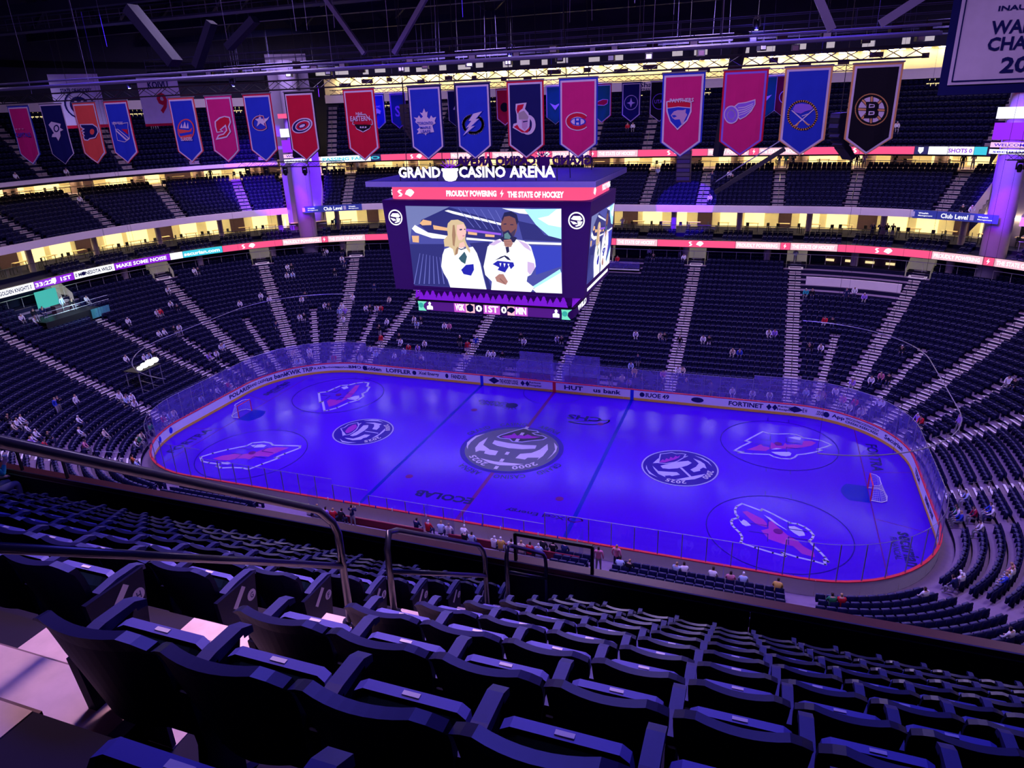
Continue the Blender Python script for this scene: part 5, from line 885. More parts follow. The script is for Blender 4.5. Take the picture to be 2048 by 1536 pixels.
def columns(d, z0, z1, s0, s1, gap, r, k, nm, lab):
    L = s2L(s0, d)+gap/2; E_ = s2L(s1, d)
    mb = MB(); mb.lathe([(r, z0), (r, z1)], 12); me = mb.mesh(nm, k)
    me.polygons.foreach_set('use_smooth', [True]*len(me.polygons))
    while L < E_:
        x, y, nx, ny = SP(L2s(L, d), d)
        if in_view((x, y, z0)) or in_view((x, y, z1)): inst(nm, me, None, (x, y, 0), label=lab, kind='structure')
        L += gap
M['column'] = mat('column_concrete', (.36, .28, .32), .8, .2, .06)
columns(25.6, 11.0, 14.64, .5, 4.8, 7.6, .33, 'column', 'column', 'round concrete column at the club level')
columns(35.6, 18.5, 20.7, .7, 4.6, 7.6, .75, 'pillar', 'column', 'dark broad column in the upper concourse')
columns(23.6, 9.0, 10.7, .3, 4.9, 9.2, .4, 'column', 'column', 'column under the ribbon behind the lower bowl')
def bench_rail(d, z, s0, s1, nm, lab, k='steel', h=.95):
    mb = MB(); ss = srange(s0, s1, .02); mb.tube([pt(s, d, z+h) for s in ss], .035, 4)
    L = s2L(s0, d)
    while L < s2L(s1, d): p = pt(L2s(L, d), d, z); mb.tube([p, (p[0], p[1], z+h)], .02, 4); L += 1.6
    mb.obj(nm, k, kind='structure', label=lab)
for a, b in ((.6, 1.6), (1.66, 3.34), (3.4, 4.7)): bench_rail(25.2, 11.8, a, b, 'club_rail', 'drink rail behind the club seats')
for a, b in SEC2: bench_rail(32.8, 18.5, a, b, 'concourse_rail', 'rail behind the middle tier')
bench_rail(23.1, 9.0, .3, 4.9, 'lower_rail', 'pale rail behind the top row of the lower bowl', 'nosing', 1.05)
# back wall panels glowing in place of lamplight, tables, kiosks
M['kiosk'] = mat('kiosk_dark', (.06, .03, .05), .7, .2, .2); M['tabletop'] = mat('table_top', (.5, .36, .2), .6, .3, .1)
rnd = random.Random(3)
def rooms(d, z0, z1, s0, s1, pitch, nm):
    L = s2L(s0, d); i = 0
    while L < s2L(s1, d):
        w = pitch*(.45+.4*rnd.random()); a, b = L2s(L, d), L2s(L+w, d)
        if in_view(pt(a, d, z0)):
            mb = MB(); sweep(mb, [(d, z0), (d, z1)], a, b, step=.03); mb.obj(nm, 'room' if i % 3 else 'kiosk', kind='structure', label='back wall panel, most of them glowing in place of lamplight')
        L += pitch; i += 1
rooms(30.2, 11.9, 14.4, .6, 4.7, 3.1, 'rear_panel_1'); rooms(37.3, 18.7, 20.5, .8, 4.6, 4.1, 'rear_panel_2')
def table(x, y, z, rz, lab, grp):
    t = thing('bar_table', lab, 'table', (x, y, z), rz, grp)
    mb = MB(); mb.box((0, 0, 1.0), (1.5, .6, .05)); mb.obj('table_top', 'tabletop', t)
    for sx in (-.6, .6): mb = MB(); mb.box((sx, 0, .5), (.06, .06, 1.0)); mb.obj('leg', 'black', t)
def stool(x, y, z, grp, lab):
    t = thing('bar_stool', lab, 'stool', (x, y, z), rnd.random()*6, grp)
    mb = MB(); mb.box((0, 0, .72), (.38, .38, .06)); mb.obj('seat', 'black', t); mb = MB(); mb.box((0, -.17, .95), (.36, .04, .4)); mb.obj('backrest', 'black', t)
    for a in (-1, 1):
        for b in (-1, 1): mb = MB(); mb.box((a*.15, b*.15, .35), (.04, .04, .7)); mb.obj('leg', 'black', t)
for (d, z, a, b, gp, nm) in ((27.2, 11.8, 1.0, 4.5, 3.4, 'club level'), (33.9, 18.5, 1.0, 4.4, 4.6, 'upper concourse')):
    L = s2L(a, d)
    while L < s2L(b, d):
        x, y, nx, ny = SP(L2s(L, d), d)
        q = proj((x, y, z+1))
        if q and -20 < q[0] < 2068 and not (700 < q[0] < 1230 and z < 15):
            table(x, y, z, math.atan2(ny, nx)+PI/2, 'tall wooden bar table standing on the %s floor' % nm, 'bar tables on the '+nm)
            for o in (-.5, .45): stool(*SP(L2s(L+o, d-.7), d-.7)[:2], z, 'stools on the '+nm, 'black bar stool beside a tall table on the %s' % nm)
        L += gp
M['Lwin'] = mat('dim_lit_window', (.3, .3, .3), .6, .2, .3, 1.5, em=(.80, .70, .75), es=.55)
# press level and roof edge
mb = MB()
for a, b in SEC3: sweep(mb, [(38.7, 27.2), (38.7, 28.1), (37.6, 28.1), (37.6, 29.2), (38.3, 29.2)], a, b, [0, 0, 1, 1], .045)
mb.obj('wall_press', ['dark', 'fascia'], kind='structure', label='pale press level fascia above the top tier')
mb = MB(); sweep(mb, [(39.0, 29.2), (39.0, 31.4)], 1.69, 3.31, step=.045); mb.obj('wall_press_room', 'cream', kind='structure', label='cream wall of the press level')
mb = MB(); sweep(mb, [(37.8, 31.4), (39.2, 31.4)], 1.69, 3.31, step=.045); mb.obj('ceiling_press', 'cream', kind='structure', label='ceiling over the press level')
lamp_row(38.3, 31.33, 1.72, 3.28, 2.6, .35, 'press_lamps', 'warm ceiling lamps of the press level', 1.8)
mb = MB()
for a, b in SEC3: sweep(mb, [(37.6, 31.4), (37.6, 33.0), (39.4, 34.0), (39.4, 42)], a, b, step=.045)
mb.obj('wall_upper', 'dark', kind='structure', label='dark upper wall below the roof')
mb = MB(); sweep(mb, [(39.2, 28.0), (39.2, 42)], *SEC3[2], step=.045); sweep(mb, [(40.5, 10), (40.5, 42)], 0, 8, step=.1)
mb.obj('wall_outer', 'dark', kind='structure', label='dark outer wall of the arena')
rnd2 = random.Random(5); L = s2L(1.7, 37.55)
while L < s2L(3.3, 37.55):
    s = L2s(L, 37.55); x, y, nx, ny = SP(s, 37.5); w = .7+rnd2.random()*1.2
    mb = MB(); mb.box((0, 0, 0), (.25, w, .55)); mb.obj('press_monitor', 'kiosk', None, label='dark equipment cabinet hanging in the press level opening', cat='cabinet', group='press level cabinets', loc=(x, y, 30.1+rnd2.random()*.9), rz=math.atan2(ny, nx)); L += 3.2+rnd2.random()*2
mb = MB(); plane_text(mb, 'Al Shaver', SP(2.455, 37.5)[:2]+(28.8,), (1, 0, 0), (0, 0, 1), 4.6, .62, 0, .02); plane_text(mb, 'PRESS BOX', SP(2.44, 37.5)[:2]+(28.25,), (1, 0, 0), (0, 0, 1), 2.6, .25, 0, .03)
mb.obj('press_box_sign', 'ink', None, label='dark script lettering of the press box on pale fascia', cat='sign')
L = s2L(1.7, 37.5); rw = random.Random(8)
while L < s2L(3.3, 37.5):
    w = .8+rw.random()*1.4; z = 31.75+rw.random()*.3
    mb = MB(); sweep(mb, [(37.52, z), (37.52, z+.5+rw.random()*.6)], L2s(L, 37.5), L2s(L+w, 37.5)); mb.obj('window_3', 'Lwin', kind='structure', label='small lit window high on the far wall'); L += w+.8+rw.random()*2.2
# portals at the heads of the lower aisles and behind the top tier
M['portal'] = mat('portal_wall_glow', (.62, .58, .55), .8, .2, .1, em=(1, .85, .62), es=.10)  # weak emission on the walls stands for light inside the portal
for s in A_LOW:
    if not in_view(pt(s, 23, 9.5)): continue
    w = .030 if int(s) % 2 else .028
    mb = MB(); sweep(mb, [(24.25, 8.9), (24.25, 10.6)], s-w*.8, s+w*.8); sweep(mb, [(22.2, 8.4), (24.25, 8.95)], s-w*.6, s+w*.6)
    for e in (-1, 1): mb.quad(pt(s+e*w*.8, 24.25, 8.6), pt(s+e*w*.8, 22.4, 8.2), pt(s+e*w*.8, 22.4, 9.3), pt(s+e*w*.8, 24.25, 10.6))
    mb.obj('door_1', 'portal', kind='structure', label='pale portal at the head of a lower aisle')
for s in (2.02, 2.3, 2.5, 2.72, 2.95, 3.18, 3.5, 3.66, 3.82, 1.8):
    mb = MB(); sweep(mb, [(38.6, 27.1), (38.6, 28.05)], s-.03, s+.03); mb.obj('door_2', 'room', kind='structure', label='lit doorway behind the top tier')
# corner towers
M['tower'] = mat('tower_paint', (.22, .18, .26), .8, .2, .06)
for i, sm in enumerate((1.63, 3.37)):
    side = ('right', 'left')[i]
    t = thing('wall_tower', 'tall %s corner tower wall washed in purple light' % side, None, kind='structure')
    mb = MB(); sweep(mb, [(27.5, 10.8), (27.5, 34)], sm-.045, sm+.045); mb.obj('tower_wall', 'tower', t)
    mb = MB(); x, y, nx, ny = SP(sm, 24.0); mb.lathe([(1.15, 8.9), (1.15, 33)], 20, (x, y, 0)); mb.obj('tower_column', 'tower', t, True)
    for e in (-1, 1):
        mb = MB(); se = sm+e*.045; mb.poly([pt(se, 22.5, 14.6), pt(se, 22.5, 15.6), pt(se, 28, 18.2), pt(se, 28, 14.6)]); mb.obj('tower_side_wall', 'fascia', t)
    t2 = thing('corner_display', 'small stacked LED display panels on the %s corner tower' % side, 'display')
    x, y, nx, ny = SP(sm, 22.7); ex = Vector((ny, -nx, 0)); 
    for (z, h, k, s_) in ((26.6, .55, 'Lpink', ''), (24.6, 1.0, 'Lwhite', ''), (23.0, 1.5, 'Lpurple', ''), (21.8, .45, 'Lpale', 'WELCOME'), (21.2, .4, 'Lwhite', 'securian')):
        O = Vector((x, y, z)); mb = MB(); mb.quad(O-ex*1.7-Vector((0, 0, h/2)), O+ex*1.7-Vector((0, 0, h/2)), O+ex*1.7+Vector((0, 0, h/2)), O-ex*1.7+Vector((0, 0, h/2)))
        pn = mb.obj('display_panel', k, t2)
        if s_: mb = MB(); plane_text(mb, s_, O-Vector((nx, ny, 0))*.02, ex, (0, 0, 1), 2.8, h*.6); mb.obj('display_lettering', 'ink', pn)
# ------------------------------------------------------------------ broadcast platform, suite box, camera stand
t = thing('broadcast_platform', 'teal lit broadcast platform with curved draped front at the left end', 'platform')
mb = MB(); sweep(mb, [(18.6, 6.9), (18.6, 8.0), (23.2, 8.0)], 3.98, 4.62, step=.03); mb.obj('platform_deck', 'black', t)
M['drape'] = mat('teal_drape', (.10, .38, .40), .8, .1, .3, 8)
mb = MB()
ss = [3.955+.004*i for i in range(24)]
for a, b, j in zip(ss[:-1], ss[1:], range(99)): mb.quad(pt(a, 18.5-.1*(j % 2), 7.0), pt(b, 18.5-.1*((j+1) % 2), 7.0), pt(b, 18.5-.1*((j+1) % 2), 8.0), pt(a, 18.5-.1*(j % 2), 8.0))
mb.obj('drape', 'drape', t)
mb = MB(); sweep(mb, [(22.6, 8.05), (22.6, 10.3)], 4.06, 4.34); mb.obj('backdrop_screen', 'Lteal', t)
for zz in (8.55, 9.0):
    mb = MB(); mb.tube([pt(s, 18.6, zz) for s in srange(3.95, 4.62, .02)], .025, 4); mb.obj('guard_rail', 'steel', t)
mb = MB(); mb.box((0, 0, 0), (.7, 2.2, .9)); o = mb.obj('desk', 'kiosk', t); o.location = pt(4.2, 20.6, 8.45)
area('platform_light', (-47.5, 3.5, 11.5), (-51, 2.5, 8.6), .8, .8, 130, (.55, 1.0, .95), 100)
t = thing('suite_box', 'dark suite balcony with pale curved front in the far right corner', 'balcony')
mb = MB(); sweep(mb, [(19.7, 7.35), (19.7, 8.25), (19.9, 8.25), (19.9, 7.6)], 1.765, 1.975, step=.02); mb.obj('balcony_front', 'fascia', t)
mb = MB(); sweep(mb, [(19.9, 7.7), (24.1, 7.7)], 1.765, 1.975, step=.02); mb.obj('balcony_floor', 'riser', t)
mb = MB(); sweep(mb, [(24.0, 7.7), (24.0, 10.6)], 1.80, 1.94, step=.02); mb.obj('back_panel', 'kiosk', t)
for j in range(4): p = pt(1.81+.04*j, 23.9, 9.4); mb = MB(); mb.box((0, 0, 0), (.1, .9, .25)); o = mb.obj('lit_shelf', 'room', t); o.location = p; o.rotation_euler = (0, 0, math.radians(75))
t = thing('camera_balcony', 'small glass fronted camera balcony beside the scoreboard', 'balcony')
mb = MB(); sweep(mb, [(20.9, 7.9), (20.9, 8.15), (24.2, 8.15)], 2.395, 2.49); mb.obj('balcony_deck', 'black', t); mb = MB(); sweep(mb, [(20.85, 8.15), (20.85, 9.0)], 2.395, 2.49); mb.obj('balcony_glass', 'glass', t); mb = MB(); sweep(mb, [(20.8, 7.95), (20.8, 8.1)], 2.395, 2.49); mb.obj('balcony_edge', 'white', t)
# ------------------------------------------------------------------ centre-hung scoreboard
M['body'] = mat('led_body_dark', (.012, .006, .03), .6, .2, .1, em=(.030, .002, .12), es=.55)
M['slab'] = mat('scoreboard_canopy', (.20, .18, .30), .5, .3, .08); M['slabtop'] = mat('scoreboard_canopy_top', (.012, .012, .06), .6, .2, .1)
M['signw'] = led('backlit_sign_white', (.95, .95, 1.0), 1.5); M['trees'] = led('purple_glow', (.22, .01, .75), .9)
board = thing('scoreboard', 'large centre-hung video scoreboard showing two presenters', 'scoreboard', (0, 0, 12.4))
OZ = 12.4
def bobj(mb, name, mats, parent=board, **kw):
    mb.v = [(x, y, z-OZ) for x, y, z in mb.v]; return mb.obj(name, mats, parent, **kw)
mb = MB()
T = [(-7.65, -4), (7.65, -4), (7.65, 4), (-7.65, 4)]; B = [(-7.2, -4), (7.2, -4), (7.2, 4), (-7.2, 4)]
for i in range(4):
    j = (i+1) % 4; mb.quad(B[i]+(14.3,), B[j]+(14.3,), T[j]+(20.75,), T[i]+(20.75,))
mb.poly([p+(14.3,) for p in B][::-1]); mb.poly([p+(20.75,) for p in T]); bobj(mb, 'display_housing', 'body')
SCOL = {'n0': (.02, .025, .16), 'n1': (.06, .07, .33), 'n2': (.16, .19, .42), 'n3': (.03, .05, .48), 'n4': (.13, .14, .5), 'w': (.93, .95, 1.0), 'v': (.28, .10, .75), 'o': (.80, .45, .22), 'c': (.42, .85, .95),
        's': (.85, .52, .45), 'k': (.012, .015, .06), 'k2': (.05, .035, .07), 'h': (.66, .50, .28), 'h2': (.36, .20, .10), 'p': (.6, .2, .3), 'b': (.01, .015, .38), 'g': (.03, .10, .13), 'g2': (.10, .22, .24), 'l': (.62, .45, .75), 'm': (.20, .075, .06), 'm2': (.42, .20, .16)}
for k, c in SCOL.items(): M['S'+k] = led('screen_'+k, c, 1.15)
def picture(parent, f):
    keys = []; mb = MB()
    for j, (c, st, p) in enumerate(ART['screen']):
        k = 'S'+c
        if k not in keys: keys.append(k)
        mb.poly([f(q, .02+.0008*j) for q in p], keys.index(k))
    return bobj(mb, 'screen_picture', keys, parent)
mb = MB(); mb.box((0, -4.03, 17.47), (11.6, .05, 5.9)); scr = bobj(mb, 'screen', 'body', label='main video screen facing the camera'); scr.parent = board
picture(board, lambda q, e: (q[0], -4.05-e, q[1]))
mb = MB(); 
for sx in (-1, 1):
    f = lambda u, v, e=.02: (sx*(7.2+(v-14.3)/6.45*.45+e), sx*u, v)
    mb = MB(); mb.quad(f(-3.6, 15.2), f(3.6, 15.2), f(3.6, 19.75), f(-3.6, 19.75)); bobj(mb, 'side_screen', 'Sn1', board)
    keys = []; mb = MB()
    for j, (c, st, p) in enumerate(ART['screen']):
        k = 'S'+c
        if k not in keys: keys.append(k)
        mb.poly([f(q[0]*3.6/5.7, 15.2+(q[1]-14.6)*.79, .03+.0008*j) for q in p], keys.index(k))
    bobj(mb, 'side_screen_picture', keys, board)
    mb = MB(); mb.quad(f(-3.3, 14.62), f(3.3, 14.62), f(3.3, 14.85), f(-3.3, 14.85)); bobj(mb, 'light_bar', 'Lwhite', board)
for x in (-6.68, 6.68):
    mb = MB(); c = (x, 19.54)
    mb.poly([(a, -4.02, b) for a, b in circle(c, .56, 28)], 0); mb.poly([(a, -4.03, b) for a, b in circle(c, .47, 28)], 1)
    for P in ([(-.38, .1), (-.2, .3), (.25, .3), (.4, .1), (.25, .0), (-.2, .05)], [(-.42, -.02), (-.1, -.08), (.1, -.2), (-.2, -.25)], [(.05, -.02), (.42, -.05), (.3, -.3), (0, -.4), (-.1, -.34), (.12, -.24)]):
        mb.poly([(c[0]+a, -4.04, c[1]+b) for a, b in P], 0)
    bobj(mb, 'round_emblem', ['Swhiteish' if False else 'Lpalev', 'body'] if 'Lpalev' in M else ['Lwhite', 'body'], board)
def rrect(hx, hy, r, n=6):
    P = []
    for (cx, cy, a0) in ((hx-r, -hy+r, -90), (hx-r, hy-r, 0), (-hx+r, hy-r, 90), (-hx+r, -hy+r, 180)):
        P += [(cx+r*math.cos(math.radians(a0+90*i/n)), cy+r*math.sin(math.radians(a0+90*i/n))) for i in range(n+1)]
    return P
def ring(P, z0, z1, name, k, cap=True):
    mb = MB(); n = len(P)
    for i in range(n): j = (i+1) % n; mb.quad(P[i]+(z0,), P[j]+(z0,), P[j]+(z1,), P[i]+(z1,))
    if cap: mb.poly([p+(z0,) for p in P][::-1]); mb.poly([p+(z1,) for p in P])
    return bobj(mb, name, k)
ring(rrect(7.4, 3.42, .8), 20.75, 21.6, 'upper_led_ring', 'Lpink')
mb = MB(); plane_text(mb, 'PROUDLY POWERING', (-.95, -3.45, 21.17), (1, 0, 0), (0, 0, 1), 3.75, .42, 0, .05); plane_text(mb, 'THE STATE OF HOCKEY', (3.7, -3.45, 21.12), (1, 0, 0), (0, 0, 1), 3.95, .42, 0, .05)
for P, cx, h in ((BOLT, 1.31, .55), (SWIRL, -6.45, .55), (BEARM, -5.7, .72)): mb.poly([(cx+a*h, -3.45, 21.17+b*h) for a, b in P])
for sx in (-1, 1):
    vs, fs = fit(PP, 2.6, .42, .05); mb.raw([(sx*7.43, sx*(1.6+a), 21.17+b) for a, b in vs], fs); mb.poly([(sx*7.43, sx*(-2.0+a*.7), 21.17+b*.7) for a, b in BEARM])
bobj(mb, 'ring_lettering', 'Lwhite')
mb = MB(); mb.box((0, 0, 21.95), (16.4, 10.2, .36)); bobj(mb, 'canopy', 'slab'); mb = MB(); mb.box((0, 0, 22.14), (16.3, 10.1, .03)); bobj(mb, 'canopy_top', 'slabtop')
def letters(y, flip, k, nm):
    ex = (-1, 0, 0) if flip else (1, 0, 0)
    s = -1 if flip else 1
    for w, cx, ww in (('GRAND', -4.03, 3.15), ('CASINO', .54, 3.3), ('ARENA', 4.0, 3.1)):
        vs, fs = fit(w, ww, .72, .035); mb = MB()
        mb.raw([(s*(cx+a), y, 22.72+b) for a, b in vs], fs); mb.raw([(s*(cx+a), y+s*.12, 22.72+b) for a, b in vs], [f[::-1] for f in fs], 1); bobj(mb, nm, [k, 'body'], board)
    bas = [(-.58, .22), (-.6, .08), (-.5, .02), (-.52, -.3), (-.36, -.55), (0, -.64), (.36, -.55), (.52, -.3), (.5, .02), (.6, .08), (.58, .22)]
    mb = MB(); mb.prism([(s*a, b) for a, b in bas] if s > 0 else [(s*a, b) for a, b in bas][::-1], (s*-1.73, y, 22.75), (1, 0, 0), (0, 0, 1), .1*1, 0)
    bobj(mb, 'basket_emblem', k, board)
    mb = MB()
    for i in range(7): a = math.radians(20+23*i); mb.beam((s*-1.73+.3*math.cos(a), y-s*.02, 22.98+.15*math.sin(a)), (s*-1.73+.75*math.cos(a), y-s*.02, 22.98+.62*math.sin(a)), .035, .035)
    for i in range(9): a = i*.7; mb.box((s*-1.73+.32*math.cos(a)*(.4+.6*(i % 2)), y-.05*s, 23.05+.13*math.sin(a)), (.13, .05, .1))
    bobj(mb, 'basket_contents', 'trees' if k == 'signw' else k, board)
letters(-4.95, False, 'signw', 'sign_letters'); letters(4.95, True, 'body', 'sign_letters')
mb = MB()
for y in (-4.85, 4.85):
    for i in range(9): mb.beam((-5.6+i*1.4, y+.1, 22.1), (-5.6+i*1.4, y+.1, 22.9), .05, .05)
bobj(mb, 'sign_struts', 'black')
# pine-tree cut-outs and lower ring
for i in range(24):
    x = -5.5+i*.48; h = .55+.22*((i*7) % 3)/2; w = .30+.06*((i*5) % 3)
    P = [(-w*.9, 0), (-w*.55, h*.38), (-w*.7, h*.38), (-w*.3, h*.7), (-w*.4, h*.7), (0, h*1.05), (w*.4, h*.7), (w*.3, h*.7), (w*.7, h*.38), (w*.55, h*.38), (w*.9, 0)]
    mb = MB(); mb.prism(P, (x, -3.25, 13.4), (1, 0, 0), (0, 0, 1), .03); bobj(mb, 'pine_cutout', 'trees', board)
for sx in (-1, 1):
    for i in range(12):
        mb = MB(); mb.prism([(-.3, 0), (0, .75), (.3, 0)], (sx*6.1, -2.8+i*.5, 13.4), (0, sx, 0), (0, 0, 1), .03); bobj(mb, 'pine_cutout', 'trees', board)
ring(rrect(5.9, 3.0, .5), 13.36, 14.35, 'tree_glow_ring', 'body')
ring(rrect(6.3, 3.3, .5), 13.25, 13.36, 'ring_shelf', 'black')
ring(rrect(6.05, 2.88, .5), 12.42, 13.25, 'lower_led_ring', 'Lpurpled' if 'Lpurpled' in M else 'body')
M['Lpd'] = led('led_dark_purple', (.09, .01, .26), .9); M['Lmint'] = led('led_mint', (.20, .85, .62), 1.0); M['Lmag'] = led('led_magenta', (.62, .10, .70), 1.0)
Z0, Z1 = 12.46, 13.22
def panel(x0, x1, k, s=None, fg='ink', bold=.03):
    mb = MB(); mb.quad((x0, -2.90, Z0), (x1, -2.90, Z0), (x1, -2.90, Z1), (x0, -2.90, Z1)); bobj(mb, 'score_panel', k, board)
    if s:
        mb = MB(); plane_text(mb, s, ((x0+x1)/2, -2.92, (Z0+Z1)/2), (1, 0, 0), (0, 0, 1), (x1-x0)*.8, .52, 0, bold); bobj(mb, 'score_lettering', fg, board)
panel(-5.55, -5.15, 'Lpd'); panel(-5.0, -3.05, 'Lpd'); panel(-3.05, -2.1, 'Lmag', 'VGK', 'Lwhite', .05); panel(-2.1, -1.38, 'Lpale'); panel(-1.36, -.72, 'body', '0', 'Lwhite', .04); panel(-.68, .62, 'Lmag', '1ST', 'Lwhite'); panel(.66, 1.2, 'body', '0', 'Lwhite', .04)
panel(1.2, 1.75, 'Lpale'); panel(1.75, 2.75, 'Lmag', 'MIN', 'Lwhite', .05); panel(2.75, 4.7, 'Lpd'); panel(4.7, 5.1, 'Lpd')
for x, sh, h, k in ((-1.75, [(0, .45), (.4, .2), (.35, -.3), (0, -.45), (-.35, -.3), (-.4, .2)], .7, 'ink'), (1.47, BEARM, .62, 'ink'), (-5.05, [(0, .5), (.2, .3), (.1, .05), (.4, -.1), (.4, -.5), (-.4, -.5), (-.4, -.1), (-.1, .05), (-.2, .3)], .62, 'Lwhite'), (4.9, [(0, .5), (.2, .3), (.1, .05), (.4, -.1), (.4, -.5), (-.4, -.5), (-.4, -.1), (-.1, .05), (-.2, .3)], .62, 'Lwhite')):
    mb = MB(); mb.poly([(x+a*h, -2.93, 12.84+b*h) for a, b in sh]); bobj(mb, 'score_mark', k, board)
MN = [(-.35, .45), (.1, .48), (.15, .4), (.5, .35), (.2, .1), (.15, -.15), (.4, -.45), (-.3, -.45), (-.28, .0)]
for x in (-5.72, 5.6):
    mb = MB(); mb.poly([(x+a*.95, -2.94, 12.84+b*.95) for a, b in MN]); bobj(mb, 'state_mark', 'Lmint', board)
    mb = MB(); mb.poly([(x-.05+a, -2.95, 12.84+b) for a, b in circle((0, 0), .2, 14)]); bobj(mb, 'state_mark', 'Lteal', board)
mb = MB(); vs, fs = fit('WILD', 2.6, .5, .05); mb.raw([(6.08, a, 12.84+b) for a, b in vs], fs); bobj(mb, 'score_lettering', 'Lwhite', board)
mb = MB()
for x in (-6, -2, 2, 6):
    for y in (-3, 3): mb.tube([(x, y, 22.1), (x*.9, y, 38)], .03, 4)
bobj(mb, 'hoist_cables', 'black')
# ------------------------------------------------------------------ team banners
def bm(k, c): M[k] = mat('banner_'+k, c, .75, .15, .10, 2.0)
bm('fR', (.62, .01, .05)); bm('fB', (.02, .05, .60)); bm('fN', (.008, .012, .12)); bm('fL', (.72, .70, .86)); bm('fO', (.80, .10, .08)); bm('fM', (.66, .02, .22)); bm('fK', (.006, .006, .014)); bm('fY', (.78, .44, .16)); bm('fG', (.42, .40, .42)); bm('fP', (.55, .40, .62)); bm('fV', (.30, .16, .85)); bm('fT', (.01, .16, .17)); bm('fW', (.012, .05, .28)); bm('fX', (.20, .005, .03))  # fM is red cloth with the blue light wash put into its colour
def cloth(poly, W, H, yoff, amp, seed):
    """pennant sheet with soft folds: grid clipped to the pointed outline"""
    nx, nz = 8, 14; mb = MB(); r = random.Random(seed); ph = r.random()*6
    (tw, th, pt_) = poly; rows = []
    def fold(u, v): return amp*(math.sin(u*5+ph+v*1.5)*.5+math.sin(v*9+abs(u)*4+ph)*.35)*(.25+v*.75)
    for j in range(nz+1):
        v = j/nz; row = []
        for i in range(nx+1):
            u = -1+2*i/nx; zz = v*(th-pt_*abs(u))
            row.append((u*tw/2, yoff+fold(u, v), H/2-zz))
        rows.append(row)
    for j in range(nz):
        for i in range(nx): mb.quad(rows[j][i], rows[j+1][i], rows[j+1][i+1], rows[j][i+1])
    return mb
def banner(name, label, x, y, z, bg, b1, b2, art=None, texts=(), W=1.78, H=3.4, P=.62, seed=1, sc=1.0, grp='team banners hanging from the near truss', flip=None):
    t = thing(name, label, 'banner', (x, y, z), 0, grp)
    mb = MB(); mb.tube([(-W/2-.04, 0, H/2+.02), (W/2+.04, 0, H/2+.02)], .035, 6); mb.obj('banner_rod', 'steel', t)
    for (k, w, h, p, ex, n) in ((b1, W, H, P, 0, 'banner_border'), (b2, W-.14, H-.12, P-.04, -.02, 'banner_trim'), (bg, W-.30, H-.28, P-.08, -.04, 'banner_field')):
        mb = cloth((w, h, p), w, h, ex, .035, seed); o = mb.obj(n, k, t, True)
        if n != 'banner_border': o.location = (0, 0, -.02)
    mb = MB(); keys = []
    for j, (c, st, pl) in enumerate(art or []):
        k = 'f'+c
        if k not in keys: keys.append(k)
        f = lambda q, j=j: (q[0]*sc, -.085-.0015*j, q[1]*sc)
        if st: stroke(mb, pl, st*sc, f, keys.index(k))
        else: mb.poly([f(q) for q in pl], keys.index(k))
    if keys: mb.obj('banner_emblem', keys, t)
    for (s, tx, tz, tw, th, k) in texts:
        mb = MB(); plane_text(mb, s, (tx, -.16, tz), (1, 0, 0), (0, 0, 1), tw, th, 0, .02); mb.obj('banner_lettering', k, t)
    return t
NEAR = [('caps', -24.7, 'fM', 'fB', 'fL', 'crimson pennant banner with small blue word mark, leftmost in the row', [('CAPITALS', 0, .05, 1.25, .26, 'fB'), ('* * *', -.15, .38, .7, .1, 'fL')]),
 ('pens', -22.0, 'fN', 'fL', 'fN', 'black and silver pennant banner with pale angular bird crest', []),
 ('fly', -19.4, 'fO', 'fO', 'fL', 'orange pennant banner with black winged letter', []),
 ('nyr', -17.0, 'fB', 'fR', 'fL', 'royal blue pennant banner with diagonal lettered shield', [('NEW YORK', 0.0, .52, .8, .16, 'fL')]),
 ('isl', -12.3, 'fB', 'fO', 'fL', 'blue pennant banner with orange trimmed round crest', [('ISLANDERS', .02, -.42, .8, .2, 'fL')]),
 ('njd', -9.8, 'fM', 'fM', 'fL', 'red pennant banner with horned tailed letter crest', []),
 ('cbj', -7.3, 'fB', 'fR', 'fL', 'blue pennant banner with red edge and white star swirl', []),
 ('car', -4.7, 'fR', 'fK', 'fL', 'red pennant banner with black border and spinning oval emblem', []),
 ('east', -1.2, 'fR', 'fR', 'fL', 'red pennant banner lettered EASTERN above a shield', [('NHL', .03, .56, .42, .13, 'fL'), ('EASTERN', .03, .33, 1.12, .24, 'fL'), ('CONFERENCE', .03, .12, .8, .1, 'fR')]),
 ('tor', 2.4, 'fB', 'fN', 'fL', 'blue pennant banner with white maple leaf', [('TORONTO', .0, .02, .85, .14, 'fB'), ('MAPLE', .0, -.18, .56, .12, 'fB'), ('LEAFS', .0, -.36, .52, .14, 'fB')]),
 ('tbl', 4.9, 'fB', 'fN', 'fL', 'blue pennant banner with white lightning bolt in ring', []),
 ('ott', 7.5, 'fN', 'fR', 'fL', 'black pennant banner with red edge and helmeted head crest', []),
 ('mtl', 10.0, 'fM', 'fB', 'fL', 'red pennant banner, magenta from blue wash in its colour, with blue border and wide letter C', []),
 ('fla', 14.6, 'fM', 'fB', 'fL', 'red pennant banner, magenta from blue wash in its colour, with shield and prowling cat', [('PANTHERS', -.03, .62, 1.0, .16, 'fL')]),
 ('det', 17.1, 'fM', 'fR', 'fV', 'red pennant banner, magenta from blue wash in its colour, with violet winged wheel', []),
 ('buf', 19.5, 'fB', 'fY', 'fL', 'blue pennant banner with gold ring and crossed sabres', []),
 ('bos', 22.0, 'fK', 'fY', 'fL', 'black and gold pennant banner with spoked letter B', [])]
NN = {'caps': 'pennant_banner'}
for i, (k, x, bg, b1, b2, lab, tx) in enumerate(NEAR):
    banner('pennant_banner', lab, x, -16.5, 26.0, bg, b1, b2, ART.get(k), tx, seed=i)
RG = lambda r, n=20: circle((0, 0), r, n)
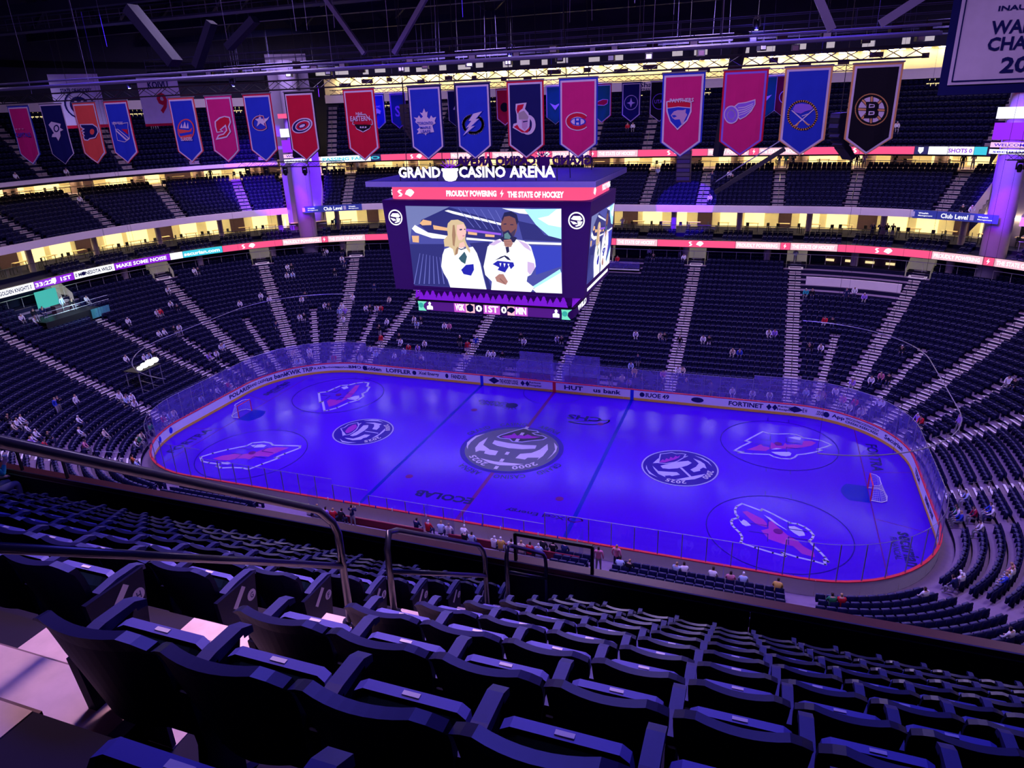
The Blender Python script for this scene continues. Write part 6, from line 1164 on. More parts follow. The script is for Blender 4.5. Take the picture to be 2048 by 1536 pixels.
FAR = [(-18.9, 'fB', 'fT', 'fL', [('L', 0, [(-.4, .1), (0, .35), (.4, .1), (.3, -.2), (0, -.1), (-.2, -.35)])], [('VANC', 0, .5, .9, .16, 'fL')], 'small far blue pennant with white orca crest beside the red eastern banner'),
 (-16.6, 'fW', 'fV', 'fV', [], [('S', 0, .0, .55, 1.0, 'fV')], 'small far deep blue pennant with pale letter S'),
 (-10.4, 'fN', 'fL', 'fN', [], [('4', 0, .1, .5, .8, 'fL')], 'small far dark pennant half hidden by the maple leaf banner'),
 (-5.5, 'fR', 'fR', 'fL', [('K', 0, RG(.4))], [], 'small far red pennant half hidden by the helmet crest banner'),
 (-.6, 'fT', 'fL', 'fT', [('L', 0, [(-.5, .2), (0, -.4), (.5, .2), (0, 0)])], [], 'small far green pennant half hidden beside the letter C banner'),
 (3.7, 'fT', 'fR', 'fL', [('R', 0, [(-.6, -.05), (-.3, .22), (.1, .35), (.55, .3), (.5, 0), (.2, -.15), (-.4, -.1)]), ('L', .05, [(-.6, -.05), (-.3, .22), (.1, .35), (.55, .3), (.5, 0), (.2, -.15), (-.4, -.1)])], [], 'small far green pennant with red bear head crest'),
 (6.3, 'fN', 'fN', 'fL', [('L', .06, RG(.58, 28)), ('L', 0, [(0, .4), (.1, .05), (.38, -.02), (.1, -.12), (0, -.4), (-.1, -.12), (-.38, -.02), (-.1, .05)])], [], 'small far navy pennant with round jet crest'),
 (8.8, 'fK', 'fL', 'fK', [('V', .06, RG(.62, 28))], [('UTAH', 0, 0, .9, .3, 'fV')], 'small far black pennant with round blue crest'),
 (17.4, 'fT', 'fL', 'fT', [('L', 0, [(-.5, .2), (0, -.4), (.5, .2), (0, .05)])], [], 'small far green pennant peeking out beside the winged wheel banner'),
 (19.0, 'fX', 'fL', 'fX', [('L', .06, RG(.5))], [], 'small far maroon pennant peeking out beside the sabres banner')]
for i, (x, bg, b1, b2, art, tx, lab) in enumerate(FAR):
    banner('pennant_banner', lab, x, 16.5, 26.65, bg, b1, b2, art, tx, H=3.25, W=1.7, seed=40+i, grp='team banners hanging from the far truss')
def sheet(name, lab, x, y, z, W, H, rz, texts, extra=None, bg='fL', border='fN'):
    t = thing(name, lab, 'banner', (x, y, z), rz)
    mb = cloth((W, H, 0), W, H, 0, .03, 77); mb.obj('banner_sheet', bg, t, True)
    mb = MB(); mb.tube([(-W/2, 0, H/2+.03), (W/2, 0, H/2+.03)], .03, 6); mb.obj('banner_rod', 'black', t)
    for (s, tx, tz, tw, th, k) in texts:
        mb = MB(); plane_text(mb, s, (tx, -.08, tz), (1, 0, 0), (0, 0, 1), tw, th, 0, .03); mb.obj('banner_lettering', k, t)
    for (k, st, pl) in extra or []:
        mb = MB(); f = lambda q: (q[0], -.07, q[1])
        stroke(mb, pl, st, f, 0) if st else mb.poly([f(q) for q in pl]); mb.obj('banner_stripe', k, t)
    return t
sheet('retired_number_banner', 'white retired number banner lettered KOIVU 9', -32.0, 2.3, 28.1, 3.2, 3.9, math.radians(40), [('KOIVU', 0, 1.35, 1.6, .55, 'fN'), ('9', .1, -.1, .8, 1.7, 'fR')], [('fR', 0, [(-1.6, -1.95), (1.6, -1.95), (1.6, -1.75), (-1.6, -1.75)])])
sheet('retired_number_banner', 'white banner with dark crossed stick shield behind the left pennants', -39.5, 0.6, 28.4, 3.8, 4.4, math.radians(48), [('X', 0, -.35, .8, .8, 'fL'), ('STATE OF HOCKEY', 0, .9, 2.4, .3, 'fN')], [('fN', 0, circle((0, -.35), .75, 20)), ('fN', .12, circle((0, -.3), 1.1, 24)), ('fR', 0, [(-1.9, -2.2), (1.9, -2.2), (1.9, -1.95), (-1.9, -1.95)])])
cb_ = sheet('championship_banner', 'large white championship banner with navy border at upper right', 27.05, -16.4, 29.2, 5.1, 4.8, 0, [('MINNESOTA', .3, .95, 4.0, .9, 'fN'), ('INAUGURAL', -.3, .12, 2.1, .17, 'fN'), ('WALTER CUP', .28, -.50, 3.5, .46, 'fN'), ('CHAMPIONS', .2, -1.05, 3.35, .46, 'fN'), ('2024', -.03, -1.78, 1.8, .55, 'fN')], [('fN', .045, [(-2.42, -2.27), (2.42, -2.27), (2.42, 2.3), (-2.42, 2.3)])])
mb = cloth((5.62, 5.35, 0), 5.62, 5.35, .12, .02, 5); o = mb.obj('banner_border', 'fN', cb_, True); o.location = (0, 0, -.08)
# ------------------------------------------------------------------ roof, trusses, rigging
mb = MB(); mb.poly([(-75, -62, 42), (75, -62, 42), (75, 62, 42), (-75, 62, 42)][::-1]); mb.obj('ceiling', 'dark', kind='structure', label='dark arena roof deck')
M['roofbeam'] = mat('roof_truss_steel', (.010, .010, .04), .6, .3, .15, 1); M['pale_tube'] = mat('pale_truss_tube', (.10, .09, .20), .5, .3, .1)
def roof_truss(y, z0, z1, lab, x0=-60, x1=60, n=10, w=.7):
    t = thing('roof_truss', lab, 'truss', (0, y, z0), group='roof trusses')
    for z in (0, z1-z0): mb = MB(); mb.beam((x0, 0, z), (x1, 0, z), w, w); mb.obj('chord', 'roofbeam', t)
    st = (x1-x0)/n
    for i in range(n):
        a = x0+i*st
        mb = MB(); mb.beam((a, 0, 0), (a+st/2, 0, z1-z0), w*.6, w*.6); mb.obj('diagonal', 'roofbeam', t)
        mb = MB(); mb.beam((a+st/2, 0, z1-z0), (a+st, 0, 0), w*.6, w*.6); mb.obj('diagonal', 'roofbeam', t)
for y, z in ((-4, 35.0), (14, 35.5), (30, 36)): roof_truss(y, z, 40.5, 'dark blue roof truss spanning the arena %s' % {-4: 'nearest the camera', 14: 'beyond the scoreboard', 30: 'above the far stands'}[y])
def box_truss(name, lab, p0, p1, w, n, k='black', r=.03):
    p0, p1 = Vector(p0), Vector(p1); t = thing(name, lab, 'truss', tuple(p0)); d = p1-p0; u = Vector((0, 0, 1)); sd = d.normalized().cross(u).normalized()
    cs = [sd*(a*w/2)+u*(b*w/2) for a, b in ((-1, -1), (1, -1), (1, 1), (-1, 1))]
    for c in cs: mb = MB(); mb.tube([c, c+d], r, 5); mb.obj('chord', k, t)
    for (a, b) in ((0, 1), (1, 2), (2, 3), (3, 0)):
        mb = MB()
        for i in range(n):
            q0, q1 = i/n, (i+1)/n; A, B_ = (a, b) if i % 2 == 0 else (b, a); mb.tube([cs[A]+d*q0, cs[B_]+d*q1], r*.6, 4, cap=False)
        o = mb.obj('lacing', k, t); o['kind'] = 'stuff'
    return t
box_truss('banner_truss', 'black lattice truss carrying the near row of pennants', (-30, -16.5, 28.05), (23.6, -16.5, 28.05), .42, 72)
box_truss('banner_truss', 'black lattice truss carrying the far row of pennants', (-24, 16.5, 28.6), (24, 16.5, 28.6), .42, 60)
for i, (z, r, y) in enumerate(((28.62, .075, -16.6), (28.95, .05, -16.2), (28.72, .05, -16.0))):
    mb = MB(); mb.tube([(-46, y, z), (24.0, y, z)], r, 8); mb.obj('rigging_pipe', 'pale_tube', None, label=('thick', 'thin upper', 'thin middle')[i]+' rigging pipe running above the near pennant row', cat='pipe')
def catwalk(y, z, x0, x1, lab):
    t = thing('catwalk', lab, 'catwalk', (x0, y, z)); L_ = x1-x0
    mb = MB(); mb.box((L_/2, 0, 0), (L_, 1.2, .12)); mb.obj('walkway', 'roofbeam', t)
    for s in (-1, 1):
        for h in (.55, 1.1): mb = MB(); mb.tube([(0, s*.6, h), (L_, s*.6, h)], .03, 5); mb.obj('railing', 'pale_tube', t)
        n = int(L_/3)
        for i in range(n+1): mb = MB(); mb.tube([(L_*i/n, s*.6, 0), (L_*i/n, s*.6, 1.1)], .025, 4); mb.obj('railing_post', 'pale_tube', t)
    for i in range(int(L_/6)+1): mb = MB(); mb.tube([(i*6, 0, 0), (i*6, 0, 10)], .02, 3); mb.obj('hanger', 'black', t)
catwalk(10, 31.0, -40, 44, 'catwalk with pale railings hanging beyond the scoreboard'); catwalk(26, 31.2, -44, 44, 'catwalk hanging over the far lower bowl'); catwalk(-3, 33.6, -45, 10, 'dim catwalk hanging high over the rink')
# equipment on the catwalks
rr = random.Random(11)
def equipment(x, y, z, lab):
    t = thing('light_fixture', lab, 'light', (x, y, z), rr.random(), 'catwalk fixtures'); mb = MB(); mb.box((0, 0, 0), (.7, .5, .6)); mb.obj('housing', 'black', t)
    mb = MB(); mb.box((0, -.26, 0), (.5, .04, .4)); mb.obj('lens', 'white' if rr.random() < .6 else 'kiosk', t); mb = MB(); mb.tube([(0, 0, .3), (0, 0, .7)], .04, 4); mb.obj('yoke', 'black', t)
for i in range(26): equipment(-36+i*3.0+rr.random()*1.5, 9.2, 30.4+rr.random()*.4, 'black arena flood light clamped below the catwalk')
for i in range(16): equipment(-36+i*4.6+rr.random()*2, 25.2, 30.7+rr.random()*.4, 'black arena flood light clamped below the far catwalk')
M['blue_lamp'] = led('blue_beam_lamp', (.45, .55, 1.0), 30)
def moving_head(x, y, z, lab, tilt=.3, lit=False):
    t = thing('moving_head_light', lab, 'light', (x, y, z)); mb = MB(); mb.box((0, 0, -.08), (.42, .34, .16)); mb.obj('base', 'black', t)
    mb = MB()
    for s in (-1, 1): mb.box((s*.24, 0, -.38), (.07, .16, .5))
    mb.obj('yoke', 'black', t); mb = MB(); mb.lathe([(.0, -.85), (.14, -.83), (.19, -.6), (.17, -.35), (.08, -.25), (0, -.24)], 12); o = mb.obj('lamp_head', 'black', t, True)
    mb = MB(); mb.lathe([(0, -.86), (.13, -.855)], 12); mb.obj('lens', 'blue_lamp' if lit else 'steel', t)
    if lit:
        d = bpy.data.lights.new('beam', 'POINT'); d.energy = 60; d.color = (.15, .1, 1); d.shadow_soft_size = .15; link(bpy.data.objects.new('beam_light', d), t, loc=(0, -.3, -1.0))
for i, (x, y, z) in enumerate(((-24.7, 3, 29.9), (-2.2, 9, 31.3), (16.5, 9, 32.0), (-38, 5, 30.3))):
    moving_head(x, y, z, 'moving head lamp glowing blue %s' % ('above the left pennants', 'above the scoreboard sign', 'above the winged wheel banner', 'at the left edge of roof')[i], 0, True)
for sgn, nm in ((-1, 'left'), (1, 'right')):
    x0 = -29.5 if sgn < 0 else 26
    box_truss('lighting_truss', 'short lattice lighting truss beside the %s corner tower' % nm, (x0-6 if sgn < 0 else x0+9, 15, 21.9), (x0+7 if sgn < 0 else x0+19, 15, 21.9), .5, 18)
    for j in range(5): moving_head((x0-5+j*2.4) if sgn < 0 else x0+10+j*2, 15, 21.6, 'black moving head %s on the %s corner truss' % (('first', 'second', 'third', 'fourth', 'fifth')[j], nm))
# line-array loudspeakers
def line_array(x, y, z, n, lab, yaw, curl=.085):
    t = thing('line_array_speaker', lab, 'loudspeaker', (x, y, z), yaw); a = -.05; py, pz = 0.0, 0.0
    for i in range(n):
        T_ = Matrix.Translation((0, py, pz)) @ Matrix.Rotation(-a, 4, 'X'); mb = MB(); mb.box(None, (1.15, .75, .34), 0, 0, T_ @ Matrix.Translation((0, 0, -.17))); mb.obj('speaker_box', 'black', t)
        mb = MB(); mb.box(None, (1.0, .02, .26), 0, 0, T_ @ Matrix.Translation((0, -.385, -.17))); mb.obj('grille', 'pale_tube' if i % 2 == 0 else 'rail', t)
        py += math.sin(a)*.36; pz -= math.cos(a)*.36; a += curl
    mb = MB(); mb.tube([(0, 0, 0), (0, 0, 14)], .03, 4); mb.obj('chain', 'black', t)
line_array(-24.5, 12, 27.3, 15, 'curved black line array loudspeaker beside the spinning oval banner', math.radians(60)); line_array(-12.5, 10, 27.2, 12, 'curved black line array loudspeaker beside the red eastern banner', math.radians(-70))
line_array(11.6, 12, 24.3, 11, 'black line array loudspeaker hanging below the prowling cat banner', 0, .03); line_array(22.5, 6, 25.5, 9, 'black line array loudspeaker behind the letter B banner', math.radians(-60), .12)
# long dark drape bundle and stair bridge at right of the centre
mb = MB(); mb.tube([(15.6, 8, 31), (15.0, 9, 27), (14.4, 10, 22.6)], [.55, .5, .42], 10); mb.obj('cable_bundle', 'black', None, label='thick dark vertical cable bundle beside the prowling cat banner', cat='cable')
t = thing('service_stair', 'dark diagonal service stair hanging below the winged wheel banner', 'stair', (13, 30, 17.5))
for s in (-1, 1): mb = MB(); mb.beam((0, s*.5, 0), (6.5, s*.5, 4.3), .12, .4); mb.obj('stringer', 'black', t); mb = MB(); mb.tube([(0, s*.5, 1.1), (6.5, s*.5, 5.4)], .04, 5); mb.obj('handrail', 'pale_tube', t)
for i in range(14): mb = MB(); mb.box((.25+i*.46, 0, .15+i*.305), (.3, 1.0, .05)); mb.obj('tread', 'roofbeam', t)
# big roof ducts and tubes, upper left
M['duct'] = mat('duct_metal', (.006, .006, .03), .7, .15, .15)
for i, (a, b, r) in enumerate((((-11.0, -20, 31.6), (-8.95, -20, 29.1), .42), ((-6.4, -20, 30.7), (-7.7, -20, 28.9), .28), ((-4.0, -20, 30.65), (-5.7, -20, 29.6), .28))):
    mb = MB(); mb.beam(a, b, r*1.6, r*1.1); mb.obj('hanging_panel', 'duct', None, label='dark slanted acoustic panel hanging at upper left, %s' % ('longest', 'middle', 'rightmost')[i], cat='panel')
for i, (a, b) in enumerate((((-9.7, -6, 34.2), (-6.7, -6, 30.1)), ((-1.4, -6, 33.8), (-4.6, -6, 30.0)), ((18.6, -20, 31.3), (20.0, -20, 28.7)), ((25.3, -20, 31.2), (21.5, -20, 28.8)))):
    mb = MB(); mb.beam(a, b, .28, .28); mb.obj('roof_strut', 'pale_tube', None, label='pale slanted roof strut, %s from left' % ('first', 'second', 'third', 'fourth')[i], cat='strut')
cb = thing('rigging_cables', 'thin dark vertical rigging cables hanging from the roof', 'cables', (0, 0, 30)); cb['kind'] = 'stuff'
mb = MB()
for i in range(90):
    x = -45+rr.random()*85; y = rr.choice((-16.5, -12, -6, 3, 10, 16.5, 26)); zb = 28.3 if y in (-16.5, 16.5) else 31; mb.tube([(x, y, zb-30), (x+rr.uniform(-.3, .3), y, 12)], .012, 3, cap=False)
o = mb.obj('cable_strands', 'pale_tube', cb); o['kind'] = 'stuff'
# ------------------------------------------------------------------ near upper deck
RUN, RISE, Y0, Z0N = .81, .608, -41.17, 19.38
def nrow(k): return Y0-RUN*k, Z0N+RISE*k          # front edge y, floor z
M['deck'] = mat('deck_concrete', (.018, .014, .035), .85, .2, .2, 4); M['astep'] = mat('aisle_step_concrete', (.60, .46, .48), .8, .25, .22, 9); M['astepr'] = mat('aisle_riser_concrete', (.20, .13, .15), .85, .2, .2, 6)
mb = MB()
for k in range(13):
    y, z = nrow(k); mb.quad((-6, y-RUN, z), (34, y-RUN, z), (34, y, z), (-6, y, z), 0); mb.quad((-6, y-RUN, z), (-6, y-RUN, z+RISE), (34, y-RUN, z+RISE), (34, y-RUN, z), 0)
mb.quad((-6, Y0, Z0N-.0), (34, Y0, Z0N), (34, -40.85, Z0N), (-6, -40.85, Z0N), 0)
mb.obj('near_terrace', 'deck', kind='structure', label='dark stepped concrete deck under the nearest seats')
# parapet
par = thing('parapet', 'dark front parapet wall with cherry wood cap below the nearest seats', None, kind='structure')
M['parapet'] = mat('parapet_panel', (.016, .008, .03), .7, .2, .12, 2); M['brass'] = mat('brass_trim', (.62, .50, .38), .4, .5, .1)
for i in range(16):
    mb = MB(); mb.box((-5+2.5*i, -40.98, 19.6), (2.49, .14, .86)); mb.obj('wall_panel', 'parapet', par)
mb = MB(); mb.box((14, -40.97, 20.045), (42, .20, .07)); mb.obj('wood_cap', 'wood', par); mb = MB(); mb.tube([(-7, -41.06, 20.085), (35, -41.06, 20.085)], .012, 4); mb.obj('cap_edge', 'brass', par); mb = MB(); mb.box((14, -41.06, 19.985), (42, .03, .02)); mb.obj('trim_strip', 'brass', par)
for i in range(16): mb = MB(); mb.box((-5+2.5*i, -40.80, 18.7), (2.48, .08, 1.6)); mb.obj('outer_panel', 'fascia', par)
# aisle stairs: every step its own piece
AX0, AX1 = 15.3, 16.45
for (xa, xb, lab) in ((AX0, AX1, 'pinkish concrete stairs running down between the nearest seat blocks'), (4.7, 5.9, 'stairs at the left edge of the nearest deck')):
    t = thing('near_stairs', lab, None, ((xa+xb)/2, 0, 0), kind='structure'); w = xb-xa
    for k in range(0, 12):
        y, z = nrow(k)
        for j in (0, 1):
            zt = z+.006+RISE/2*j; yy = y-RUN*(.25+.5*j)
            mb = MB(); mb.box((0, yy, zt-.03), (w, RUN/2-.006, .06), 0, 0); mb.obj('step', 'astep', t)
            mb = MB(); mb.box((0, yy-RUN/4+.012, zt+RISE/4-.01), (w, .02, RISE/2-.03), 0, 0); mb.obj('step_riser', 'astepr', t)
# handrails in the aisle
def handrail(pts, mid, lab):
    p = pts; t = thing('aisle_handrail', lab, 'handrail', (15.87, p[0][0], p[0][1]))
    def L(q): return (0, q[0]-p[0][0], q[1]-p[0][1])
    a, b, c, d = p
    P = [L(a), L((b[0], b[1]-.16)), L((b[0]+(c[0]-b[0])*.03, b[1]-.04)), L((b[0]+(c[0]-b[0])*.09, b[1]+(c[1]-b[1])*.07)), L((b[0]+(c[0]-b[0])*.92, b[1]+(c[1]-b[1])*.92)), L((b[0]+(c[0]-b[0])*.98, c[1]-.04)), L((c[0], c[1]-.16)), L(d)]
    mb = MB(); mb.tube(P, .027, 10); mb.obj('rail_loop', 'rail', t, True)
    mb = MB(); mb.tube([L((b[0], (a[1]+b[1])/2+.03)), L((c[0], (c[1]+d[1])/2+.03))], .022, 8); mb.obj('middle_rail', 'rail', t, True)
    for q in (a, d): mb = MB(); x, y, z = L(q); mb.lathe([(.06, 0), (.06, .015), (.03, .02)], 10, (0, y, z)); mb.obj('foot_flange', 'rail', t)
handrail([(-48.3, 24.75), (-48.3, 25.70), (-46.04, 24.02), (-46.04, 23.1)], None, 'dark tubular handrail nearest the camera at the left')
handrail([(-45.45, 22.70), (-45.45, 23.50), (-43.52, 22.10), (-43.52, 21.25)], None, 'dark looped handrail halfway down the near stairs')
handrail([(-42.86, 20.86), (-42.86, 21.66), (-41.28, 20.48), (-41.28, 19.57)], None, 'smallest dark looped handrail at the foot of the near stairs')
for x0, x1, lab in ((15.3, 16.5, 'square black guard frame on the parapet at foot of near stairs'), (4.72, 5.96, 'square black guard frame on the parapet at the far left')):
    t = thing('guard_frame', lab, 'guard', (x0, -41.0, 20.08)); w = x1-x0
    for xx in (0, w): mb = MB(); mb.box((xx, 0, .23), (.045, .045, .5)); mb.obj('post', 'black', t)
    mb = MB(); mb.box((w/2, 0, .47), (w, .05, .05)); mb.obj('top_bar', 'black', t)
# ---- detailed folding seat
def seat_meshes():
    R = {}
    # backrest: concave shell, wider at the top, rounded upper corners
    nu, nv = 12, 7; mb = MB(); F, Bk = [], []
    for j in range(nv+1):
        v = j/nv; z = .36+.49*v; rf, rb = [], []
        for i in range(nu+1):
            u = -1+2*i/nu; hw = .185+.055*min(1, v*1.6); 
            zz = z-(.055*max(0, abs(u)-.72)/.28*max(0, v-.75)/.25)**1-.012*(1-u*u)*v
            y = -.005-.10*v+.055*u*u; rf.append((u*hw, y, zz)); rb.append((u*hw*1.01, y-.035-.012*(v > .9), zz+.004))
        F.append(rf); Bk.append(rb)
    for j in range(nv):
        for i in range(nu):
            mb.quad(F[j][i+1], F[j][i], F[j+1][i], F[j+1][i+1]); mb.quad(Bk[j][i], Bk[j][i+1], Bk[j+1][i+1], Bk[j+1][i])
    for i in range(nu): mb.quad(F[nv][i+1], F[nv][i], Bk[nv][i], Bk[nv][i+1], 1)
    for j in range(nv):
        mb.quad(F[j][0], Bk[j][0], Bk[j+1][0], F[j+1][0]); mb.quad(Bk[j][nu], F[j][nu], F[j+1][nu], Bk[j+1][nu])
    R['backrest'] = mb.mesh('backrest', ['seat', 'seat_rim'])
    # folded cushion: padded, faces the backrest
    mb = MB(); rows = []
    for j in range(7):
        v = j/6; row = []
        for i in range(9):
            u = -1+2*i/8; puff = .05*(1-u**4)*(1-(2*v-1)**4)
            row.append((u*.195*(1-.04*v), .03+.11*v-puff*.7, .30+.285*v+puff*.3))
        rows.append(row)
    for j in range(6):
        for i in range(8): mb.quad(rows[j][i], rows[j][i+1], rows[j+1][i+1], rows[j+1][i])
    R['seat_cushion'] = mb.mesh('seat_cushion', 'seat_pan', True)
    # moulded pan edge along the top plus underside
    mb = MB(); P = []
    for (x, z) in ((-.205, .46), (-.207, .55), (-.195, .588), (-.165, .602), (.165, .602), (.195, .588), (.207, .55), (.205, .46)): P.append((x, z))
    for (a, b) in zip(P[:-1], P[1:]):
        f = lambda q, o: (q[0], (.150+o*.6+(q[1]-.60)*.4), q[1])
        mb.quad(f(a, -.015), f(b, -.015), f(b, .055), f(a, .055), 0); mb.quad(f(a, .055), f(b, .055), (b[0]*.9, .12, .24), (a[0]*.9, .12, .24), 1)
    R['seat_pan'] = mb.mesh('seat_pan', ['seat_lip', 'seat'])
    mb = MB(); Q = [(0, .0, .60), (0, .12, .615), (0, .25, .61), (0, .30, .585)]
    for (a, b) in zip(Q[:-1], Q[1:]):
        for s in (0,):
            mb.quad((-.028, a[1], a[2]), (.028, a[1], a[2]), (.028, b[1], b[2]), (-.028, b[1], b[2])); mb.quad((-.028, a[1], a[2]-.045), (-.028, a[1], a[2]), (-.028, b[1], b[2]), (-.028, b[1], b[2]-.03)); mb.quad((.028, a[1], a[2]), (.028, a[1], a[2]-.045), (.028, b[1], b[2]-.03), (.028, b[1], b[2]))
    mb.quad((-.028, .30, .585), (.028, .30, .585), (.028, .30, .55), (-.028, .30, .55)); mb.quad((.028, 0, .60), (-.028, 0, .60), (-.028, 0, .555), (.028, 0, .555))
    R['armrest'] = mb.mesh('armrest', 'arm')
    mb = MB(); mb.prism([(-.02, .56), (.24, .57), (.16, .32), (.14, .03), (.2, 0), (-.06, 0), (0, .3)], (-.02, 0, 0), (0, 1, 0), (0, 0, 1), .04); R['seat_standard'] = mb.mesh('seat_standard', 'seat')
    mb = MB(); mb.box((0, .162, .605), (.06, .018, .004)); R['number_tag'] = mb.mesh('number_tag', 'plate')
    return R
M['arm'] = mat('armrest_plastic', (.022, .024, .14), .5, .4, .2, 25); M['plate'] = mat('row_plate', (.62, .6, .66), .5, .3, .05); M['handi'] = mat('blue_sticker', (.02, .04, .40), .5, .3, .05)
M['seat_rim'] = mat('seat_rim_highlight', (.008, .008, .06), .35, .4, .1, 6)  # edge highlight of the seat backs, painted as a lighter top strip
SM = seat_meshes()
WORD = ['one', 'two', 'three', 'four', 'five', 'six', 'seven', 'eight', 'nine', 'ten', 'eleven', 'twelve', 'thirteen', 'fourteen', 'fifteen', 'sixteen', 'seventeen', 'eighteen', 'nineteen', 'twenty', 'twenty-one', 'twenty-two', 'twenty-three', 'twenty-four', 'twenty-five']
NSEAT = 0; NEARSEATS = []
def near_seat(x, k, lab, first=False, last=False, panel=0):
    global NSEAT
    y, z = nrow(k); NSEAT += 1
    t = thing('folding_seat', lab, 'seat', (x, y-.55, z), 0, 'nearest folding seats')
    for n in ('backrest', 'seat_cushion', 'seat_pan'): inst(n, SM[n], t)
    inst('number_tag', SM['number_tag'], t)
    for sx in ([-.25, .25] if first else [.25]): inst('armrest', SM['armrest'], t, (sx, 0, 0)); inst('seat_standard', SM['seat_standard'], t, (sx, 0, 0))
    if panel:
        mb = MB(); mb.prism([(-.10, .60), (.27, .59), (.20, .05), (.0, .02), (-.08, .3)], (panel*.275-.01, 0, 0), (0, 1, 0), (0, 0, 1), .03); ep = mb.obj('end_panel', 'seat', t)
        xx = panel*.275+.022
        mb = MB(); mb.poly([(xx, .20+a, .45+b) for a, b in circle((0, 0), .042, 16)]); mb.obj('row_plate', 'plate', ep); mb = MB(); plane_text(mb, 'ABCDEFGHJKLM'[k], (xx+.003, .20, .45), (0, 1, 0), (0, 0, 1), .03, .045); mb.obj('row_letter', 'ink', ep)
        mb = MB(); mb.poly([(xx, .02, .47), (xx, .05, .44), (xx, .16, .545), (xx, .13, .575)]); mb.obj('emblem_plate', 'plate', ep)
for k in range(0, 11):
    y, z = nrow(k)
    for i in range(22):
        x = AX1+.10+.5*i
        q = proj((x, y-.55, z+.7)); q2 = proj((x-.25, y-.35, z+.75))
        if not any(r and -70 < r[0] < 2120 and r[1] < 1610 for r in (q, q2)): continue
        near_seat(x, k, 'navy folding seat, row %s from the parapet, seat %s right of near stairs' % (WORD[k], WORD[i]), first=(i == 0))
    for i in range(19):
        x = AX0-.26-.495*i
        q = proj((x, y-.55, z+.7))
        if not (q and -60 < q[0] < 2100 and q[1] < 1600): continue
        near_seat(x, k, 'navy folding seat, row %s from the parapet, seat %s left of near stairs' % (WORD[k], WORD[i]), first=(i == 18), panel=1 if i == 0 else 0)
# ------------------------------------------------------------------ bowl seats: the nearest as things, the rest as one
SEATS.sort(key=lambda s: (Vector(s[:3])-CP).length)
vis = [s for s in SEATS if in_view((s[0], s[1], s[2]+1.3+.5), 0, 0)]
NI = max(0, 300-NSEAT); ind = vis[:NI]; inds = set(id(s) for s in ind)
V, F, Mi = seat_template(); mb = MB()
def sub(lo, hi, nm, mats):
    m_ = MB(); m_.raw(V, [tuple(f) for f in F[lo:hi]]); m_.m = list(Mi[lo:hi]); return m_.mesh(nm, mats)
sb, sp, sa, ss_ = sub(0, 5, 'backrest', 'seat'), sub(5, 15, 'seat_pan', ['seat', 'seat_lip']), sub(15, 20, 'armrest', 'seat_lip'), sub(20, 25, 'seat_standard', 'seat')
for s in ind:
    q = proj(s[:3]); r = WORD[s[5]] if s[5] < 20 else 'rear'
    t = thing('bowl_seat', 'dark lower bowl seat, row %s behind the glass, %s' % (r, 'near right corner' if q[0] > 1500 else 'just below the parapet'), 'seat', s[:3], s[3], 'nearest lower bowl seats')
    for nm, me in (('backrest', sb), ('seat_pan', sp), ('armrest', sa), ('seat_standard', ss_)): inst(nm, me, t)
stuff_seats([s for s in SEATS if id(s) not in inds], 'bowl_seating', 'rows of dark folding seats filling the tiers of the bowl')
print('SEATS', len(SEATS), 'near', NSEAT, 'ind', len(ind))
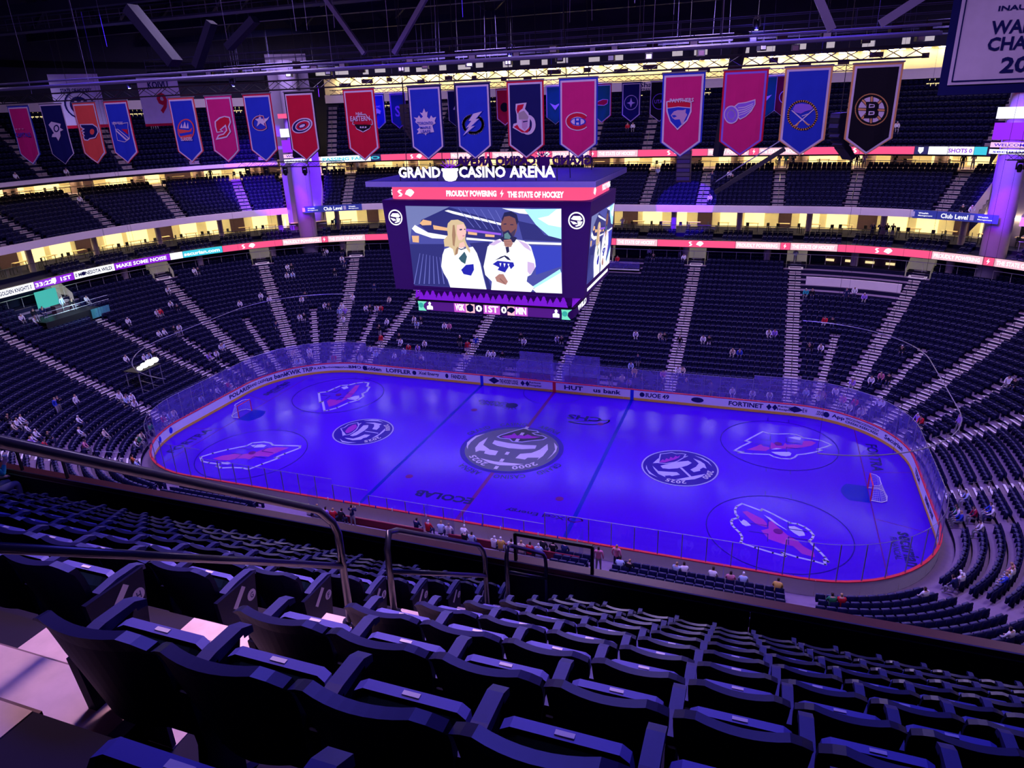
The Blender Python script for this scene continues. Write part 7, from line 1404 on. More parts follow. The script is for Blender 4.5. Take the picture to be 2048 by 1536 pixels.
# x, y, floor z, facing, pose, clothes, label
PEOPLE=[
(-40.23,26.61,7.29,-2.45,'sit','W','seated person in white at the left end stands, twenty-seventh from left'),
(-39.85,26.92,7.29,-2.47,'sit','K','seated person in black at the left end stands, seventh from left'),
(-39.37,25.12,6.54,-2.44,'sit','W','seated person in white at the left end stands, twenty-sixth from left'),
(-38.84,25.55,6.54,-2.47,'sit','L','seated person in pale blue at the left end stands, sixth from left'),
(-37.72,31.46,8.47,-2.61,'sit','K','seated person in black at the left end stands, tenth from left'),
(-37.38,31.66,8.47,-2.63,'sit','W','seated person in white at the left end stands, thirty-first from left'),
(-35.54,32.61,8.47,-2.69,'sit','K','seated person in black at the left end stands, thirteenth from left'),
(-34.76,31.10,7.68,-2.70,'sit','W','seated person in white at the left end stands, thirty-second from left'),
(-33.97,30.53,7.29,-2.71,'sit','D','seated person in navy at the left end stands, fourth from left'),
(-34.36,28.46,6.54,-2.67,'sit','K','seated person in black at the left end stands, twelfth from left'),
(-27.94,27.29,5.11,-2.89,'sit','D','only seated person in navy in the far lower stands'),
(-39.75,20.01,5.11,-2.29,'sit','W','seated person in white at the left end stands, twenty-fourth from left'),
(-38.59,20.02,4.76,-2.32,'sit','W','seated person in white at the left end stands, twenty-fifth from left'),
(-35.20,21.93,4.43,-2.49,'sit','W','seated person in white at the left end stands, twenty-ninth from left'),
(-35.31,22.90,4.76,-2.52,'sit','K','seated person in black at the left end stands, ninth from left'),
(-32.03,21.98,3.77,-2.62,'sit','W','seated person in white at the left end stands, thirtieth from left'),
(-31.61,22.22,3.77,-2.65,'sit','K','seated person in black at the left end stands, eleventh from left'),
(-24.75,25.32,4.10,-3.01,'sit','C','seated person in cream in the far lower stands, first from left'),
(-26.94,23.16,3.45,-2.88,'sit','W','seated person in white in the far lower stands, first from left'),
(-26.41,23.29,3.45,-2.91,'sit','K','seated person in black in the far lower stands, first from left'),
(-25.60,23.46,3.45,-2.95,'sit','W','seated person in white in the far lower stands, second from left'),
(-24.98,23.57,3.45,-2.99,'sit','R','seated person in red in the far lower stands, first from left'),
(-33.59,18.87,3.14,-2.46,'sit','W','seated person in white at the left end stands, twenty-eighth from left'),
(-33.17,19.20,3.14,-2.49,'sit','K','seated person in black at the left end stands, eighth from left'),
(-23.01,21.22,2.53,-3.08,'sit','W','seated person in white in the far lower stands, third from left'),
(-35.12,16.25,2.83,-2.30,'sit','D','seated person in navy at the left end stands, third from left'),
(-20.12,18.70,1.67,3.14,'sit','K','seated person in black in the far lower stands, second from left'),
(-19.50,17.85,1.39,3.14,'sit','W','seated person in white in the far lower stands, fourth from left'),
(-16.50,17.85,1.39,3.14,'sit','W','seated person in white in the far lower stands, sixth from left'),
(-16.95,17.00,1.12,3.14,'sit','V','seated person in purple in the far lower stands, first from left'),
(-18.09,17.00,1.12,3.14,'sit','R','seated person in red in the far lower stands, second from left'),
(-19.76,22.10,2.83,3.14,'sit','W','seated person in white in the far lower stands, fifth from left'),
(-18.88,22.10,2.83,3.14,'sit','K','seated person in black in the far lower stands, third from left'),
(-19.07,21.25,2.53,3.14,'sit','L','seated person in pale blue in the far lower stands, first from left'),
(-15.55,21.25,2.53,3.14,'sit','W','seated person in white in the far lower stands, seventh from left'),
(-14.95,21.25,2.53,3.14,'sit','P','seated person in pink in the far lower stands, first from left'),
(-8.48,17.00,1.12,3.14,'sit','W','seated person in white in the far lower stands, eighth from left'),
(-7.95,17.00,1.12,3.14,'sit','W','seated person in white in the far lower stands, ninth from left'),
(-6.89,17.00,1.12,3.14,'sit','K','seated person in black in the far lower stands, fourth from left'),
(-5.95,20.40,2.24,3.14,'sit','K','seated person in black in the far lower stands, fifth from left'),
(-5.26,19.55,1.95,3.14,'sit','W','seated person in white in the far lower stands, tenth from left'),
(-1.78,20.40,2.24,3.14,'sit','W','seated person in white in the far lower stands, eleventh from left'),
(-1.29,20.40,2.24,3.14,'sit','K','seated person in black in the far lower stands, sixth from left'),
(6.38,22.10,2.83,3.14,'sit','W','seated person in white in the far lower stands, twelfth from left'),
(9.01,22.10,2.83,3.14,'sit','C','seated person in cream in the far lower stands, second from left'),
(9.42,22.10,2.83,3.14,'sit','K','seated person in black in the far lower stands, eighth from left'),
(13.39,22.10,2.83,3.14,'sit','W','seated person in white in the far lower stands, sixteenth from left'),
(13.98,22.10,2.83,3.14,'sit','K','seated person in black in the far lower stands, ninth from left'),
(16.48,20.40,2.24,3.14,'sit','C','seated person in cream in the far lower stands, fourth from left'),
(17.10,20.40,2.24,3.14,'sit','B','only seated person in blue in the far lower stands'),
(6.88,17.00,1.12,3.14,'sit','L','seated person in pale blue in the far lower stands, second from left'),
(7.40,16.15,0.86,3.14,'sit','Y','only seated person in yellow in the far lower stands'),
(10.18,16.15,0.86,3.14,'sit','P','seated person in pink in the far lower stands, second from left'),
(11.55,17.00,1.12,3.14,'sit','W','seated person in white in the far lower stands, fourteenth from left'),
(11.97,17.00,1.12,3.14,'sit','C','seated person in cream in the far lower stands, third from left'),
(5.34,36.55,8.87,3.14,'sit','W','seated person in white in the far lower stands, thirteenth from left'),
(5.97,35.70,8.47,3.14,'sit','K','seated person in black in the far lower stands, seventh from left'),
(9.57,35.70,8.47,3.14,'sit','W','seated person in white in the far lower stands, fifteenth from left'),
(23.15,30.57,6.17,3.10,'sit','T','only seated person in teal in the far lower stands'),
(23.75,30.54,6.17,3.07,'sit','K','seated person in black in the far lower stands, eleventh from left'),
(27.87,30.80,6.54,2.92,'sit','W','seated person in white in the far lower stands, nineteenth from left'),
(28.76,29.71,6.17,2.88,'sit','V','seated person in purple in the far lower stands, fourth from left'),
(25.00,26.14,4.43,3.00,'sit','R','seated person in red in the far lower stands, third from left'),
(25.67,26.04,4.43,2.97,'sit','K','seated person in black in the far lower stands, twelfth from left'),
(20.28,23.80,3.45,3.14,'sit','V','seated person in purple in the far lower stands, second from left'),
(19.65,23.80,3.45,3.14,'sit','W','seated person in white in the far lower stands, seventeenth from left'),
(23.60,22.03,2.83,3.05,'sit','K','seated person in black in the far lower stands, tenth from left'),
(24.64,21.90,2.83,2.99,'sit','W','seated person in white in the far lower stands, eighteenth from left'),
(31.54,21.28,3.45,2.63,'sit','K','seated person in black at the right end stands, second from left'),
(28.71,17.02,1.67,2.65,'sit','W','seated person in white in the far lower stands, twentieth from left'),
(29.56,17.52,1.95,2.62,'sit','P','seated person in pink in the far lower stands, third from left'),
(30.12,17.18,1.95,2.57,'sit','K','seated person in black at the right end stands, first from left'),
(27.24,16.78,1.39,2.74,'sit','V','seated person in purple in the far lower stands, third from left'),
(38.46,14.62,3.45,2.12,'sit','W','seated person in white at the right end stands, sixth from left'),
(38.76,14.12,3.45,2.09,'sit','K','seated person in black at the right end stands, third from left'),
(-29.16,23.98,4.10,-2.79,'stand','W','standing person in white in the far lower stands, third from left'),
(-29.56,21.99,3.45,-2.73,'stand','W','standing person in white in the far lower stands, first from left'),
(-29.43,21.12,3.14,-2.72,'stand','L','standing person in pale blue in the far lower stands, first from left'),
(-28.79,21.39,3.14,-2.76,'stand','V','only standing person in purple in the far lower stands'),
(-28.13,19.82,2.53,-2.76,'stand','W','standing person in white in the far lower stands, second from left'),
(-23.00,19.27,1.95,-3.07,'stand','K','standing person in black in the far lower stands, first from left'),
(-21.95,17.60,1.39,3.14,'stand','R','standing person in red in the far lower stands, first from left'),
(-12.45,18.45,1.67,3.14,'stand','K','standing person in black in the far lower stands, third from left'),
(-11.19,17.60,1.39,3.14,'stand','R','standing person in red in the far lower stands, second from left'),
(-10.56,18.45,1.67,3.14,'stand','B','only standing person in blue in the far lower stands'),
(7.44,17.60,1.39,3.14,'stand','D','standing person in navy in the far lower stands, first from left'),
(8.98,36.30,8.87,3.14,'stand','K','standing person in black in the far lower stands, ninth from left'),
(11.13,21.00,2.53,3.14,'stand','K','standing person in black in the far lower stands, eighth from left'),
(27.03,29.86,6.17,2.95,'stand','D','standing person in navy in the far lower stands, third from left'),
(21.89,36.30,8.87,3.14,'stand','L','standing person in pale blue in the far lower stands, second from left'),
(-38.54,-9.86,2.83,-1.25,'stand','B','only standing person in blue at the left end stands'),
(-38.64,-9.53,2.83,-1.27,'stand','K','standing person in black at the left end stands, first from left'),
(-38.10,-8.29,2.53,-1.34,'stand','W','only standing person in white at the left end stands'),
(34.18,9.40,1.39,1.96,'stand','V','only standing person in purple at the right end stands'),
(-51.55,-1.72,7.68,-1.57,'sit','W','seated person in white at the left end stands, first from left'),
(-50.70,-1.11,7.29,-1.57,'sit','W','seated person in white at the left end stands, second from left'),
(-51.52,5.83,7.68,-1.62,'sit','W','seated person in white at the left end stands, fifth from left'),
(-48.17,13.97,6.91,-1.92,'sit','W','seated person in white at the left end stands, sixteenth from left'),
(-46.15,12.00,5.81,-1.87,'sit','W','seated person in white at the left end stands, seventeenth from left'),
(-45.25,12.01,5.46,-1.89,'sit','K','seated person in black at the left end stands, fourth from left'),
(-45.81,10.01,5.46,-1.80,'sit','R','seated person in red at the left end stands, first from left'),
(-45.93,9.49,5.46,-1.78,'sit','W','seated person in white at the left end stands, thirteenth from left'),
(-46.40,6.02,5.46,-1.63,'sit','W','seated person in white at the left end stands, eighth from left'),
(-42.95,6.49,4.10,-1.67,'sit','W','seated person in white at the left end stands, fourteenth from left'),
(-42.87,7.16,4.10,-1.70,'sit','W','seated person in white at the left end stands, fifteenth from left'),
(-42.68,8.38,4.10,-1.76,'sit','K','seated person in black at the left end stands, third from left'),
(-42.54,9.04,4.10,-1.79,'sit','W','seated person in white at the left end stands, eighteenth from left'),
(-40.78,17.30,4.76,-2.17,'sit','W','seated person in white at the left end stands, twenty-third from left'),
(-48.62,19.14,8.07,-2.07,'sit','W','seated person in white at the left end stands, nineteenth from left'),
(-48.38,19.56,8.07,-2.09,'sit','K','seated person in black at the left end stands, fifth from left'),
(-41.35,0.38,3.45,-1.57,'sit','W','seated person in white at the left end stands, seventh from left'),
(-40.50,1.77,3.14,-1.57,'sit','W','seated person in white at the left end stands, twelfth from left'),
(-40.50,2.39,3.14,-1.57,'sit','L','seated person in pale blue at the left end stands, second from left'),
(-40.50,3.00,3.14,-1.57,'sit','K','seated person in black at the left end stands, second from left'),
(-37.25,9.11,2.24,-1.87,'sit','W','seated person in white at the left end stands, twenty-first from left'),
(-37.20,9.28,2.24,-1.88,'sit','L','seated person in pale blue at the left end stands, fifth from left'),
(-36.74,7.71,1.95,-1.79,'sit','W','seated person in white at the left end stands, twentieth from left'),
(-36.93,6.69,1.95,-1.72,'sit','V','only seated person in purple at the left end stands'),
(-35.94,-10.24,1.95,-1.18,'sit','W','seated person in white at the left end stands, fourth from left'),
(-38.77,-14.10,3.45,-1.05,'sit','K','seated person in black in the near stands, first from left'),
(-37.87,-13.96,3.14,-1.03,'sit','W','seated person in white in the near stands, first from left'),
(-38.20,-13.39,3.14,-1.07,'sit','W','seated person in white in the near stands, second from left'),
(-37.35,-14.78,3.14,-0.98,'sit','C','seated person in cream in the near stands, first from left'),
(-36.69,-14.23,2.83,-0.98,'sit','W','seated person in white in the near stands, third from left'),
(-34.70,-15.44,2.53,-0.86,'sit','V','seated person in purple in the near stands, first from left'),
(-35.04,-15.04,2.53,-0.89,'sit','W','seated person in white in the near stands, fourth from left'),
(-33.84,-15.14,2.24,-0.84,'sit','R','seated person in red in the near stands, first from left'),
(-35.66,-14.24,2.53,-0.95,'sit','W','seated person in white in the near stands, fifth from left'),
(-34.87,-13.87,2.24,-0.94,'sit','K','seated person in black in the near stands, second from left'),
(-32.31,-13.01,1.39,-0.88,'sit','P','seated person in pink in the near stands, first from left'),
(-34.31,-11.63,1.67,-1.04,'sit','W','seated person in white at the left end stands, third from left'),
(-33.04,-10.42,1.12,-1.08,'sit','C','seated person in cream at the left end stands, first from left'),
(-30.25,-10.10,0.35,-0.97,'sit','W','seated person in white at the left end stands, tenth from left'),
(-30.41,-9.86,0.35,-1.00,'sit','K','seated person in black at the left end stands, first from left'),
(-30.79,-9.21,0.35,-1.07,'sit','G','seated person in green at the left end stands, first from left'),
(-28.06,-12.41,0.35,-0.65,'sit','O','only seated person in orange in the near stands'),
(-27.14,-13.03,0.35,-0.54,'sit','L','seated person in pale blue in the near stands, first from left'),
(-37.10,-4.80,1.95,-1.55,'sit','W','seated person in white at the left end stands, sixth from left'),
(-36.25,-4.29,1.67,-1.57,'sit','W','seated person in white at the left end stands, ninth from left'),
(-36.24,-4.94,1.67,-1.54,'sit','L','seated person in pale blue at the left end stands, first from left'),
(-35.39,-4.90,1.39,-1.54,'sit','W','seated person in white at the left end stands, eleventh from left'),
(31.68,11.03,0.86,2.17,'sit','V','only seated person in purple at the right end stands'),
(31.95,10.60,0.86,2.12,'sit','R','only seated person in red at the right end stands'),
(32.85,-1.19,0.60,1.57,'sit','L','seated person in pale blue at the right end stands, first from left'),
(32.00,-2.90,0.35,1.57,'sit','G','only seated person in green at the right end stands'),
(32.00,-3.69,0.35,1.57,'sit','B','seated person in blue at the right end stands, first from left'),
(32.00,-3.16,0.35,1.57,'sit','W','seated person in white at the right end stands, third from left'),
(32.85,-3.36,0.60,1.57,'sit','X','only seated person in dark red at the right end stands'),
(33.70,-3.01,0.86,1.57,'sit','B','seated person in blue at the right end stands, second from left'),
(33.70,-3.44,0.86,1.57,'sit','W','seated person in white at the right end stands, fifth from left'),
(32.83,-5.08,0.60,1.51,'sit','W','seated person in white at the right end stands, fourth from left'),
(30.57,-11.11,0.60,0.91,'sit','W','seated person in white at the right end stands, first from left'),
(30.08,-11.70,0.60,0.84,'sit','D','only seated person in navy at the right end stands'),
(30.44,-11.27,0.60,0.89,'sit','W','seated person in white at the right end stands, second from left'),
(33.10,-10.30,1.12,1.09,'sit','P','only seated person in pink at the right end stands'),
(32.90,-10.66,1.12,1.05,'sit','W','seated person in white at the right end stands, seventh from left'),
(32.64,-11.11,1.12,1.01,'sit','L','seated person in pale blue at the right end stands, second from left'),
(32.47,-11.37,1.12,0.99,'sit','B','seated person in blue at the right end stands, third from left'),
(23.62,-15.18,0.60,0.15,'sit','G','only seated person in green in the near stands'),
(24.07,-15.10,0.60,0.19,'sit','R','seated person in red in the near stands, fifth from left'),
(28.35,-13.25,0.60,0.63,'sit','W','seated person in white in the near stands, thirteenth from left'),
(30.86,-17.71,2.24,0.59,'sit','W','seated person in white in the near stands, fourteenth from left'),
(5.41,14.20,0.35,3.14,'stand','K','standing person in black in the far lower stands, fourth from left'),
(6.54,14.20,0.35,3.14,'stand','C','only standing person in cream in the far lower stands'),
(11.78,-14.20,0.35,0.00,'stand','P','standing person in pink in the near stands, second from left'),
(7.84,14.20,0.35,3.14,'stand','K','standing person in black in the far lower stands, fifth from left'),
(8.48,14.20,0.35,3.14,'stand','K','standing person in black in the far lower stands, sixth from left'),
(10.49,14.20,0.35,3.14,'stand','K','standing person in black in the far lower stands, seventh from left'),
(14.96,14.20,0.35,3.14,'stand','D','standing person in navy in the far lower stands, second from left'),
(24.25,13.94,0.35,2.91,'stand','W','standing person in white in the far lower stands, fourth from left'),
(10.87,-15.05,0.60,0.00,'stand','P','standing person in pink in the near stands, first from left'),
(-30.83,8.59,0.35,-2.01,'stand','K','standing person in black at the left end stands, second from left'),
(-5.95,-15.05,0.60,0.00,'stand','D','only standing person in navy in the near stands'),
(-15.35,14.20,0.35,3.14,'stand','K','standing person in black in the far lower stands, second from left'),
(15.81,-14.45,0.35,0.00,'sit','W','seated person in white in the near stands, eleventh from left'),
(15.33,-14.45,0.35,0.00,'sit','L','seated person in pale blue in the near stands, seventh from left'),
(17.37,-14.45,0.35,0.00,'sit','W','seated person in white in the near stands, twelfth from left'),
(12.17,-15.30,0.60,0.00,'sit','L','seated person in pale blue in the near stands, sixth from left'),
(12.73,-15.30,0.60,0.00,'sit','K','seated person in black in the near stands, seventh from left'),
(7.18,-14.45,0.35,0.00,'sit','K','seated person in black in the near stands, fifth from left'),
(7.87,-14.45,0.35,0.00,'sit','K','seated person in black in the near stands, sixth from left'),
(8.56,-14.45,0.35,0.00,'sit','D','seated person in navy in the near stands, second from left'),
(7.20,-15.30,0.60,0.00,'sit','L','seated person in pale blue in the near stands, fifth from left'),
(18.37,-14.45,0.35,0.00,'sit','P','seated person in pink in the near stands, second from left'),
(19.06,-14.45,0.35,0.00,'sit','L','seated person in pale blue in the near stands, eighth from left'),
(20.88,-14.45,0.35,0.00,'sit','Y','seated person in yellow in the near stands, second from left'),
(-31.96,-5.29,0.35,-1.49,'sit','R','seated person in red at the left end stands, second from left'),
(-31.68,-6.97,0.35,-1.32,'sit','G','seated person in green at the left end stands, second from left'),
(-32.00,-4.47,0.35,-1.57,'sit','L','seated person in pale blue at the left end stands, third from left'),
(-32.00,-3.85,0.35,-1.57,'sit','C','seated person in cream at the left end stands, third from left'),
(-32.00,-0.36,0.35,-1.57,'sit','L','seated person in pale blue at the left end stands, fourth from left'),
(-32.00,1.10,0.35,-1.57,'sit','D','seated person in navy at the left end stands, first from left'),
(-32.00,1.91,0.35,-1.57,'sit','W','seated person in white at the left end stands, twenty-second from left'),
(-32.00,3.50,0.35,-1.57,'sit','R','seated person in red at the left end stands, third from left'),
(-32.00,4.47,0.35,-1.57,'sit','D','seated person in navy at the left end stands, second from left'),
(-31.91,5.82,0.35,-1.71,'sit','K','seated person in black at the left end stands, sixth from left'),
(-9.26,-15.30,0.60,0.00,'sit','W','seated person in white in the near stands, sixth from left'),
(-8.69,-15.30,0.60,0.00,'sit','L','seated person in pale blue in the near stands, second from left'),
(-7.93,-15.30,0.60,0.00,'sit','V','seated person in purple in the near stands, second from left'),
(-7.32,-15.30,0.60,0.00,'sit','R','seated person in red in the near stands, second from left'),
(-6.76,-15.30,0.60,0.00,'sit','K','seated person in black in the near stands, third from left'),
(-1.52,-14.45,0.35,0.00,'sit','D','seated person in navy in the near stands, first from left'),
(-0.67,-14.45,0.35,0.00,'sit','R','seated person in red in the near stands, third from left'),
(1.85,-14.45,0.35,0.00,'sit','W','seated person in white in the near stands, eighth from left'),
(2.32,-15.30,0.60,0.00,'sit','K','seated person in black in the near stands, fourth from left'),
(2.79,-15.30,0.60,0.00,'sit','L','seated person in pale blue in the near stands, fourth from left'),
(4.30,-15.30,0.60,0.00,'sit','W','seated person in white in the near stands, ninth from left'),
(4.75,-15.30,0.60,0.00,'sit','Y','seated person in yellow in the near stands, first from left'),
(-31.06,-8.67,0.35,-1.13,'sit','C','seated person in cream at the left end stands, second from left'),
(0.83,-14.45,0.35,0.00,'sit','W','seated person in white in the near stands, seventh from left'),
(0.25,-14.45,0.35,0.00,'sit','L','seated person in pale blue in the near stands, third from left'),
(5.43,-15.30,0.60,0.00,'sit','W','seated person in white in the near stands, tenth from left'),
(6.08,-15.30,0.60,0.00,'sit','C','seated person in cream in the near stands, second from left'),
(6.63,-15.30,0.60,0.00,'sit','R','seated person in red in the near stands, fourth from left'),
(-59.80,7.83,20.55,-1.66,'sit','W','seated person in white in the top tier, first from left'),
(0.55,45.64,22.98,3.14,'sit','R','only seated person in red in the top tier'),
(1.23,45.64,22.98,3.14,'sit','W','seated person in white in the top tier, fourth from left'),
(31.21,43.77,22.37,2.91,'sit','W','seated person in white in the top tier, fifth from left'),
(-59.55,28.19,25.41,-2.13,'sit','W','seated person in white in the top tier, third from left'),
(-59.31,28.58,25.41,-2.14,'sit','K','only seated person in black in the top tier'),
(-58.90,13.33,20.55,-1.81,'sit','W','seated person in white in the top tier, second from left'),
(-59.10,14.35,17.34,-1.83,'sit','W','seated person in white in the middle tier, first from left'),
(37.64,32.88,14.75,2.64,'sit','W','seated person in white in the middle tier, fourth from left'),
(36.91,33.27,14.75,2.66,'sit','K','seated person in black in the middle tier, second from left'),
(4.93,43.70,17.71,3.14,'sit','L','only seated person in pale blue in the middle tier'),
(13.63,42.85,17.34,3.14,'sit','W','seated person in white in the middle tier, third from left'),
(14.11,42.00,16.97,3.14,'sit','K','seated person in black in the middle tier, first from left'),
(11.91,37.75,15.12,3.14,'sit','W','seated person in white in the middle tier, second from left'),
(11.72,41.75,16.97,3.14,'stand','D','only standing person in navy in the middle tier'),
(19.22,46.05,18.50,3.14,'stand','B','only standing person in blue on the upper concourse'),
(19.96,46.05,18.50,3.14,'stand','T','only standing person in teal on the upper concourse'),
(20.83,46.05,18.50,3.14,'stand','D','only standing person in navy on the upper concourse'),
(27.79,45.64,18.50,3.00,'stand','K','standing person in black on the upper concourse, third from left'),
(28.61,45.52,18.50,2.98,'stand','V','only standing person in purple on the upper concourse'),
(-53.99,31.05,18.50,-2.26,'stand','K','standing person in black on the upper concourse, first from left'),
(38.13,42.80,18.50,2.74,'stand','K','standing person in black on the upper concourse, fifth from left'),
(39.02,42.41,18.50,2.72,'stand','W','standing person in white on the upper concourse, second from left'),
(-38.76,42.52,18.50,-2.73,'stand','K','standing person in black on the upper concourse, second from left'),
(-37.93,42.88,18.50,-2.75,'stand','W','standing person in white on the upper concourse, first from left'),
(31.71,44.90,18.50,2.91,'stand','K','standing person in black on the upper concourse, fourth from left'),
(31.47,37.00,11.80,2.86,'stand','K','standing person in black on the club level, second from left'),
(30.90,37.16,11.80,2.88,'stand','K','standing person in black on the club level, first from left'),
(30.28,37.32,11.80,2.89,'stand','D','standing person in navy on the club level, second from left'),
(29.54,37.50,11.80,2.92,'stand','D','standing person in navy on the club level, first from left'),
(-37.37,34.67,11.80,-2.67,'stand','T','only standing person in teal on the club level'),
(1.56,38.35,11.80,3.14,'stand','W','only standing person in white on the club level'),
(-50.80,2.45,8.05,-1.57,'stand','L','only standing person in pale blue on the broadcast platform'),
(-50.80,-0.90,8.05,-1.57,'sit','K','seated person in black on the broadcast platform, first from left'),
(-50.80,0.06,8.05,-1.57,'sit','D','only seated person in navy on the broadcast platform'),
(-50.80,3.48,8.05,-1.57,'sit','K','seated person in black on the broadcast platform, second from left'),
(1.77,34.95,8.15,3.14,'sit','R','only seated person in red on the camera balcony'),
]
# ------------------------------------------------------------------ people
def person_mesh(name, J, E_, sub=1, fine=False):
    """one continuous skinned body; J: joint -> (pos, radius, tag)"""
    keys = list(J); me = bpy.data.meshes.new(name); me.from_pydata([J[k][0] for k in keys], [(keys.index(a), keys.index(b)) for a, b in E_], [])
    o = bpy.data.objects.new(name, me); COL.objects.link(o); md = o.modifiers.new('skin', 'SKIN'); md.use_smooth_shade = True
    for i, k in enumerate(keys):
        sv = me.skin_vertices[0].data[i]; r = J[k][1]; sv.radius = r if isinstance(r, tuple) else (r, r); sv.use_root = (k == 'pelvis')
    sm = o.modifiers.new('sub', 'SUBSURF'); sm.levels = sub; sm.render_levels = sub
    dg = bpy.context.evaluated_depsgraph_get(); ev = o.evaluated_get(dg); nm = bpy.data.meshes.new_from_object(ev); nm.name = name
    bpy.data.objects.remove(o)
    segs = [(Vector(J[a][0]), Vector(J[b][0]), J[b][2]) for a, b in E_]; hc = Vector(J['head'][0])
    idx = []
    for p in nm.polygons:
        c = p.center; best = None
        for a, b, t in segs:
            ab = b-a; q = a+ab*max(0, min(1, (c-a).dot(ab)/max(1e-9, ab.length_squared))); dd = (c-q).length
            if best is None or dd < best[0]: best = (dd, t)
        t = best[1]
        if t == 'head': t = 'hair' if (c.z > hc.z+.035 or c.y < hc.y-.03) else 'skin'
        idx.append({'skin': 0, 'top': 1, 'pants': 2, 'hair': 3, 'shoe': 4}[t])
    nm.materials.clear()
    for k in ('pskin', 'pW', 'pants', 'hair', 'shoe'): nm.materials.append(M[k])
    nm.polygons.foreach_set('material_index', idx); nm.polygons.foreach_set('use_smooth', [True]*len(idx)); nm.update(); return nm
M['pskin'] = mat('skin', (.52, .30, .24), .6, .3, .08); M['pants'] = mat('dark_denim', (.03, .03, .10), .8, .2, .15); M['pantg'] = mat('grey_trousers', (.30, .28, .34), .85, .2, .1, 40); M['hair'] = mat('dark_hair', (.03, .018, .012), .7, .3, .2); M['hairb'] = mat('blond_hair', (.42, .26, .12), .7, .3, .2); M['shoe'] = mat('shoe', (.2, .2, .22), .6, .3, .1); M['cap'] = mat('white_cap', (.7, .68, .72), .7, .2, .05)
PC = dict(W=(.78, .75, .80), K=(.012, .012, .02), R=(.62, .02, .04), D=(.015, .02, .10), P=(.70, .22, .36), B=(.03, .06, .50), T=(.03, .36, .38), G=(.04, .26, .12), Y=(.70, .45, .10), C=(.74, .62, .48), L=(.45, .55, .80), V=(.36, .20, .70), X=(.28, .01, .05), O=(.70, .20, .05))
for k, c in PC.items(): M['p'+k] = mat('clothes_'+k, c, .85, .15, .12, 12)
def skeleton(pose, ph=0.0, fingers=False):
    J, E_ = {}, []
    def j(k, p, r, t, par=None):
        J[k] = (p, r, t)
        if par: E_.append((par, k))
    sit = pose.startswith('sit')
    if sit:
        ly = .10 if pose == 'sit' else .22
        j('pelvis', (0, .02, .50), (.165, .13), 'pants'); j('belly', (0, ly*.2, .70), (.155, .12), 'top', 'pelvis'); j('chest', (0, ly*.6, .95), (.175, .125), 'top', 'belly'); j('neck', (0, ly*.95, 1.13), .06, 'skin', 'chest'); j('head', (0, ly*1.15+.01, 1.24), (.085, .10), 'head', 'neck'); j('crown', (0, ly*1.2, 1.34), (.075, .085), 'head', 'head')
        for s, n in ((-1, 'l'), (1, 'r')):
            j('hip'+n, (s*.10, .06, .50), .10, 'pants', 'pelvis'); j('knee'+n, (s*(.13+.05*ph), .47, .53), .068, 'pants', 'hip'+n); j('calf'+n, (s*.13, .48, .32), .06, 'pants', 'knee'+n); j('ankle'+n, (s*.13, .45, .10), .045, 'pants', 'calf'+n); j('toe'+n, (s*.14, .60, .05), .04, 'shoe', 'ankle'+n)
            j('sh'+n, (s*.19, ly*.6, 1.07), .075, 'top', 'chest'); j('el'+n, (s*.26, ly*.6+.08, .84), .055, 'top', 'sh'+n)
            if pose == 'sit_cup' and s > 0: j('wr'+n, (.15, .34, .98), .04, 'top', 'el'+n); j('hand'+n, (.10, .40, 1.03), (.042, .03), 'skin', 'wr'+n)
            else: j('wr'+n, (s*.15, .34, .66), .042, 'top', 'el'+n); j('hand'+n, (s*.11, .43, .64), (.045, .03), 'skin', 'wr'+n)
    else:
        st = .12*ph
        j('pelvis', (0, 0, .93), (.16, .12), 'pants'); j('belly', (0, .01, 1.12), (.15, .115), 'top', 'pelvis'); j('chest', (0, 0, 1.34), (.18, .125), 'top', 'belly'); j('neck', (0, .01, 1.52), .06, 'skin', 'chest'); j('head', (0, .03, 1.63), (.085, .10), 'head', 'neck'); j('crown', (0, .02, 1.73), (.075, .085), 'head', 'head')
        for s, n in ((-1, 'l'), (1, 'r')):
            j('hip'+n, (s*.095, 0, .87), .10, 'pants', 'pelvis'); j('knee'+n, (s*.11, s*st+.03, .49), .068, 'pants', 'hip'+n); j('ankle'+n, (s*.12, s*st*1.8-.02, .10), .048, 'pants', 'knee'+n); j('toe'+n, (s*.14, s*st*1.8+.13, .045), .04, 'shoe', 'ankle'+n)
            j('sh'+n, (s*.20, 0, 1.45), .075, 'top', 'chest')
            if pose == 'stand_phone': j('el'+n, (s*.25, .12, 1.22), .055, 'top', 'sh'+n); j('wr'+n, (s*.10, .32, 1.34), .042, 'top', 'el'+n); j('hand'+n, (s*.06, .38, 1.42), (.04, .03), 'skin', 'wr'+n)
            else: j('el'+n, (s*.27, -.03, 1.17), .055, 'top', 'sh'+n); j('wr'+n, (s*.27, .10, .93), .042, 'top', 'el'+n); j('hand'+n, (s*.26, .14, .83), (.04, .03), 'skin', 'wr'+n)
    if fingers:
        for n, s in (('l', -1), ('r', 1)):
            h = Vector(J['hand'+n][0]); d = (h-Vector(J['wr'+n][0])).normalized(); sd = d.cross(Vector((0, 0, 1))).normalized()
            for q in range(4):
                b = h+d*.03+sd*(q-1.5)*.021; L_ = (.05, .058, .054, .042)[q]
                j('f%s%da' % (n, q), tuple(b+d*L_*.5+Vector((0, 0, .01))), .0095, 'skin', 'hand'+n); j('f%s%db' % (n, q), tuple(b+d*L_+Vector((0, 0, -.012))), .0085, 'skin', 'f%s%da' % (n, q))
            j('th'+n+'a', tuple(h+sd*-s*.045+d*.01), .011, 'skin', 'hand'+n); j('th'+n+'b', tuple(h+sd*-s*.06+d*.045), .0095, 'skin', 'th'+n+'a')
    return J, E_
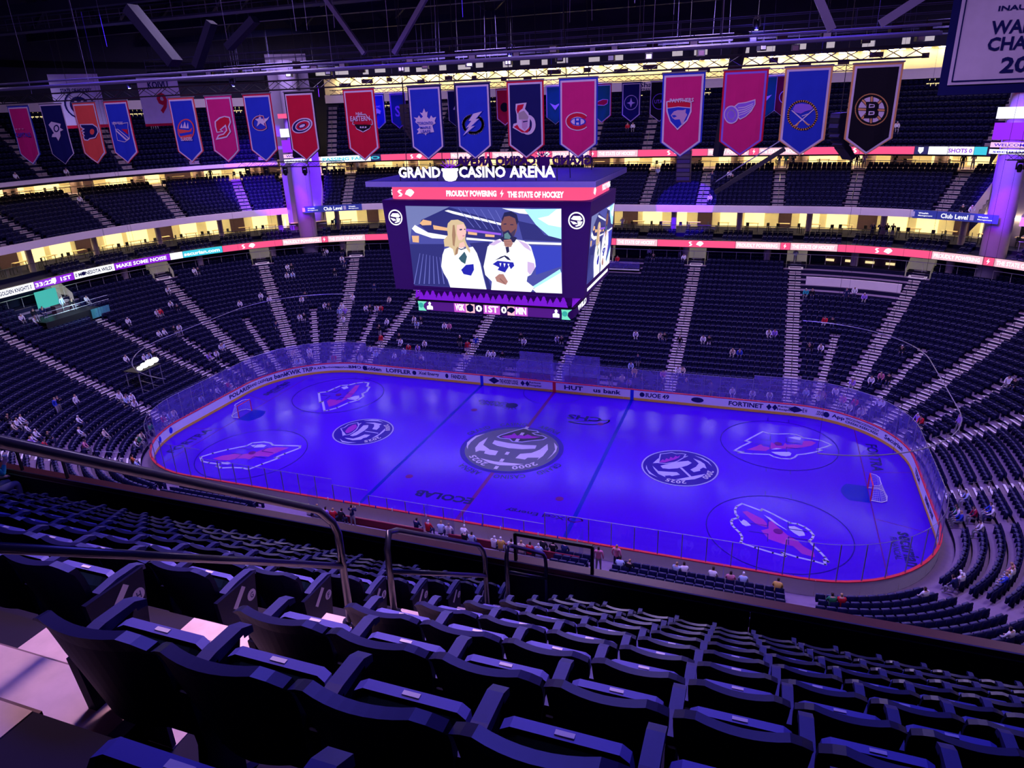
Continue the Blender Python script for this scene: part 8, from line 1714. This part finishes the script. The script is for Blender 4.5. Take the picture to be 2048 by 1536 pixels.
PM = {p: person_mesh('person_'+p, *skeleton(p, ph)) for p, ph in (('sit', 0), ('sit_lean', .6), ('stand', .4), ('stand_phone', .2))}
pr = random.Random(9)
def put_person(x, y, z, yaw, pose, c, lab, me=None, grp='spectators', pants=None, hair=None):
    if me is None:
        me = PM[pr.choice(('sit', 'sit', 'sit_lean'))] if pose == 'sit' else PM[pr.choice(('stand', 'stand_phone'))]
    o = inst('person', me, None, (x, y, z), yaw+pr.uniform(-.25, .25), label=lab, cat='person', group=grp)
    for s, k in ((1, 'p'+c), (2, pants or pr.choice(('pants', 'pants', 'pantg', 'shoe'))), (3, hair or pr.choice(('hair', 'hair', 'hairb', 'cap')))):
        o.material_slots[s].link = 'OBJECT'; o.material_slots[s].material = M[k]
    return o
for r in PEOPLE:
    put_person(*r)
# numbers on the backs of four jerseys
def number(lab, n):
    for o in COL.objects:
        if o.get('label') == lab:
            st = 'stand' in lab; mb = MB(); plane_text(mb, n, (0, -.155 if st else -.10, 1.28 if st else .92), (1, 0, 0), (0, 0, 1), .22, .22, 0, .04); mb.obj('jersey_number', 'pW', o); return
for r in PEOPLE:
    if r[4] == 'stand' and r[5] == 'D' and r[1] < -12.5: number(r[6], '97' if r[0] < 5 else '71')
# extra spectators in the first rows behind the far glass
for i in range(46):
    s = pr.uniform(1.55, 3.55); k = pr.choice((0, 0, 1, 1, 2)); d, z = LOW[k]; x, y, nx, ny = SP(s, d+.55)
    if 2.36 < s < 2.64: continue
    put_person(x, y, z, math.atan2(nx, -ny), 'sit', pr.choice('WWWLVKDRCP'), 'spectator seated behind the far glass in row %s' % WORD[k], grp='spectators behind the far glass')
# foreground spectator at the left edge
fm = person_mesh('person_cup', *skeleton('sit_cup', .2, True), sub=2)
y_, z_ = nrow(0); fp = put_person(4.60, y_-.50, z_, -.05, 'sit', 'T', 'spectator in teal jacket and grey trousers seated at the left edge', fm, 'nearest spectator', 'pantg', 'hair'); fp.rotation_euler = (0, 0, -.05)
t = thing('drink_cup', 'pale drink cup held by the teal jacketed spectator', 'cup', (4.60+.09, y_-.50+.45, z_+1.0)); mb = MB(); mb.lathe([(0, 0), (.035, 0), (.045, .13), (.04, .13), (0, .12)], 12); mb.obj('cup_body', 'cap', t); mb = MB(); mb.lathe([(0, .135), (.047, .135), (.047, .125)], 12); mb.obj('cup_lid', 'pL', t)
